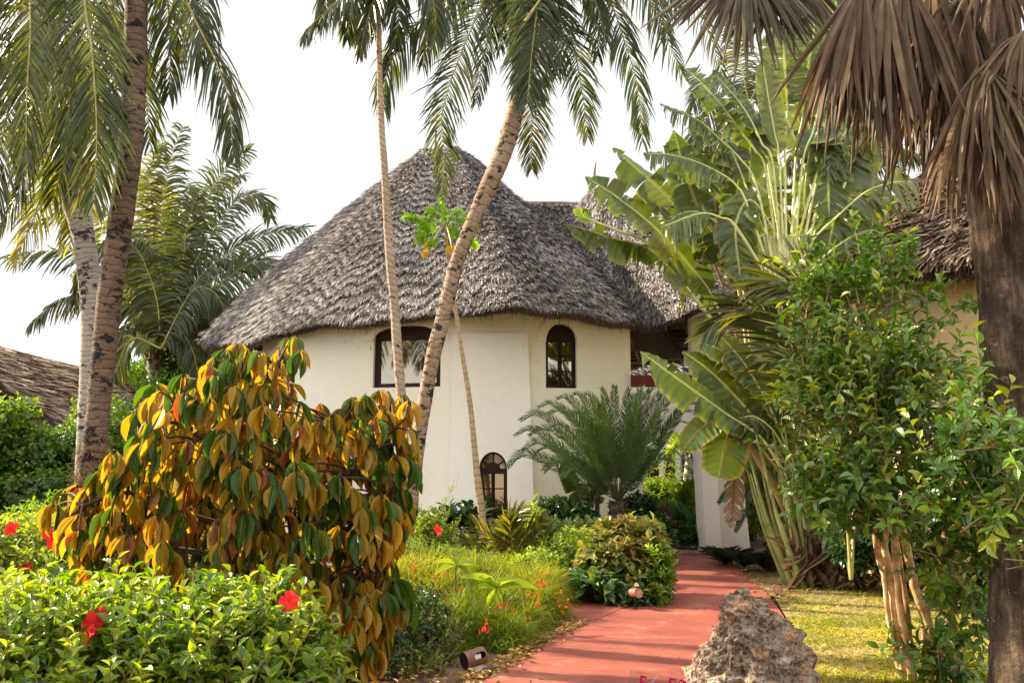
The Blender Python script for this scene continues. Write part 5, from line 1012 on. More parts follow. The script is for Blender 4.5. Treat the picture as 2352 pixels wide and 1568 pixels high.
# palms beyond the right side
p6 = thing('coconut_palm', 'distant palm with level fronds above the ochre hut thatch', 'palm', gp(1960, 24), 'coconut palms')
trunk(p6, px([(1950,400),(1955,700),(1960,1140)], 24), [.14,.14,.17], B_GREY)
for pts in [[(1950,400),(2000,345),(2060,340),(2125,372)], [(1950,400),(1890,330),(1840,340),(1800,400)], [(1950,400),(1980,370),(2040,380),(2100,430)], [(1950,400),(1930,300),(1900,240)], [(1950,400),(1990,300),(2060,260),(2140,300)], [(1950,400),(2000,420),(2040,460),(2070,520)], [(1950,400),(1900,420),(1860,480)], [(1950,400),(1960,280),(2000,200)], [(1950,400),(2020,360),(2100,350),(2190,400)]]:
    fr_(p6, pts, 24, .75, n=50, droop=1.8, wid=.05)
p7 = thing('coconut_palm', 'distant yellowish palm showing between the paddle-leaf stalks', 'palm', gp(1600, 25), 'coconut palms')
trunk(p7, px([(1610,640),(1612,900),(1614,1135)], 25), [.14,.14,.17], B_GREY)
for pts in [[(1610,640),(1580,560),(1560,530),(1530,570)], [(1610,640),(1640,540),(1690,500),(1720,540)], [(1610,640),(1600,540),(1580,460),(1550,420)], [(1610,640),(1640,600),(1690,600),(1720,660)], [(1610,640),(1570,620),(1550,660),(1540,720)], [(1610,640),(1620,520),(1660,420),(1700,380)], [(1610,640),(1650,640),(1680,700),(1690,760)], [(1610,640),(1590,600),(1610,500),(1640,440)], [(1610,640),(1560,540),(1500,470),(1480,520)]]:
    fr_(p7, pts, 25, .75, n=50, droop=1.4, wid=.05, mat=M_COCO_Y, rbase=.3)
p8 = thing('coconut_palm', 'palm crown in the upper gap behind the traveller fan tips', 'palm', gp(1700, 22), 'coconut palms')
trunk(p8, px([(1720,240),(1712,600),(1700,1150)], 22), [.13,.14,.17], B_GREY)
for pts in [[(1720,240),(1670,180),(1620,190),(1590,250)], [(1720,240),(1680,260),(1650,320),(1640,380)], [(1720,240),(1760,160),(1820,130)], [(1720,240),(1740,300),(1770,360)], [(1720,240),(1700,140),(1680,60)], [(1720,240),(1660,230),(1610,290),(1580,350)], [(1720,240),(1770,230),(1830,270),(1850,330)]]:
    fr_(p8, pts, 22, .75, n=50, droop=1.5, wid=.045)
# young palm arching over the shrubs in the middle right
p9 = thing('young_palm', 'young palm with glossy striped fronds arching left above the paddle leaves', 'palm', gp(1960, 11.4))
for pts, L, kw in [([(1955,1330),(1960,1000),(1925,824),(1890,700),(1820,650),(1740,655)], 1.1, dict(n=70, start=.45)), ([(1955,1330),(1890,950),(1825,805),(1775,725),(1700,705),(1620,760)], .95, dict(n=66, start=.45)), ([(1955,1330),(1990,1000),(2000,820),(2020,720),(2060,680)], .7, dict(n=60, start=.4)), ([(1955,1330),(1930,1050),(1880,900),(1820,830),(1760,830)], .55, dict(n=56, start=.4)), ([(1955,1330),(1970,1080),(1985,940),(2040,880),(2090,900)], .6, dict(n=56, start=.4)), ([(1955,1330),(1965,1020),(1950,860),(1900,780),(1830,790)], .65, dict(n=60, start=.45))]:
    fr_(p9, pts, 11.4+rs.randn()*.15, L, droop=.5, wid=.045, mat=M_COCO, rbase=.55, a0=62, a1=25, H=(-.3,-1,.5), **kw)
# ============================================================ CYCADS
def cycad(name, label, hubpx, Y, tips, tr, L=.17, mat=M_CYC, n=96, group=None, trmat=M_SOILD, wid=.0125, droop=.0):
    t = thing(name, label, 'cycad', gp(hubpx[0], Y), group); h = W(*hubpx, Y)
    mb = MB(); P = np.array([A(h[0], h[1], z) for z in np.linspace(0, h[2], 14)]); mb.tube(P, tr, 12, rough=.08)
    for k in range(130):
        z = rs.rand()*h[2]; a = k*2.4; o_ = A(math.cos(a), math.sin(a), 0); b = A(h[0], h[1], z)+o_*tr*.9; mb.tube([b, b+o_*.05+A(0, 0, .03)], [.022, .008], 4, rough=.1)
    mb.build('trunk', trmat, t)
    for (tx, ty, mx_, my_, dY) in tips:
        e_ = W(tx, ty, Y+dY); m_e = W(mx_, my_, Y+dY*.6); ar = np.linalg.norm(e_-m_e)*.24; P = np.array([h, W((hubpx[0]*.55+mx_*.45), (hubpx[1]*.55+my_*.45), Y+dY*.3), m_e, m_e+(e_-m_e)*.6+A(0, 0, ar), e_])
        frond(t, P, L*(.85+.2*rs.rand()), n, wid=wid, mat=mat, rach=M_RACH_GR, a0=84, a1=48, droop=droop, H=(0, -.9, .75) if dY <= .3 else (0, -.3, 1), start=.2, rr=.009, prof=(.2, .9), seg=4, jit=.02, vee=.18, curl=.9, rbase=.45, rsd=.14, skip=.0)
    return t
cy_t = [(1166,1072,1240,1052,-.2),(1183,1000,1275,1020,-.1),(1196,965,1295,992,-.4),(1236,935,1325,975,-.1),(1280,915,1350,970,.3),(1345,905,1385,975,-.2),(1412,886,1410,975,.3),(1445,893,1435,985,-.1),(1502,892,1468,975,.0),(1560,905,1500,985,-.3),(1608,930,1525,1000,.0),(1222,1050,1305,1050,.6),(1310,950,1365,1000,-.5),(1372,925,1393,1010,-.6),(1478,925,1452,1010,-.5),(1535,945,1485,1020,-.5),(1258,985,1340,1020,.7),(1462,905,1446,985,.7),(1250,1080,1330,1075,-.4),(1585,975,1510,1030,.5),(1200,1035,1290,1040,-.5),(1215,1000,1310,1015,.1),(1260,950,1345,990,-.3),(1318,905,1370,975,.1),(1380,892,1398,980,.1),(1478,888,1455,975,-.3),(1532,900,1485,980,.2),(1588,945,1515,1010,-.4),(1290,1095,1350,1095,-.7),(1540,1060,1490,1070,-.5),(1330,1040,1370,1070,-1.1),(1500,1030,1465,1060,-1.0)]
cycad('cycad', 'large cycad with a wide fan of stiff arching fronds in front of the wall', (1420, 1150), 15.0, cy_t, .15, L=.215)
cy_s = [(1618,1045,1690,1030,-.4),(1650,1155,1720,1140,-.5),(1680,1010,1730,1050,0),(1740,1000,1760,1070,0),(1800,1030,1790,1090,.1),(1840,1080,1810,1110,.1),(1700,1080,1735,1090,-.7),(1780,1130,1780,1130,-.6),(1690,1220,1735,1170,-.5),(1850,1150,1815,1130,-.3),(1755,1060,1762,1090,-.8),(1720,1150,1750,1140,-.9),(1650,1080,1710,1080,.2)]
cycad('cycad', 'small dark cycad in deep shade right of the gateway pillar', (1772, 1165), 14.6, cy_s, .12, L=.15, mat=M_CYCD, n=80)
# ============================================================ SHRUBS, HEDGES, TREES
def bl(px_, py, Y, rx, ry, dy): c = W(px_, py, Y); s = Y/F; return (tuple(c), (rx*s, dy, ry*s))
# foreground hibiscus
shrub('hibiscus_shrub', 'bright hibiscus with a red flower at its right end, nearest the bottom edge', 'shrub', [bl(470,1500,4.7,150,120,.45), bl(590,1475,4.9,130,105,.45), bl(655,1560,4.9,90,110,.4), bl(540,1600,4.6,200,110,.5)], 860, .074, .54, M_HIB, nl=9, length=.27, tpl=L_HI, up=.9, group='hibiscus shrubs along the left', rmean=.66, twigs=True, flowers=(hibiscus_flower, [(664,1381,4.62)]), stems=12, rsd=.42)
shrub('hibiscus_shrub', 'hibiscus in the near left corner with two half hidden red flowers', 'shrub', [bl(60,1500,4.5,170,125,.5), bl(230,1490,4.7,140,120,.45), bl(330,1510,4.8,110,100,.4), bl(150,1610,4.4,260,110,.5), bl(-110,1490,4.6,120,130,.5)], 1200, .074, .54, M_HIB, nl=9, length=.27, tpl=L_HI, up=.9, group='hibiscus shrubs along the left', rmean=.66, twigs=True, flowers=(hibiscus_flower, [(214,1432,4.35), (226,1420,4.4), (204,1458,4.3)]), stems=12, rsd=.42)
shrub('hibiscus_shrub', 'sunlit yellow-green shrub with small red flowers left of the palm foot', 'shrub', [bl(40,1290,7.6,150,95,.7), bl(150,1330,7.4,90,80,.6), bl(-120,1280,7.6,120,100,.7), bl(80,1380,7.0,150,60,.5)], 1500, .07, .5, M_HIB_BR, nl=7, length=.15, tpl=L_MID, up=.9, group='hibiscus shrubs along the left', rmean=.5, twigs=True, flowers=(hibiscus_flower, [(26,1213,7.1), (110,1222,7.1), (122,1246,7.1), (60,1300,6.9)]), stems=10)
shrub('leafy_shrub', 'small lit shrub glimpsed between the brown trunk and the cacao tree', 'shrub', [bl(250,1260,9.6,120,90,.8), bl(420,1300,9.8,150,80,.8), bl(150,1200,10.5,110,60,.6)], 900, .07, .5, M_HIB, nl=6, length=.15, group='hibiscus shrubs along the left', rmean=.6)
# far left hedges, climbing greenery
shrub('climber_hedge', 'dark leafy hedge draped with climbers in front of the low brown thatch', 'hedge', [bl(10,1070,13.6,120,120,1.0), bl(120,1090,13.8,110,100,1.0), bl(230,1060,14.2,110,125,1.0), bl(-130,1070,13.6,140,130,1.1), bl(60,1150,12.9,230,70,.8)], 4200, .085, .75, M_HIB, nl=6, length=.2, up=.2, stems=8, rmean=.28, droop=.5)
shrub('climber_hedge', 'climber mound rising highest at the far left edge, over the low thatch', 'hedge', [bl(-40,985,13.0,80,60,.7), bl(40,955,13.2,38,36,.3), bl(-90,1030,13,90,90,.8)], 600, .085, .75, M_BRIGHT, nl=6, length=.2, up=.5, stems=4, rmean=.3)
shrub('hedge', 'dense dark hedge behind the palm trunks and the cacao tree', 'hedge', [bl(330,1050,15.2,120,130,1.0), bl(460,1090,15.4,120,110,1.0), bl(580,1110,15.6,110,120,.9), bl(300,1160,14.8,200,70,.8)], 3400, .075, .6, M_HEDGE, nl=6, length=.2, up=.3, stems=6, rmean=.45)
def tree(label, base, blobs, n, leaf, mat, tr=.12, bark=B_TWIG_DK, wid=.45, rmean=.5, group='trees beyond the houses', nl=6, name='leafy_tree', length=.35, tpl=L_LO):
    b = gp(*base); t = thing(name, label, 'tree', b, group); mb = MB(); P, N = shell_points(blobs, n, .35, -.9); D = nrm(N+ZUP*.3+rs.randn(len(P), 3)*.5)
    ph = np.sin(P[:, 0]*1.3+P[:, 2]*1.7); sprigs(mb, P, D, length*(.7+.6*rs.rand(len(P))), nl, leaf, wid, np.clip(rmean+.12*ph+.16*rs.randn(len(P)), 0, 1), tpl, .8); mb.build('crown', mat, t)
    st = MB(); top = A(*blobs[0][0]); st.tube(spline([b-A(0, 0, .05), (b+top)/2+A(.15, 0, 0), top], 12), np.linspace(tr, tr*.35, 12), 8, rough=.05)
    for c, r in blobs[1:]: st.tube(spline([b+(top-b)*.4, (b+(top-b)*.6+A(*c))/2, A(*c)], 8), np.linspace(tr*.5, tr*.15, 8), 6)
    st.build('trunk', bark, t); return t
tree('feathery sunlit tree behind the nut palm, left of the house wall', (430, 27), [bl(420,930,27,70,80,.8), bl(330,900,27,80,60,.8), bl(520,900,27.5,80,80,.8), bl(300,960,26.5,90,60,.8), bl(250,930,27,70,60,.8)], 3000, .16, M_HIB, wid=.28)
tree('broad dark green tree filling the gap beside the house eave', (560, 25), [bl(540,860,25,110,110,1.5), bl(450,800,26,80,90,1.5), bl(430,940,25,140,90,1.5)], 2600, .16, M_HEDGE, wid=.4)
tree('bright leafy tree beyond the gateway pillar', (1720, 21), [bl(1710,1060,21,100,90,1), bl(1810,1000,22,110,120,1), bl(1700,1150,20,90,60,.8), bl(1790,1150,20,100,60,.8)], 3000, .12, M_BRIGHT, wid=.4, rmean=.45)
tree('dark tree behind the fan-shaped palm and the round hut', (1900, 24), [bl(1850,760,24,170,130,1.5), bl(1980,860,22,150,140,1.5), bl(1780,880,24,110,140,1.5), bl(1900,620,26,110,90,1.5)], 4200, .16, M_HEDGE, wid=.45)
tree('tall hedge-like tree behind the low brown thatch', (60, 30), [bl(-40,930,30,120,60,2), bl(150,950,31,110,50,2), bl(300,930,30,120,80,2)], 1800, .2, M_HEDGE, wid=.45)
tree('large tree far beyond the gateway garden', (1760, 46), [bl(1740,980,46,110,90,3), bl(1850,960,46,130,110,3)], 1800, .3, M_BRIGHT, wid=.45, rmean=.3)
# a wood of its own round the horizon
mb = MB(); kk = 16000; an = rs.rand(kk)*2*PI; R = 62+16*rs.rand(kk); hgt = (3.2+1.6*np.sin(an*9)+1.2*np.sin(an*23+1))*(rs.rand(kk)**.5)
P = np.stack([R*np.sin(an), R*np.cos(an)+12, hgt+.3], -1); put_leaves(mb, L_LO, P, rand_dir(kk, .2), rand_dir(kk, .5), 1.3, .8, np.clip(.4+.25*rs.randn(kk), 0, 1)); tag(mb.build('treeline', M_HEDGE), kind='stuff')
# house-side garden
def sh(*a, **k): return shrub(*a, **k)
BG = 'small plants along the house wall'
sh('elephant_ear_plant', 'dark broad-leaved clump against the wall left of the papaya foot', 'plant', [bl(1050,1200,14.9,52,34,.35), bl(1000,1215,14.7,40,28,.3), bl(1090,1205,15,30,28,.3)], 110, .20, .62, M_DARKL, nl=3, length=.22, tpl=L_HI, up=1.0, group=BG, rmean=.6, stems=3)
sh('variegated_shrub', 'cream-edged rounded shrub right of the arched low window', 'shrub', [bl(1215,1200,14.9,55,34,.35), bl(1170,1218,14.6,35,26,.3)], 420, .07, .6, M_VARI, nl=6, length=.12, group=BG)
sh('leafy_shrub', 'dark leggy shrub before the wall, left of the cycad trunk', 'shrub', [bl(1285,1185,15.2,65,34,.35), bl(1330,1215,15,45,40,.3)], 300, .12, .55, M_DARKL, nl=5, length=.18, tpl=L_MID, up=.9, group=BG, rmean=.8, twigs=True)
sh('purple_shrub', 'purple-leaved plant under the cream-edged shrub', 'shrub', [bl(1215,1238,14.4,40,24,.25), bl(1160,1262,13.9,28,18,.2)], 150, .10, .55, M_PURP, nl=5, length=.12, group=BG)
sh('leafy_shrub', 'grey-green low shrub between the cream-edged one and the cycad', 'shrub', [bl(1300,1235,14.2,80,34,.4), bl(1370,1235,14.0,50,40,.35), bl(1240,1260,13.6,50,26,.3)], 700, .07, .5, M_VARI, nl=6, length=.14, group=BG, rmean=.3, twigs=True)
sh('leafy_shrub', 'glossy dark shrub right of the cycad trunk by the gateway', 'shrub', [bl(1470,1190,15.6,42,50,.4), bl(1510,1225,15.2,30,30,.3), bl(1440,1215,15.2,40,30,.3)], 380, .12, .6, M_HEDGE, nl=5, length=.16, group=BG, rmean=.5)
sh('hibiscus_shrub', 'yellow-green spindly hibiscus with one red bloom near the wall', 'shrub', [bl(1000,1250,12.8,60,42,.35), bl(985,1215,12.8,26,34,.25), bl(1050,1275,12.6,50,26,.3)], 420, .06, .5, M_BRIGHT, nl=7, length=.15, group=BG, rmean=.45, twigs=True, flowers=(hibiscus_flower, [(1004,1214,12.4), (1010,1220,12.4)]))
t = thing('duranta_shrub', 'thin wand of tiny lime leaves rising against the white wall', 'shrub', gp(1000, 13.4), BG); mb = MB(); st = MB()
for (x0, y0, x1, y1) in [(985,1280,1040,1118), (980,1270,960,1150), (990,1275,1030,1180), (970,1270,985,1170), (985,1285,1055,1200), (960,1265,940,1180)]:
    P = spline([W(x0, y0, 13.4), W((x0+x1)/2-8, (y0+y1)/2, 13.3), W(x1, y1, 13.3)], 14); st.tube(P, np.linspace(.008, .003, 14), 4, cap=False)
    for q in P[3:]: sprigs(mb, np.repeat(q[None], 3, 0), nrm(rs.randn(3, 3)+A(0, 0, .6)), .10, 7, .032, .5, np.full(3, .7), L_LO, .9)
mb.build('foliage', M_BRIGHT, t); st.build('stem', B_TWIG, t)
def young_areca(name, label, c, Y, tips, L=.3, mat=M_COCO, n=22, wid=.03, rb=.7, grp=None):
    t = thing(name, label, 'palm', gp(c[0], Y), grp)
    for (mx_, my_, tx, ty) in tips: frond(t, np.array([W(c[0], c[1], Y), W(mx_, my_, Y-.1), W(tx, ty, Y-.25)]), L, n, wid=wid, mat=mat, a0=55, a1=20, droop=.3, H=(0, -.8, .8), start=.18, rr=.008, jit=.04, rbase=rb, seg=3)
    return t
young_areca('palm_seedling', 'feathery palm seedling with broad ribbed fronds before the papaya foot', (1180, 1290), 12.4, [(1160,1220,1200,1165), (1130,1240,1085,1200), (1200,1240,1250,1190), (1110,1260,1060,1235), (1225,1260,1265,1230), (1175,1240,1170,1190), (1215,1250,1235,1215), (1150,1270,1110,1270)], .34, n=20, wid=.034)
sh('leafy_shrub', 'low mixed shrubs with small white-green leaves behind the firecracker plants', 'shrub', [bl(1290,1290,12.0,85,45,.5), bl(1240,1320,11.4,70,40,.4), bl(1340,1260,12.8,60,36,.4), bl(1180,1320,12,70,36,.4)], 1500, .075, .45, M_HIB, nl=7, length=.16, group='shrubs of the middle bed', rmean=.72, twigs=True, rsd=.3)
sh('leafy_shrub', 'bright ferny shrub left of the seedling palm, behind the orange flowers', 'shrub', [bl(1000,1300,11.6,90,40,.4), bl(1080,1310,11.8,70,36,.4), bl(930,1290,11.4,60,46,.4)], 900, .055, .4, M_BRIGHT, nl=7, length=.14, group='shrubs of the middle bed', rmean=.35, twigs=True)
sh('spindly_plant', 'lone upright stem with narrow yellow-green leaves behind the bed', 'plant', [bl(1228,1215,12.8,10,40,.05)], 12, .17, .16, M_BRIGHT, nl=7, length=.2, up=2.5, tpl=L_LAN, stems=1, rmean=.7)
# coleus mound and arrowhead plants by the path
sh('coleus_shrub', 'yellow and russet mottled shrub on the path bend', 'shrub', [bl(1440,1270,11.5,85,72,.42), bl(1490,1300,11.3,50,72,.38), bl(1400,1290,11.2,60,55,.38), bl(1430,1335,11.1,80,45,.38)], 1000, .115, .62, M_CROT, nl=6, length=.12, tpl=L_MID, up=.5, rmean=.38, stems=10, lower=-.9, rsd=.45)
sh('leafy_shrub', 'fresh green shrub spilling over the path edge right of the mottled one', 'shrub', [bl(1508,1320,11.0,26,62,.3), bl(1500,1365,10.9,30,30,.3), bl(1495,1255,11.6,30,36,.3)], 520, .075, .5, M_HIB, nl=7, length=.13, lower=-.9, rmean=.5)
t = sh('arrowhead_plant', 'arrow-shaped pale-veined leaves in front of the mottled shrub', 'plant', [bl(1375,1352,10.9,50,28,.3), bl(1350,1335,11.1,26,30,.25), bl(1440,1372,10.8,50,14,.2)], 230, .15, .5, M_ARROW, nl=3, length=.1, tpl=L_HI, up=.9, rmean=.5, lower=-.3)
# firecracker plants: heaps of fine arching green stems with scarlet tubes
def firecracker(label, blobs, n, fl, mat=M_RUSS, L=.34, rmean=.5):
    cs = np.array([b[0] for b in blobs]); t = thing('firecracker_plant', label, 'plant', A(cs[:, 0].mean(), cs[:, 1].mean(), 0), 'firecracker plants beside the path'); mb = MB()
    P, N = shell_points(blobs, n, .45, -.5); K = len(P); D = nrm(N*.9+ZUP*.7+rs.randn(K, 3)*.5); Ls = L*(.5+.8*rs.rand(K)); s = 5; Q = np.zeros((K, s+1, 2, 3)); pos = P-D*(Ls*.45)[:, None]; dv = D.copy(); w = .0035+.003*rs.rand(K); wv = nrm(np.cross(D, rs.randn(K, 3)))
    for j in range(s+1):
        ww = (w*(1-.8*j/s))[:, None]; Q[:, j, 0] = pos-wv*ww; Q[:, j, 1] = pos+wv*ww; dv = nrm(dv+A(0, 0, -1)*(.22+.25*rs.rand(K))[:, None]); pos = pos+dv*(Ls/s)[:, None]
    mb.grids(Q, np.zeros((s+1, 2, 2)), np.clip(rmean+.22*rs.randn(K)+.12*np.sin(P[:, 0]*4)+.3*(P[:, 2]-.45), 0, 1)); mb.build('foliage', mat, t)  # stems paler high up, darker low down: light and shade put in colour
    for (fx, fy, fY, m) in fl: tube_flowers([W(fx, fy, fY-.35)+rs.randn(3)*.03 for _ in range(m)], t, .022, 5)
    return t
firecracker('firecracker plant with most scarlet flowers, on the path edge by the side path', [bl(1240,1400,9.9,58,64,.42), bl(1220,1350,10.4,60,50,.45), bl(1262,1345,10.8,38,38,.35), bl(1205,1440,9.3,55,48,.33), bl(1262,1410,9.9,32,50,.25)], 11000, [(1240,1330,9.9,5), (1235,1345,9.7,3), (1165,1385,9.3,5), (1152,1388,9.3,3), (1235,1378,9.6,4), (1180,1410,9.2,2), (1280,1360,10,2), (1295,1395,9.8,3), (1215,1415,9.0,2), (1310,1385,10,2), (1255,1310,10.2,2)])
firecracker('sunny golden top of the firecracker bed in the middle of the garden', [bl(1090,1330,10.8,110,52,.6), bl(1160,1370,10.2,80,50,.5), bl(1020,1370,10.2,90,56,.5), bl(950,1330,10.6,80,56,.5)], 15000, [(960,1330,10.0,3), (1000,1325,10.1,2), (1075,1385,9.6,2), (950,1300,10.2,2), (1050,1350,9.8,2), (1020,1310,10.3,3), (1110,1350,9.8,2)], rmean=.62)  # paler stems: sunlight is put into their colour
firecracker('shaded firecracker stems hanging over the left path edge by the lamp', [bl(1150,1460,8.7,80,60,.45), bl(1060,1450,8.8,90,66,.45), bl(1110,1400,9.4,90,50,.5), bl(1010,1500,8.3,80,50,.4), bl(1180,1480,8.4,50,40,.3)], 12000, [(1112,1438,8.3,3), (1108,1450,8.2,2), (1041,1381,8.9,2), (1145,1400,9.1,3), (1150,1410,9.0,2)], rmean=.40)  # darker stems: the shade is put into their colour
sh('leafy_shrub', 'small round-leaved weed shrub in shade above the tube lamp', 'shrub', [bl(1020,1445,8.0,50,24,.2), bl(990,1500,7.8,60,40,.3), bl(960,1550,7.4,70,40,.3), bl(1040,1540,7.9,30,26,.2)], 420, .035, .7, M_HIB, nl=6, length=.1, tpl=L_OB, group='shrubs of the middle bed', rmean=.45, twigs=True)
sh('leafy_shrub', 'dark understorey shrub in the shade under the cacao tree', 'shrub', [bl(850,1500,7.6,120,80,.6), bl(740,1540,7.4,110,60,.6), bl(930,1430,8.2,90,70,.6), bl(620,1400,8,200,60,.8)], 1700, .06, .5, M_HEDGE, nl=6, length=.14, group='shrubs of the middle bed', rmean=.5, twigs=True)
t = thing('tree_sapling', 'seedling with long drooping lit leaves in the golden bed', 'sapling', gp(1140, 9.2)); mb = MB(); st = MB(); c = W(1140, 1350, 9.1); b = gp(1135, 9.3); st.tube(spline([b, (b+c)/2+A(.03, 0, 0), c], 8), np.linspace(.012, .006, 8), 5)
for (tx, ty, s) in [(1220,1350,.34), (1075,1325,.30), (1110,1325,.26), (1135,1440,.34), (1175,1330,.3), (1100,1350,.3), (1150,1400,.3), (1190,1345,.28), (1120,1400,.26)]:
    e = W(tx, ty, 9.0+rs.randn()*.1); d = e-c; L = np.linalg.norm(d)*1.15; put_leaves(mb, leaf_tpl(8, LONGF, .35, .25), c[None], d[None]+A(0, 0, .12*L), nrm(A(rs.randn()*.3, -.6, .8))[None], L, L*.28, np.array([.5+.3*rs.rand()]))
mb.build('foliage', M_BRIGHT, t); st.build('stem', B_TWIG, t)
t = thing('tree_sapling', 'smaller seedling with a flat whorl of lit leaves left of the drooping one', 'sapling', gp(1042, 9.8)); mb = MB(); st = MB()
c2 = W(1048, 1300, 9.6); b2_ = gp(1042, 9.8); st.tube(spline([b2_, c2], 6), [.01]*6, 5)
for (tx, ty) in [(1010,1285), (1085,1290), (1005,1310), (1075,1312), (1040,1275)]: e = W(tx, ty, 9.5); d = e-c2; L = np.linalg.norm(d)*1.2; put_leaves(mb, leaf_tpl(8, LONGF, .35, .2), c2[None], d[None], A(0, -.5, .9)[None], L, L*.32, np.array([.7]))
mb.build('foliage', M_BRIGHT, t); st.build('stem', B_TWIG, t)
# garden beyond the gateway
GG = 'planting beyond the gateway'
sh('leafy_shrub', 'sunlit ground planting beyond the gateway left of the plumeria', 'shrub', [bl(1510,1135,27.5,50,34,1), bl(1560,1150,27,50,28,1), bl(1480,1160,27,40,30,1)], 1200, .13, .5, M_BRIGHT, nl=6, length=.2, group=GG, rmean=.45)
sh('leafy_shrub', 'sunlit ground planting beyond the gateway behind the agave', 'shrub', [bl(1610,1140,23,50,40,.8), bl(1650,1130,28.5,40,50,1), bl(1600,1180,27,30,26,.8)], 1000, .13, .5, M_BRIGHT, nl=6, length=.2, group=GG, rmean=.3)
sh('purple_shrub', 'low purple hedge beyond the gateway', 'shrub', [bl(1525,1183,26,44,20,.5), bl(1490,1188,26,20,18,.5)], 420, .08, .5, M_PURP, nl=5, length=.14, group=GG)
sh('low_hedge', 'dark green edging hedge along the right side of the boardwalk', 'hedge', [bl(1500,1210,19.4,34,17,.4), bl(1548,1222,18.6,36,19,.4), bl(1592,1236,17.8,32,20,.35), bl(1460,1200,20,30,16,.4)], 1100, .085, .45, M_HEDGE, nl=5, length=.14, group=GG, rmean=.7)
t = thing('slender_tree', 'thin young tree with airy lime leaves beyond the gateway', 'tree', gp(1510, 27.3)); mb = MB(); st = MB(); b = gp(1508, 27.3); tp_ = W(1538, 1010, 27.3); st.tube(spline([b, (b+tp_)/2, tp_], 8), np.linspace(.03, .012, 8), 6); P, N = shell_points([bl(1530,1070,27.3,30,38,.5), bl(1518,1030,27.3,34,36,.5), bl(1550,1015,27.3,34,30,.5)], 110, .3, -.9); sprigs(mb, P, nrm(N+rs.randn(len(P), 3)*.4), .3, 7, .10, .45, np.full(len(P), .6), L_LO, .8); mb.build('crown', M_BRIGHT, t); st.build('trunk', B_TWIG, t)
t = thing('plumeria_tree', 'plumeria with pale ringed trunk seen through the gateway', 'tree', gp(1572, 27)); trunk(t, px([(1568,1205),(1572,1150),(1580,1090),(1584,1055)], 27), [.2,.16,.135,.12], B_PLUM, rings=7)
st = MB(); mb = MB()
for (x, y) in [(1600,1030),(1560,1010),(1620,1050),(1590,1000),(1612,1020),(1548,1030)]:
    e = W(x, y, 27+rs.randn()*.2); st.tube(spline([W(1584,1060,27), (W(1584,1060,27)+e)/2-A(0, 0, .05), e], 8), np.linspace(.05, .025, 8), 6)
    put_leaves(mb, L_LAN, np.repeat(e[None], 16, 0), rand_dir(16, .1), rand_dir(16, .8), .38, .10, .4+.5*rs.rand(16))
st.build('branch', B_PLUM, t); mb.build('foliage', M_BRIGHT, t)
def rosette(name, label, c, Y, n, L, w, mat, group=None, arch=.35, up=.5, tpl=None, cat='plant', r=.5):
    b = gp(c, Y); t = thing(name, label, cat, b, group); mb = MB(); T = tpl or leaf_tpl(8, [(0, .75), (.3, 1), (.7, .7), (1, .02)], .35, arch)
    for k in range(n):
        a = k*2.4; e = up+ .9*(1-k/n)*rs.rand()+.5*k/n; d = nrm(A(math.cos(a), math.sin(a), e*1.6)); put_leaves(mb, T, (b+A(0, 0, .05))[None], d[None], nrm(A(-math.cos(a)*.5, -math.sin(a)*.5, 1))[None], L*(.7+.4*rs.rand()), w, np.array([r+.3*rs.randn()]).clip(0, 1))
    mb.build('leaf_rosette', mat, t); return t
rosette('agave', 'broad green agave beside the boardwalk beyond the gateway', 1590, 18.9, 26, 1.05, .15, M_AGAVE, arch=.12, up=.6)
for k, (x, Y) in enumerate([(1660,14.9), (1700,14.6), (1745,14.3), (1685,15.3), (1650,15.4), (1775,14.6)]):
    rosette('strap_leaf_plant', ['dark strap-leaved rosette touching the pillar corner', 'dark strap-leaved rosette, second out from the pillar', 'dark strap-leaved rosette nearest the paddle-leaf clump', 'dark rosette tucked behind the second one from the pillar', 'dark rosette hard against the pillar face', 'outermost dark rosette under the small cycad'][k], x, Y, 46, .42, .035, M_BROM, 'dark rosettes beside the pillar', arch=.35, up=.25)
# young bananas behind the large cycad
t = thing('young_banana_plant', 'dark young banana stalks behind the cycad crown', 'plant', gp(1345, 15.8), 'paddle-leaved plants')
for pts, w in [([(1345,1290),(1335,1150),(1310,1090),(1290,1060)], .22), ([(1370,1290),(1372,1150),(1380,1050),(1400,1010)], .22), ([(1340,1290),(1320,1180),(1290,1150),(1268,1139)], .10), ([(1355,1290),(1350,1180),(1362,1130),(1366,1110)], .12)]: banana_leaf(t, px(pts, 15.8), w, .45, M_BAN, M_PET_DK, tears=3, droop=.3, pr=.05, rbase=.15)
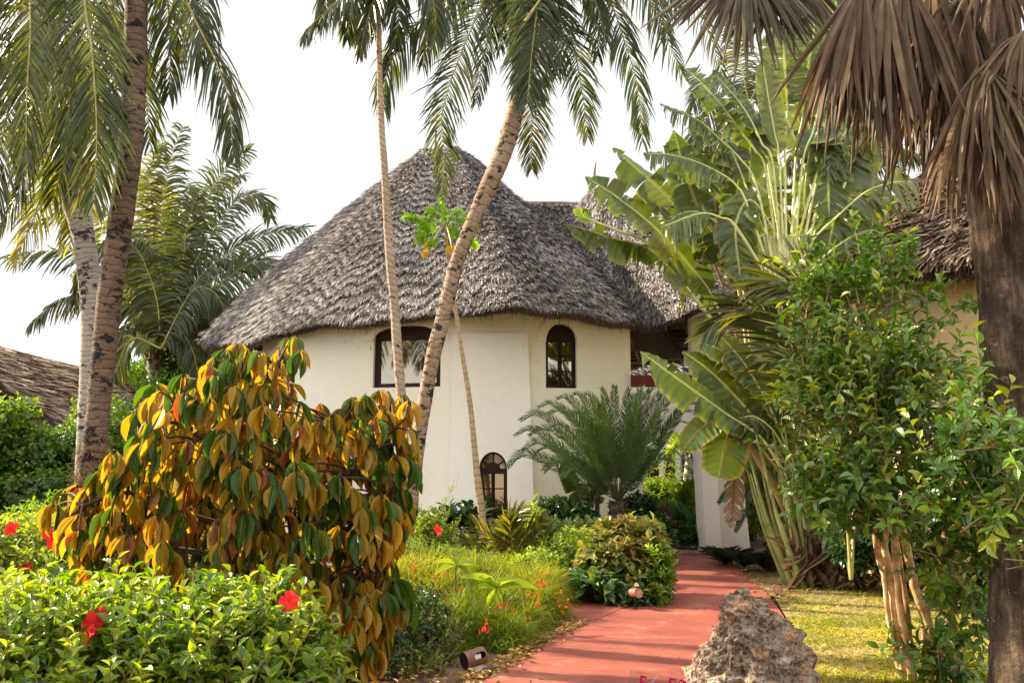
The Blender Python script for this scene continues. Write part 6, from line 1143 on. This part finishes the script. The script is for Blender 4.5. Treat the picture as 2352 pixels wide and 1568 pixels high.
# ============================================================ RIGHT SIDE BUSH, FAN PALM
lt = thing('lime_tree', 'many-stemmed glossy-leaved bush filling the right side before the ochre hut', 'tree', gp(2120, 7.3))
blobs = [bl(1880,620,7.6,60,40,.3), bl(1960,600,7.4,50,45,.3), bl(2030,620,7.3,60,50,.3), bl(1990,690,7.3,90,60,.4), bl(1900,700,7.3,60,50,.3), bl(2050,760,7.2,90,80,.45), bl(1830,830,7.2,60,50,.3), bl(1930,830,7.0,90,80,.4), bl(2050,880,6.9,110,80,.5), bl(1870,940,7.0,80,60,.4), bl(1960,990,6.9,110,80,.5), bl(2130,960,6.6,90,80,.4), bl(1880,1060,7.1,80,50,.35), bl(2050,1060,6.7,140,90,.5), bl(2200,1020,6.0,80,70,.3), bl(2290,1010,5.4,70,60,.2), bl(1930,1130,7.0,90,55,.35), bl(2080,1160,6.6,140,70,.45), bl(2220,1130,5.9,100,80,.35), bl(2190,1240,6.4,110,60,.4), bl(2300,1230,5.5,70,70,.25), bl(1980,1190,7.0,80,40,.3), bl(2320,1130,5.35,40,50,.15), bl(2240,920,5.9,60,50,.25), bl(2180,1420,6.9,50,80,.25), bl(2130,1490,7.0,45,45,.22), bl(2205,1330,6.8,60,45,.3), bl(2195,1520,6.9,50,50,.22), bl(1850,700,7.5,30,26,.2), bl(2090,700,7.1,40,36,.2)]
mb = MB(); st = MB(); P, N = shell_points(blobs, 2250, .2, -.95); P = P[rs.rand(len(P)) > np.interp(P[:, 2], [0, 2.0, 2.9, 3.6], [.35, .40, .55, .66])]; P = P[(np.sin(P[:, 0]*6.5+P[:, 2]*2.1+1)+np.sin(P[:, 2]*8.3-P[:, 0]*2.7)+.7*np.sin(P[:, 0]*15+P[:, 2]*12)) < .85]; K = len(P); D = nrm(rs.randn(K, 3)*.6+A(0, -.2, .45)+.7*nrm(P-W(2060, 1150, 7.1)))
sprigs(mb, P, D, .30*(.5+.9*rs.rand(K)), 7, .098, .50, np.clip(.55+.28*rs.randn(K), 0, 1), L_HI, .9, stem=st, stem_r=.0035)
for pth in [[(2120,760),(2180,720),(2235,690),(2262,682)], [(2150,950),(2200,900),(2215,860),(2200,820)], [(2060,640),(2085,590),(2095,560)]]:
    Q = px(pth, 6.9); st.tube(spline(Q, 14), np.linspace(.009, .003, 14), 5); S_ = spline(Q, 26)[3:]; sprigs(mb, S_, nrm(np.gradient(S_, axis=0)+rs.randn(len(S_), 3)*.5), .06, 3, .075, .5, .6+.2*rs.randn(len(S_)), L_HI, .9)
mb.build('foliage', M_LIME, lt)
st.build('twig', B_TWIG, lt)
lim = [([(2075,1560),(2060,1420),(2040,1300),(2025,1200),(2010,1040)], .035), ([(2085,1560),(2050,1400),(2020,1280),(2000,1160),(1985,1000)], .03), ([(2095,1565),(2075,1440),(2060,1320),(2055,1180),(2080,1000)], .03), ([(2070,1550),(2035,1380),(2035,1250),(2045,1100)], .022), ([(2100,1560),(2080,1380),(2063,1260),(2040,1120),(1990,900)], .024),
       ([(2205,1600),(2190,1480),(2185,1390),(2210,1300),(2240,1215),(2260,1100)], .045), ([(2150,1510),(2128,1420),(2105,1360),(2090,1290),(2065,1180),(2040,1050)], .04), ([(2118,1378),(2148,1330),(2165,1270),(2180,1180),(2190,1060)], .034), ([(2185,1400),(2180,1330),(2195,1280),(2215,1200)], .03), ([(2040,1050),(2010,900),(1985,780),(1960,700)], .022), ([(2080,1000),(2075,860),(2060,760),(2075,660)], .02), ([(2010,1040),(1960,940),(1900,880),(1850,840)], .016), ([(2190,1060),(2170,940),(2150,860),(2160,780)], .018), ([(2045,1100),(1960,1060),(1880,1000)], .016), ([(2065,1180),(1990,1140),(1920,1110)], .016)]
for k, (pth, r) in enumerate(lim):
    Y = 7.1+.12*math.sin(k*2.1); Q, _l = even(px(pth, Y), 26)
    if k < 8: Q[0, 2] = min(Q[0, 2], -.03)
    m_ = MB(); m_.tube(Q+rs.randn(26, 3)*.003, r*np.linspace(1.05, .6, 26)*(1+.06*np.sin(np.arange(26)*1.1)), 9, rough=.03); m_.build('limb', B_LIMEW, lt, smooth=True)
sh('dark_hedge', 'dark shaded hedge with one red bloom behind the pale stems', 'hedge', [bl(2010,1230,11.6,110,90,.6), bl(2140,1260,11.2,110,110,.6), bl(2260,1300,10.6,90,130,.6), bl(2300,1180,10.8,80,120,.6), bl(1970,1180,12,70,90,.5)], 3000, .08, .6, M_HEDGE, nl=6, length=.2, rmean=.35, flowers=(lambda p, t: hibiscus_flower(p, t, .075), [(2082,1256,10.7)]))
# the fan palm
fp = thing('fan_palm', 'massive dark fan palm trunk at the right edge with a skirt of dry leaves', 'palm', gp(2345, 5.9))
trunk(fp, px([(2283,-300),(2284,-60),(2284,100),(2288,300),(2296,500),(2310,640),(2320,800),(2332,950),(2344,1080),(2352,1200),(2356,1320),(2362,1450),(2364,1600),(2366,1700)], 5.9), [.16,.165,.17,.165,.17,.18,.185,.18,.185,.19,.20,.215,.235,.26], B_FAN, rings=5, bulge=.05, seg=28, amp=.1)
DN = (0, 0, -1)
def fan(h, tip, Y, sp, n=34, wid=.042, **k):
    n = int(n*1.6); wid *= .52; k['droop'] = k.get('droop', .5)*1.15
    a, b = W(*h, Y), W(*tip, Y-.1); d = b-a; return fan_leaf(fp, a, d, np.linalg.norm(d), sp, n, wid, **k)
fan((2245,150),(2235,480), 5.35, 22, 36, .050, droop=.35, pet=px([(2150,-190),(2212,0),(2245,152)], 5.4), rb=.55)
fan((2250,130),(2330,470), 5.45, 30, 28, .050, droop=.5, rb=.55)
fan((2205,-10),(2130,330), 5.6, 22, 34, .046, droop=.45, rb=.45)
fan((2212,-30),(2180,360), 5.7, 26, 30, .046, droop=.4, rb=.4)
fan((2030,-70),(2005,325), 5.3, 15, 36, .046, droop=.4, rb=.42, pet=px([(2180,-260),(2100,-180),(2030,-70)], 5.4))
fan((1985,-60),(1905,290), 5.2, 13, 30, .046, droop=.5, rb=.42)
fan((2075,-70),(2080,250), 5.5, 22, 32, .044, droop=.5, rb=.35)
fan((2120,-80),(2120,230), 5.8, 32, 30, .044, droop=.5, rb=.35)
fan((2140,-60),(2150,330), 5.6, 16, 30, .046, droop=.6, rb=.5)
fan((2352,70),(2385,300), 5.3, 52, 30, .044, droop=.9, rb=.6)
fan((2270,160),(2352,380), 5.25, 40, 20, .036, droop=1.3, rb=.65, bend=1.0)
fan((2290,-120),(2330,120), 5.5, 50, 28, .04, droop=.6, rb=.4)
fan((1715,-95),(1700,140), 5.4, 52, 38, .055, droop=.15, mat=M_FAN_GR, rb=.4, bend=.2)
fan((1800,-110),(1830,105), 5.5, 46, 34, .055, droop=.15, mat=M_FAN_GR, rb=.25, bend=.2)
for h_, t_ in [((2284,-300),(2420,-480)), ((2284,-300),(2100,-520)), ((2284,-300),(2500,-250)), ((2284,-300),(2250,-560))]: fan(h_, t_, 5.9, 60, 30, .05, droop=.3, mat=M_FAN_GR, bend=.2)
# ============================================================ CACAO TREE
ct = thing('cacao_tree', 'wide cacao tree hung with drooping golden brown leaves', 'tree', gp(640, 6.2))
poly = [(112,1165),(150,1130),(205,1125),(228,1075),(262,1050),(300,1040),(325,1075),(330,985),(300,965),(345,925),(355,890),(425,865),(440,905),(470,870),(482,830),(545,800),(600,820),(640,780),(690,785),(690,840),(665,905),(690,940),(720,945),(760,935),(800,935),(822,895),(850,915),(905,905),(945,925),(965,925),(962,965),(935,1000),(945,1050),(940,1120),(920,1160),(935,1200),(900,1215),(895,1260),(890,1320),(930,1370),(955,1395),(905,1395),(885,1440),(890,1480),(870,1520),(830,1510),(790,1500),(745,1480),(700,1380),(640,1330),(560,1320),(430,1335),(330,1350),(250,1360),(200,1345),(195,1275),(165,1230),(140,1200)]
def inside(x, y):
    c = False; n = len(poly)
    for i in range(n):
        x0, y0 = poly[i]; x1, y1 = poly[(i+1) % n]
        if (y0 > y) != (y1 > y) and x < (x1-x0)*(y-y0)/(y1-y0)+x0: c = not c
    return c
limbs = [[(655,1400,6.3),(640,1230,6.3),(625,1090,6.25),(610,960,6.2),(640,830,6.15)], [(650,1330,6.3),(560,1230,6.2),(430,1180,6.1),(300,1130,6.0),(190,1160,5.9)], [(640,1230,6.3),(560,1120,6.2),(470,1020,6.1),(400,930,6.0)], [(645,1270,6.3),(740,1160,6.2),(830,1060,6.1),(930,960,6.0)], [(650,1310,6.3),(760,1240,6.2),(860,1170,6.1),(930,1100,6.0)], [(655,1380,6.3),(760,1330,6.1),(850,1350,6.0),(930,1390,5.9)], [(650,1350,6.3),(500,1280,6.1),(380,1260,6.0),(280,1270,5.9)], [(625,1090,6.2),(700,1020,6.2),(780,980,6.1)], [(625,1090,6.2),(560,980,6.3),(500,900,6.3)], [(650,1360,6.2),(560,1310,5.9),(430,1300,5.8)], [(645,1300,6.4),(720,1150,6.7),(800,1080,6.8)], [(640,1230,6.4),(520,1120,6.7),(400,1080,6.8)], [(655,1400,6.2),(750,1400,5.9),(830,1430,5.8)]]
mb = MB(); LP = []
b0 = gp(660, 6.3); mb.tube(spline([b0-A(0, 0, .05), W(655, 1400, 6.3)], 6), [.075, .065, .06, .055, .052, .05], 10, rough=.05)
for i, l in enumerate(limbs):
    Q = spline(px(l, 6), 26); LP.append(Q); mb.tube(Q, np.linspace(.034 if i else .045, .008, 26), 7, rough=.04)
LP = np.vstack(LP); br = MB(); lv = MB()
cl = []; tries = 0
while len(cl) < 420 and tries < 9000:
    tries += 1; x, y = rs.uniform(105, 990), rs.uniform(775, 1520)
    if not inside(x, y+8): continue
    d2 = min([(x-a)**2+((y-b)*1.0)**2 for a, b, _ in cl] or [1e9])
    if d2 < 21**2 or (math.sin(x*.021+y*.013+1)+math.sin(y*.031-x*.017)) > 1.72: continue
    cl.append((x, y, 0))
for (x, y, _) in cl:
    edge = min(1, min((x-105)/300, (990-x)/300, 1)); Y = 6.15 + rs.choice([-1, 1])*rs.rand()**.7*(.18+.55*max(0, edge)); p = W(x, y, Y)
    j = np.argmin(((LP-p)**2).sum(1)+ (LP[:, 2] > p[2])*.05); q = LP[j]; br.tube(spline([q, (q+p)/2+A(0, 0, .03), p], 6), np.linspace(.010, .005, 6), 4, cap=False)
    m = rs.randint(6, 12); hue = rs.rand(); out = nrm(p-A(*W(640, 1150, 6.3))); 
    a = rs.rand(m)*2*PI; el = rs.rand(m); D = np.stack([np.cos(a)*(.05+.32*el**2), np.sin(a)*(.05+.32*el**2), -.95+.3*el**2], -1)+out*.14+rs.randn(m, 3)*.08
    base = np.clip(hue*.32+.42+.10*rs.randn(m), .25, .92); g = rs.rand(m) < (.65 if rs.rand() < .35 else .24); base[g] = .02+.2*rs.rand(g.sum()); dr = rs.rand(m) < .045; base[dr] = .95+.05*rs.rand(dr.sum())
    N = np.stack([np.cos(a), np.sin(a), .3+0*a], -1)+rs.randn(m, 3)*.5
    off = np.stack([np.cos(a), np.sin(a), 0*a], -1)*.018 + A(0, 0, 1)*(rs.rand(m)*.03)[:, None]
    L = (.08+.135*rs.rand(m)**.7); put_leaves(lv, L_CAC, p+off, D, N, L, L*(.25+.06*rs.rand(m)), base)
    for k in range(m): br.tube([p, p+off[k]], .003, 3, cap=False)
mb.build('trunk', B_TWIG_DK, ct, smooth=True); br.build('branch', B_TWIG_DK, ct); lv.build('foliage', M_CACAO, ct, smooth=True)
# ============================================================ LAWN AND GROUND LITTER
def in_poly(X, Y, poly):
    c = np.zeros(len(X), bool); n = len(poly)
    for i in range(n):
        x0, y0 = poly[i][:2]; x1, y1 = poly[(i+1) % n][:2]; k = ((y0 > Y) != (y1 > Y)) & (X < (x1-x0)*(Y-y0)/((y1-y0) or 1e-9)+x0); c ^= k
    return c
lawn = [G(*p) for p in [(1782,1374),(1815,1430),(1842,1500),(1868,1600),(1890,1770),(3000,1770),(2800,1420),(2450,1330),(2100,1318),(1860,1322)]]
def blades(name, poly, n, h, mat, rfun, bbox, patch=None, w=.0045):
    X = rs.uniform(bbox[0], bbox[1], n); Yy = bbox[2]+(bbox[3]-bbox[2])*rs.rand(n)**1.5; k = in_poly(X, Yy, poly)
    if patch is not None: k &= patch(X, Yy) > rs.rand(n)
    X, Yy = X[k], Yy[k]; K = len(X); P = np.stack([X, Yy, np.full(K, .0)], -1); D = nrm(np.stack([rs.randn(K)*.55, rs.randn(K)*.55, np.ones(K)], -1)); S = nrm(np.cross(D, rs.randn(K, 3))); H = h*(.4+.9*rs.rand(K)); Q = np.zeros((K, 3, 2, 3))
    bend = rs.randn(K, 3)*A(.5, .5, 0)
    for j, t in enumerate((0, .5, 1)): c = P+D*(H*t)[:, None]+bend*(H*t*t)[:, None]-ZUP*(H*t*t*.3)[:, None]; ww = (w*(1+.6*rs.rand(K))*(1-.85*t))[:, None]; Q[:, j, 0] = c-S*ww; Q[:, j, 1] = c+S*ww
    mb = MB(); mb.grids(Q, np.zeros((3, 2, 2)), rfun(K, X, Yy)); return tag(mb.build(name, mat), kind='stuff')
pn = lambda X, Y: .5+.5*np.sin(X*2.1+1.3*np.sin(Y*1.7))*np.cos(Y*1.9+np.sin(X*1.3))
blades('lawn_grass', lawn, 330000, .060, M_GRASS, lambda K, X, Y: np.clip(.50+.24*rs.randn(K)+.45*(pn(X*1.7+2, Y*2.1)-.5)-.08*(Y > 9.3), 0, 1), (1.6, 9, 6.0, 13.0), patch=lambda X, Y: np.clip(.10+1.0*pn(X*1.3, Y*1.1)*(.5+.5*np.sin(X*7+Y*3)*np.sin(Y*6-X*2)), .05, 1)*np.where(Y > 10, .35, 1))  # far blades darker: the edge of the sunlit near lawn is put in colour
# straw and twigs on the lawn, dead leaves along the beds
def litter(name, pts, mat, L, w, flat=.25):
    mb = MB(); K = len(pts); a = rs.rand(K)*2*PI; D = np.stack([np.cos(a), np.sin(a), rs.rand(K)*flat], -1); N = np.stack([rs.randn(K)*.4, rs.randn(K)*.4, np.ones(K)], -1); put_leaves(mb, leaf_tpl(4, OVAL, .3, .03), pts, D, N, L*(.5+rs.rand(K)), w*(.5+rs.rand(K)), rs.rand(K)); return tag(mb.build(name, mat), kind='stuff')
def along(path, n, spread, z=.02):
    P = spline([G(*p) for p in path], 200); i = rs.randint(0, 200, n); q = P[i].copy(); q[:, 0] += rs.randn(n)*spread; q[:, 1] += rs.randn(n)*spread; q[:, 2] = z+rs.rand(n)*.03; return q
litter('leaf_litter', np.vstack([along([(1075,1575),(1180,1518),(1240,1480),(1300,1450),(1335,1432)], 700, .06), along([(1420,1398),(1480,1384),(1520,1352)], 160, .05), along([(1660,1282),(1720,1325),(1790,1380),(1830,1350)], 260, .12), along([(1850,1345),(1950,1342),(2080,1345)], 260, .25), along([(600,1640),(900,1600),(1060,1560)], 400, .4)]), M_DEADL, .06, .022)
q = np.stack([rs.uniform(1.7, 6, 420), rs.uniform(6.2, 11, 420), np.full(420, .012)], -1); q = q[in_poly(q[:, 0], q[:, 1], lawn)]; litter('dry_straw', q, M_DEADL, .07, .005, .1)
q = along([(1500,1600),(1450,1480),(1560,1380),(1600,1310)], 26, .35, .031); q[:, 2] = .034; litter('path_debris', q, M_DEADL, .022, .012, .02)
blades('bed_weeds', [G(*p) for p in [(1655,1262),(1700,1310),(1780,1372),(1860,1400),(2100,1330),(2000,1290)]], 16000, .07, M_RUSS, lambda K, X, Y: np.clip(.35+.2*rs.randn(K), 0, 1), (2.0, 7, 10, 16), patch=lambda X, Y: np.clip(pn(X*2, Y*2)-.15, 0, 1))
# ============================================================ CORAL ROCK
import bmesh
from mathutils import noise as mn
def rock():
    bm = bmesh.new(); bmesh.ops.create_icosphere(bm, subdivisions=7, radius=1)
    c = W(1722, 1568, 6.15); zt = W(1700, 1352, 6.15)[2]; cx_, cy_ = c[0], c[1]
    prof_l = [(0, .56), (.18, .47), (.35, .36), (.5, .31), (.62, .22), (.72, .18), (.85, .16), (.95, .13), (1, .02)]
    prof_r = [(0, .50), (.18, .43), (.35, .38), (.5, .35), (.65, .29), (.78, .19), (.88, .14), (.95, .07), (1, .0)]
    cv = A(0, 0, 0)
    for v in bm.verts:
        p = v.co.copy(); t = max(0.0, min(1.0, (p.z+.35)/1.35)); t = t**.9; a = math.atan2(p.y, p.x)
        rl = np.interp(t, *zip(*prof_l)); rr = np.interp(t, *zip(*prof_r)); wgt = .5+.5*math.cos(a); r = rr*wgt+rl*(1-wgt); r *= 1 if abs(math.sin(a)) < .2 else (1-.22*abs(math.sin(a)))
        if p.z < -.35: r *= max(.2, 1-(-.35-p.z))
        q = Vector((math.cos(a)*r, math.sin(a)*r, t*zt if p.z >= -.35 else (p.z+.35)*.3))
        nrmv = Vector((math.cos(a), math.sin(a), .35)).normalized(); s = Vector((q.x+3.1, q.y+1.7, q.z+.4))
        d = .095*mn.fractal(s*4.2, .8, 2.1, 4) + .030*mn.noise(s*14) + .018*mn.noise(s*31) + .010*mn.noise(s*62)
        pit = mn.voronoi(s*11)[0][0]; d -= .055*max(0, .36-pit)/.36; pit3 = mn.voronoi(s*5.5+Vector((2,9,4)))[0][0]; d -= .10*(max(0, .34-pit3)/.34)**.7; pit2 = mn.voronoi(s*25+Vector((5,5,5)))[0][0]; d -= .026*max(0, .36-pit2)/.36
        rg = 1-abs(mn.noise(s*7.5)); d += .03*(rg**3-.4)
        # the hollow at the foot
        hx = q.x-.10; hz = q.z-.04
        if q.y < 0: hol = max(0, 1-(hx/.15)**2-(hz/.15)**2); d -= .22*hol
        v.co = q + nrmv*d*(.45+.55*min(1, r/.2))
        v.co.z = max(v.co.z, -.12)
    bm.faces.ensure_lookup_table(); me = bpy.data.meshes.new('coral_rock'); bm.to_mesh(me); bm.free(); me.materials.append(M_ROCK)
    me.polygons.foreach_set('use_smooth', np.ones(len(me.polygons), bool)); o = bpy.data.objects.new('coral_rock', me); COL.objects.link(o); o.location = (cx_, cy_, 0)
    tag(o, 'rugged pitted coral rock standing at the lawn corner by the path', 'rock')
rock()
# small things growing on and by the rock
rosette('succulent_sprig', 'tiny yellow-green sprig in the hollow of the coral rock', 1790, 5.75, 9, .10, .035, M_BRIGHT, arch=.2, up=.8, r=.7)
t = thing('spiny_plant', 'dark red spiny leaf tips showing left of the coral rock', 'plant', W(1650, 1480, 6.5)*A(1, 1, 0)); mb = MB()
for (x, y, dx, dy) in [(1645,1462,-12,-8),(1632,1476,-18,-6),(1650,1452,-6,-10),(1640,1440,-9,-10),(1622,1492,-12,-4),(1655,1425,-10,-9)]:
    a = W(x+14, y+10, 6.35); b = W(x+dx*.6, y+dy*.6, 6.3); put_leaves(mb, leaf_tpl(5, [(0, 1), (.4, .7), (1, .02)], .5, .1), a[None], (b-a)[None], A(0, -.6, .8)[None], np.linalg.norm(b-a), .035, np.array([.5]))
mb.tube(spline([W(1650, 1480, 6.45)*A(1,1,0), W(1655, 1440, 6.45)], 6), .02, 6); mb.build('leaf', M_SPINE, t)
# ============================================================ CLEAR SIGN PLATE
sg = thing('room_sign', 'clear sign plate with red number 53 and arrow, fixed beside the coral rock', 'sign', gp(1540, 5.75)*A(1, 1, 0))
Ys = 5.75; o_ = W(1448, 1537, Ys); ux = nrm(W(1650, 1572, Ys)-o_); up_ = nrm(A(-ux[2]*0, -.12, 1)); up_ = nrm(up_-ux*np.dot(up_, ux)); fn = np.cross(ux, up_)
mb = MB(); w_ = np.linalg.norm(W(1650, 1572, Ys)-o_); H_ = .24; mb.box((0, -.004, -H_), (w_, .004, 0), fr=(o_, ux, -fn, up_)); mb.build('plate', M_ACRYL, sg)
mb = MB()
for a in (.05, w_-.05): mb.tube([o_+ux*a-up_*(H_-.01)+A(0, .0, 0), A(*(o_+ux*a)[:2], -.02)], .008, 6)
mb.build('stake', M_CABLE, sg)
def text(s, at, size, parent):
    cu = bpy.data.curves.new('t', 'FONT'); cu.body = s; cu.size = size; cu.extrude = .0008; cu.offset = .0012; ob = bpy.data.objects.new('t', cu); COL.objects.link(ob); dg = bpy.context.evaluated_depsgraph_get(); me = bpy.data.meshes.new_from_object(ob.evaluated_get(dg)); COL.objects.unlink(ob); bpy.data.objects.remove(ob)
    me.transform(__import__('mathutils').Matrix([[*(ux*1.0)[:1], up_[0], fn[0], 0], [ux[1], up_[1], fn[1], 0], [ux[2], up_[2], fn[2], 0], [0, 0, 0, 1]])); me.materials.clear(); me.materials.append(M_MAGENTA)
    o = bpy.data.objects.new('number', me); COL.objects.link(o); o.parent = parent; o.location = tuple(at-wloc(parent)); return o
fr0 = o_+fn*.007
text('5', fr0+ux*.055-up_*.105, .12, sg); text('53', fr0+ux*.232-up_*.098, .135, sg)
mb = MB(); a = fr0+ux*.165-up_*.02; b = fr0+ux*.125-up_*.075; c = fr0+ux*.165-up_*.13; mb.tube([a, b], .0022, 4); mb.tube([b, c], .0022, 4); mb.build('arrow', M_CABLE, sg)
mb = MB()
for d in (.015, .165): mb.tube([fr0+ux*d-up_*.012, fr0+ux*d-up_*.012+fn*.006], .006, 8)
mb.build('screw', M_CABLE, sg)
# ============================================================ GARDEN LAMPS
def ring_tube(mb, c0, c1, ro, ri, m=0, slot=None):
    d = nrm(c1-c0); ref = nrm(np.cross(d, ZUP)); up = np.cross(ref, d); n = 48; an = np.linspace(0, 2*PI, n+1); L = np.linalg.norm(c1-c0); ts = np.linspace(0, 1, 25)
    P = np.array([[c0+d*L*t+(math.cos(a)*ref+math.sin(a)*up)*ro for a in an] for t in ts]); Pi = np.array([[c0+d*L*t+(math.cos(a)*ref+math.sin(a)*up)*ri for a in an] for t in ts])
    q = []
    for i in range(24):
        for j in range(n):
            tm, am = (ts[i]+ts[i+1])/2, (an[j]+an[j+1])/2
            if slot and ((tm-slot[0])/slot[1])**4+((am-slot[2])/slot[3])**4 < 1: continue
            q.append((i*(n+1)+j, i*(n+1)+j+1, (i+1)*(n+1)+j+1, (i+1)*(n+1)+j))
    uv = np.zeros((25*(n+1), 2)); mb.add(P.reshape(-1, 3), quads=q, uv=uv); mb.add(Pi.reshape(-1, 3), quads=q, uv=uv, m=m); mb.grid(np.stack([P[0], Pi[0]])); mb.grid(np.stack([P[-1], Pi[-1]]))
    return d, ref, up
l1 = thing('garden_lamp', 'rusty tube lamp with a slot, on a stone by the lower path edge', 'lamp', gp(1095, 7.35), 'garden lamps'); Yl = 7.35
c0, c1 = W(1066, 1517, Yl-.04), W(1110, 1503, Yl+.06); mb = MB(); R_ = .068
d_, rf, upv = ring_tube(mb, c0, c1, R_, R_-.004, slot=(.60, .27, PI*.0, .55) if False else None)
mb = MB(); ref = nrm(np.cross(nrm(c1-c0), ZUP)); toward = math.atan2(0, 1); d_, rf, upv = ring_tube(mb, c0, c1, R_, R_-.005, slot=(.66, .26, None, None) and (.64, .27, (0.0 if np.dot(ref, A(0, -1, 0)) > 0 else PI)+.35, .42)); mb.build('housing', [M_RUST, M_BLACK], l1, smooth=False)
mb = MB(); dd = nrm(c1-c0); mb.tube([c0-dd*.002, c0+dd*.004], R_*.97, 32); mb.tube([c1-dd*.008, c1-dd*.002], R_*.97, 32); mb.build('end_cap', M_BLACK, l1)
mb = MB(); mb.tube([c0+dd*.07, c0+dd*.14], .036, 20); mb.build('bulb', M_OPAL, l1)
mb = MB(); cm = (c0+c1)/2; mb.box((-.014, -.006, 0), (.014, .006, .12), fr=(A(cm[0]+.03, cm[1], .03), A(1, 0, 0), A(0, 1, 0), nrm(A(.0, 0, 1)))); mb.box((-.045, -.02, 0), (.045, .02, .006), fr=(A(cm[0]+.04, cm[1]-.01, .045), A(1, .1, 0), A(-.1, 1, 0), ZUP)); mb.build('bracket', M_BLACK, l1)
mb = MB(); mb.tube(spline([cm-A(0, .04, .06), cm+A(.03, -.06, -.09), cm+A(.01, -.08, -.15), A(cm[0]-.06, cm[1]-.1, .03)], 20), .006, 8); mb.build('cable', M_CABLE, l1)
def lump(name, p, r, mat, label=None, cat=None, parent=None, seed=0, kind=None):
    u, v = np.meshgrid(np.linspace(0, 2*PI, 41), np.linspace(0, PI, 25)); d = np.stack([np.sin(v)*np.cos(u), np.sin(v)*np.sin(u), np.cos(v)], -1); f = np.array([[1+.25*mn.fractal(Vector(q)*1.6+Vector((seed, 0, 0)), .8, 2, 4) for q in row] for row in d]); P = d*f[..., None]*A(*r)+p; mb = MB(); mb.grid(P); return mb.build(name, mat, parent, loc=p if parent is None else None, smooth=True)
o = lump('stone', A(cm[0]+.03, cm[1]-.02, .015), (.11, .085, .045), M_CONC, seed=3); tag(o, 'rough stone block under the rusty tube lamp', 'stone')
def log_lamp(label, p, Y, r, L, dirx=.0):
    t = thing('garden_lamp', label, 'lamp', gp(p[0], Y), 'garden lamps'); c = W(p[0], p[1], Y); d = nrm(A(dirx, -1, .12)); mb = MB(); ring_tube(mb, c-d*L*.5, c+d*L*.5, r, r*.9); mb.build('housing', M_RUST, t)
    m2 = MB(); m2.tube([c+d*L*.44, c+d*L*.47], r*.92, 24); m2.build('face', M_TERRA, t); m3 = MB(); m3.tube([c-A(0, 0, r*.9), A(c[0], c[1], -.02)], .014, 8); m3.build('stake', M_BLACK, t)
log_lamp('round lamp with a brown face among arrow-shaped leaves, at the path bend', (1460, 1361), 10.45, .055, .16, .35)
log_lamp('small cylinder lamp in thin grass right of the path', (1786, 1352), 11.4, .06, .12, -.2)
o = lump('buried_stone', G(1507, 1352)*A(1, 1, 0)+A(0, 0, .02), (.05, .05, .05), M_TERRA, seed=9); tag(o, 'little brown edging stone under the fresh green shrub by the path', 'stone')
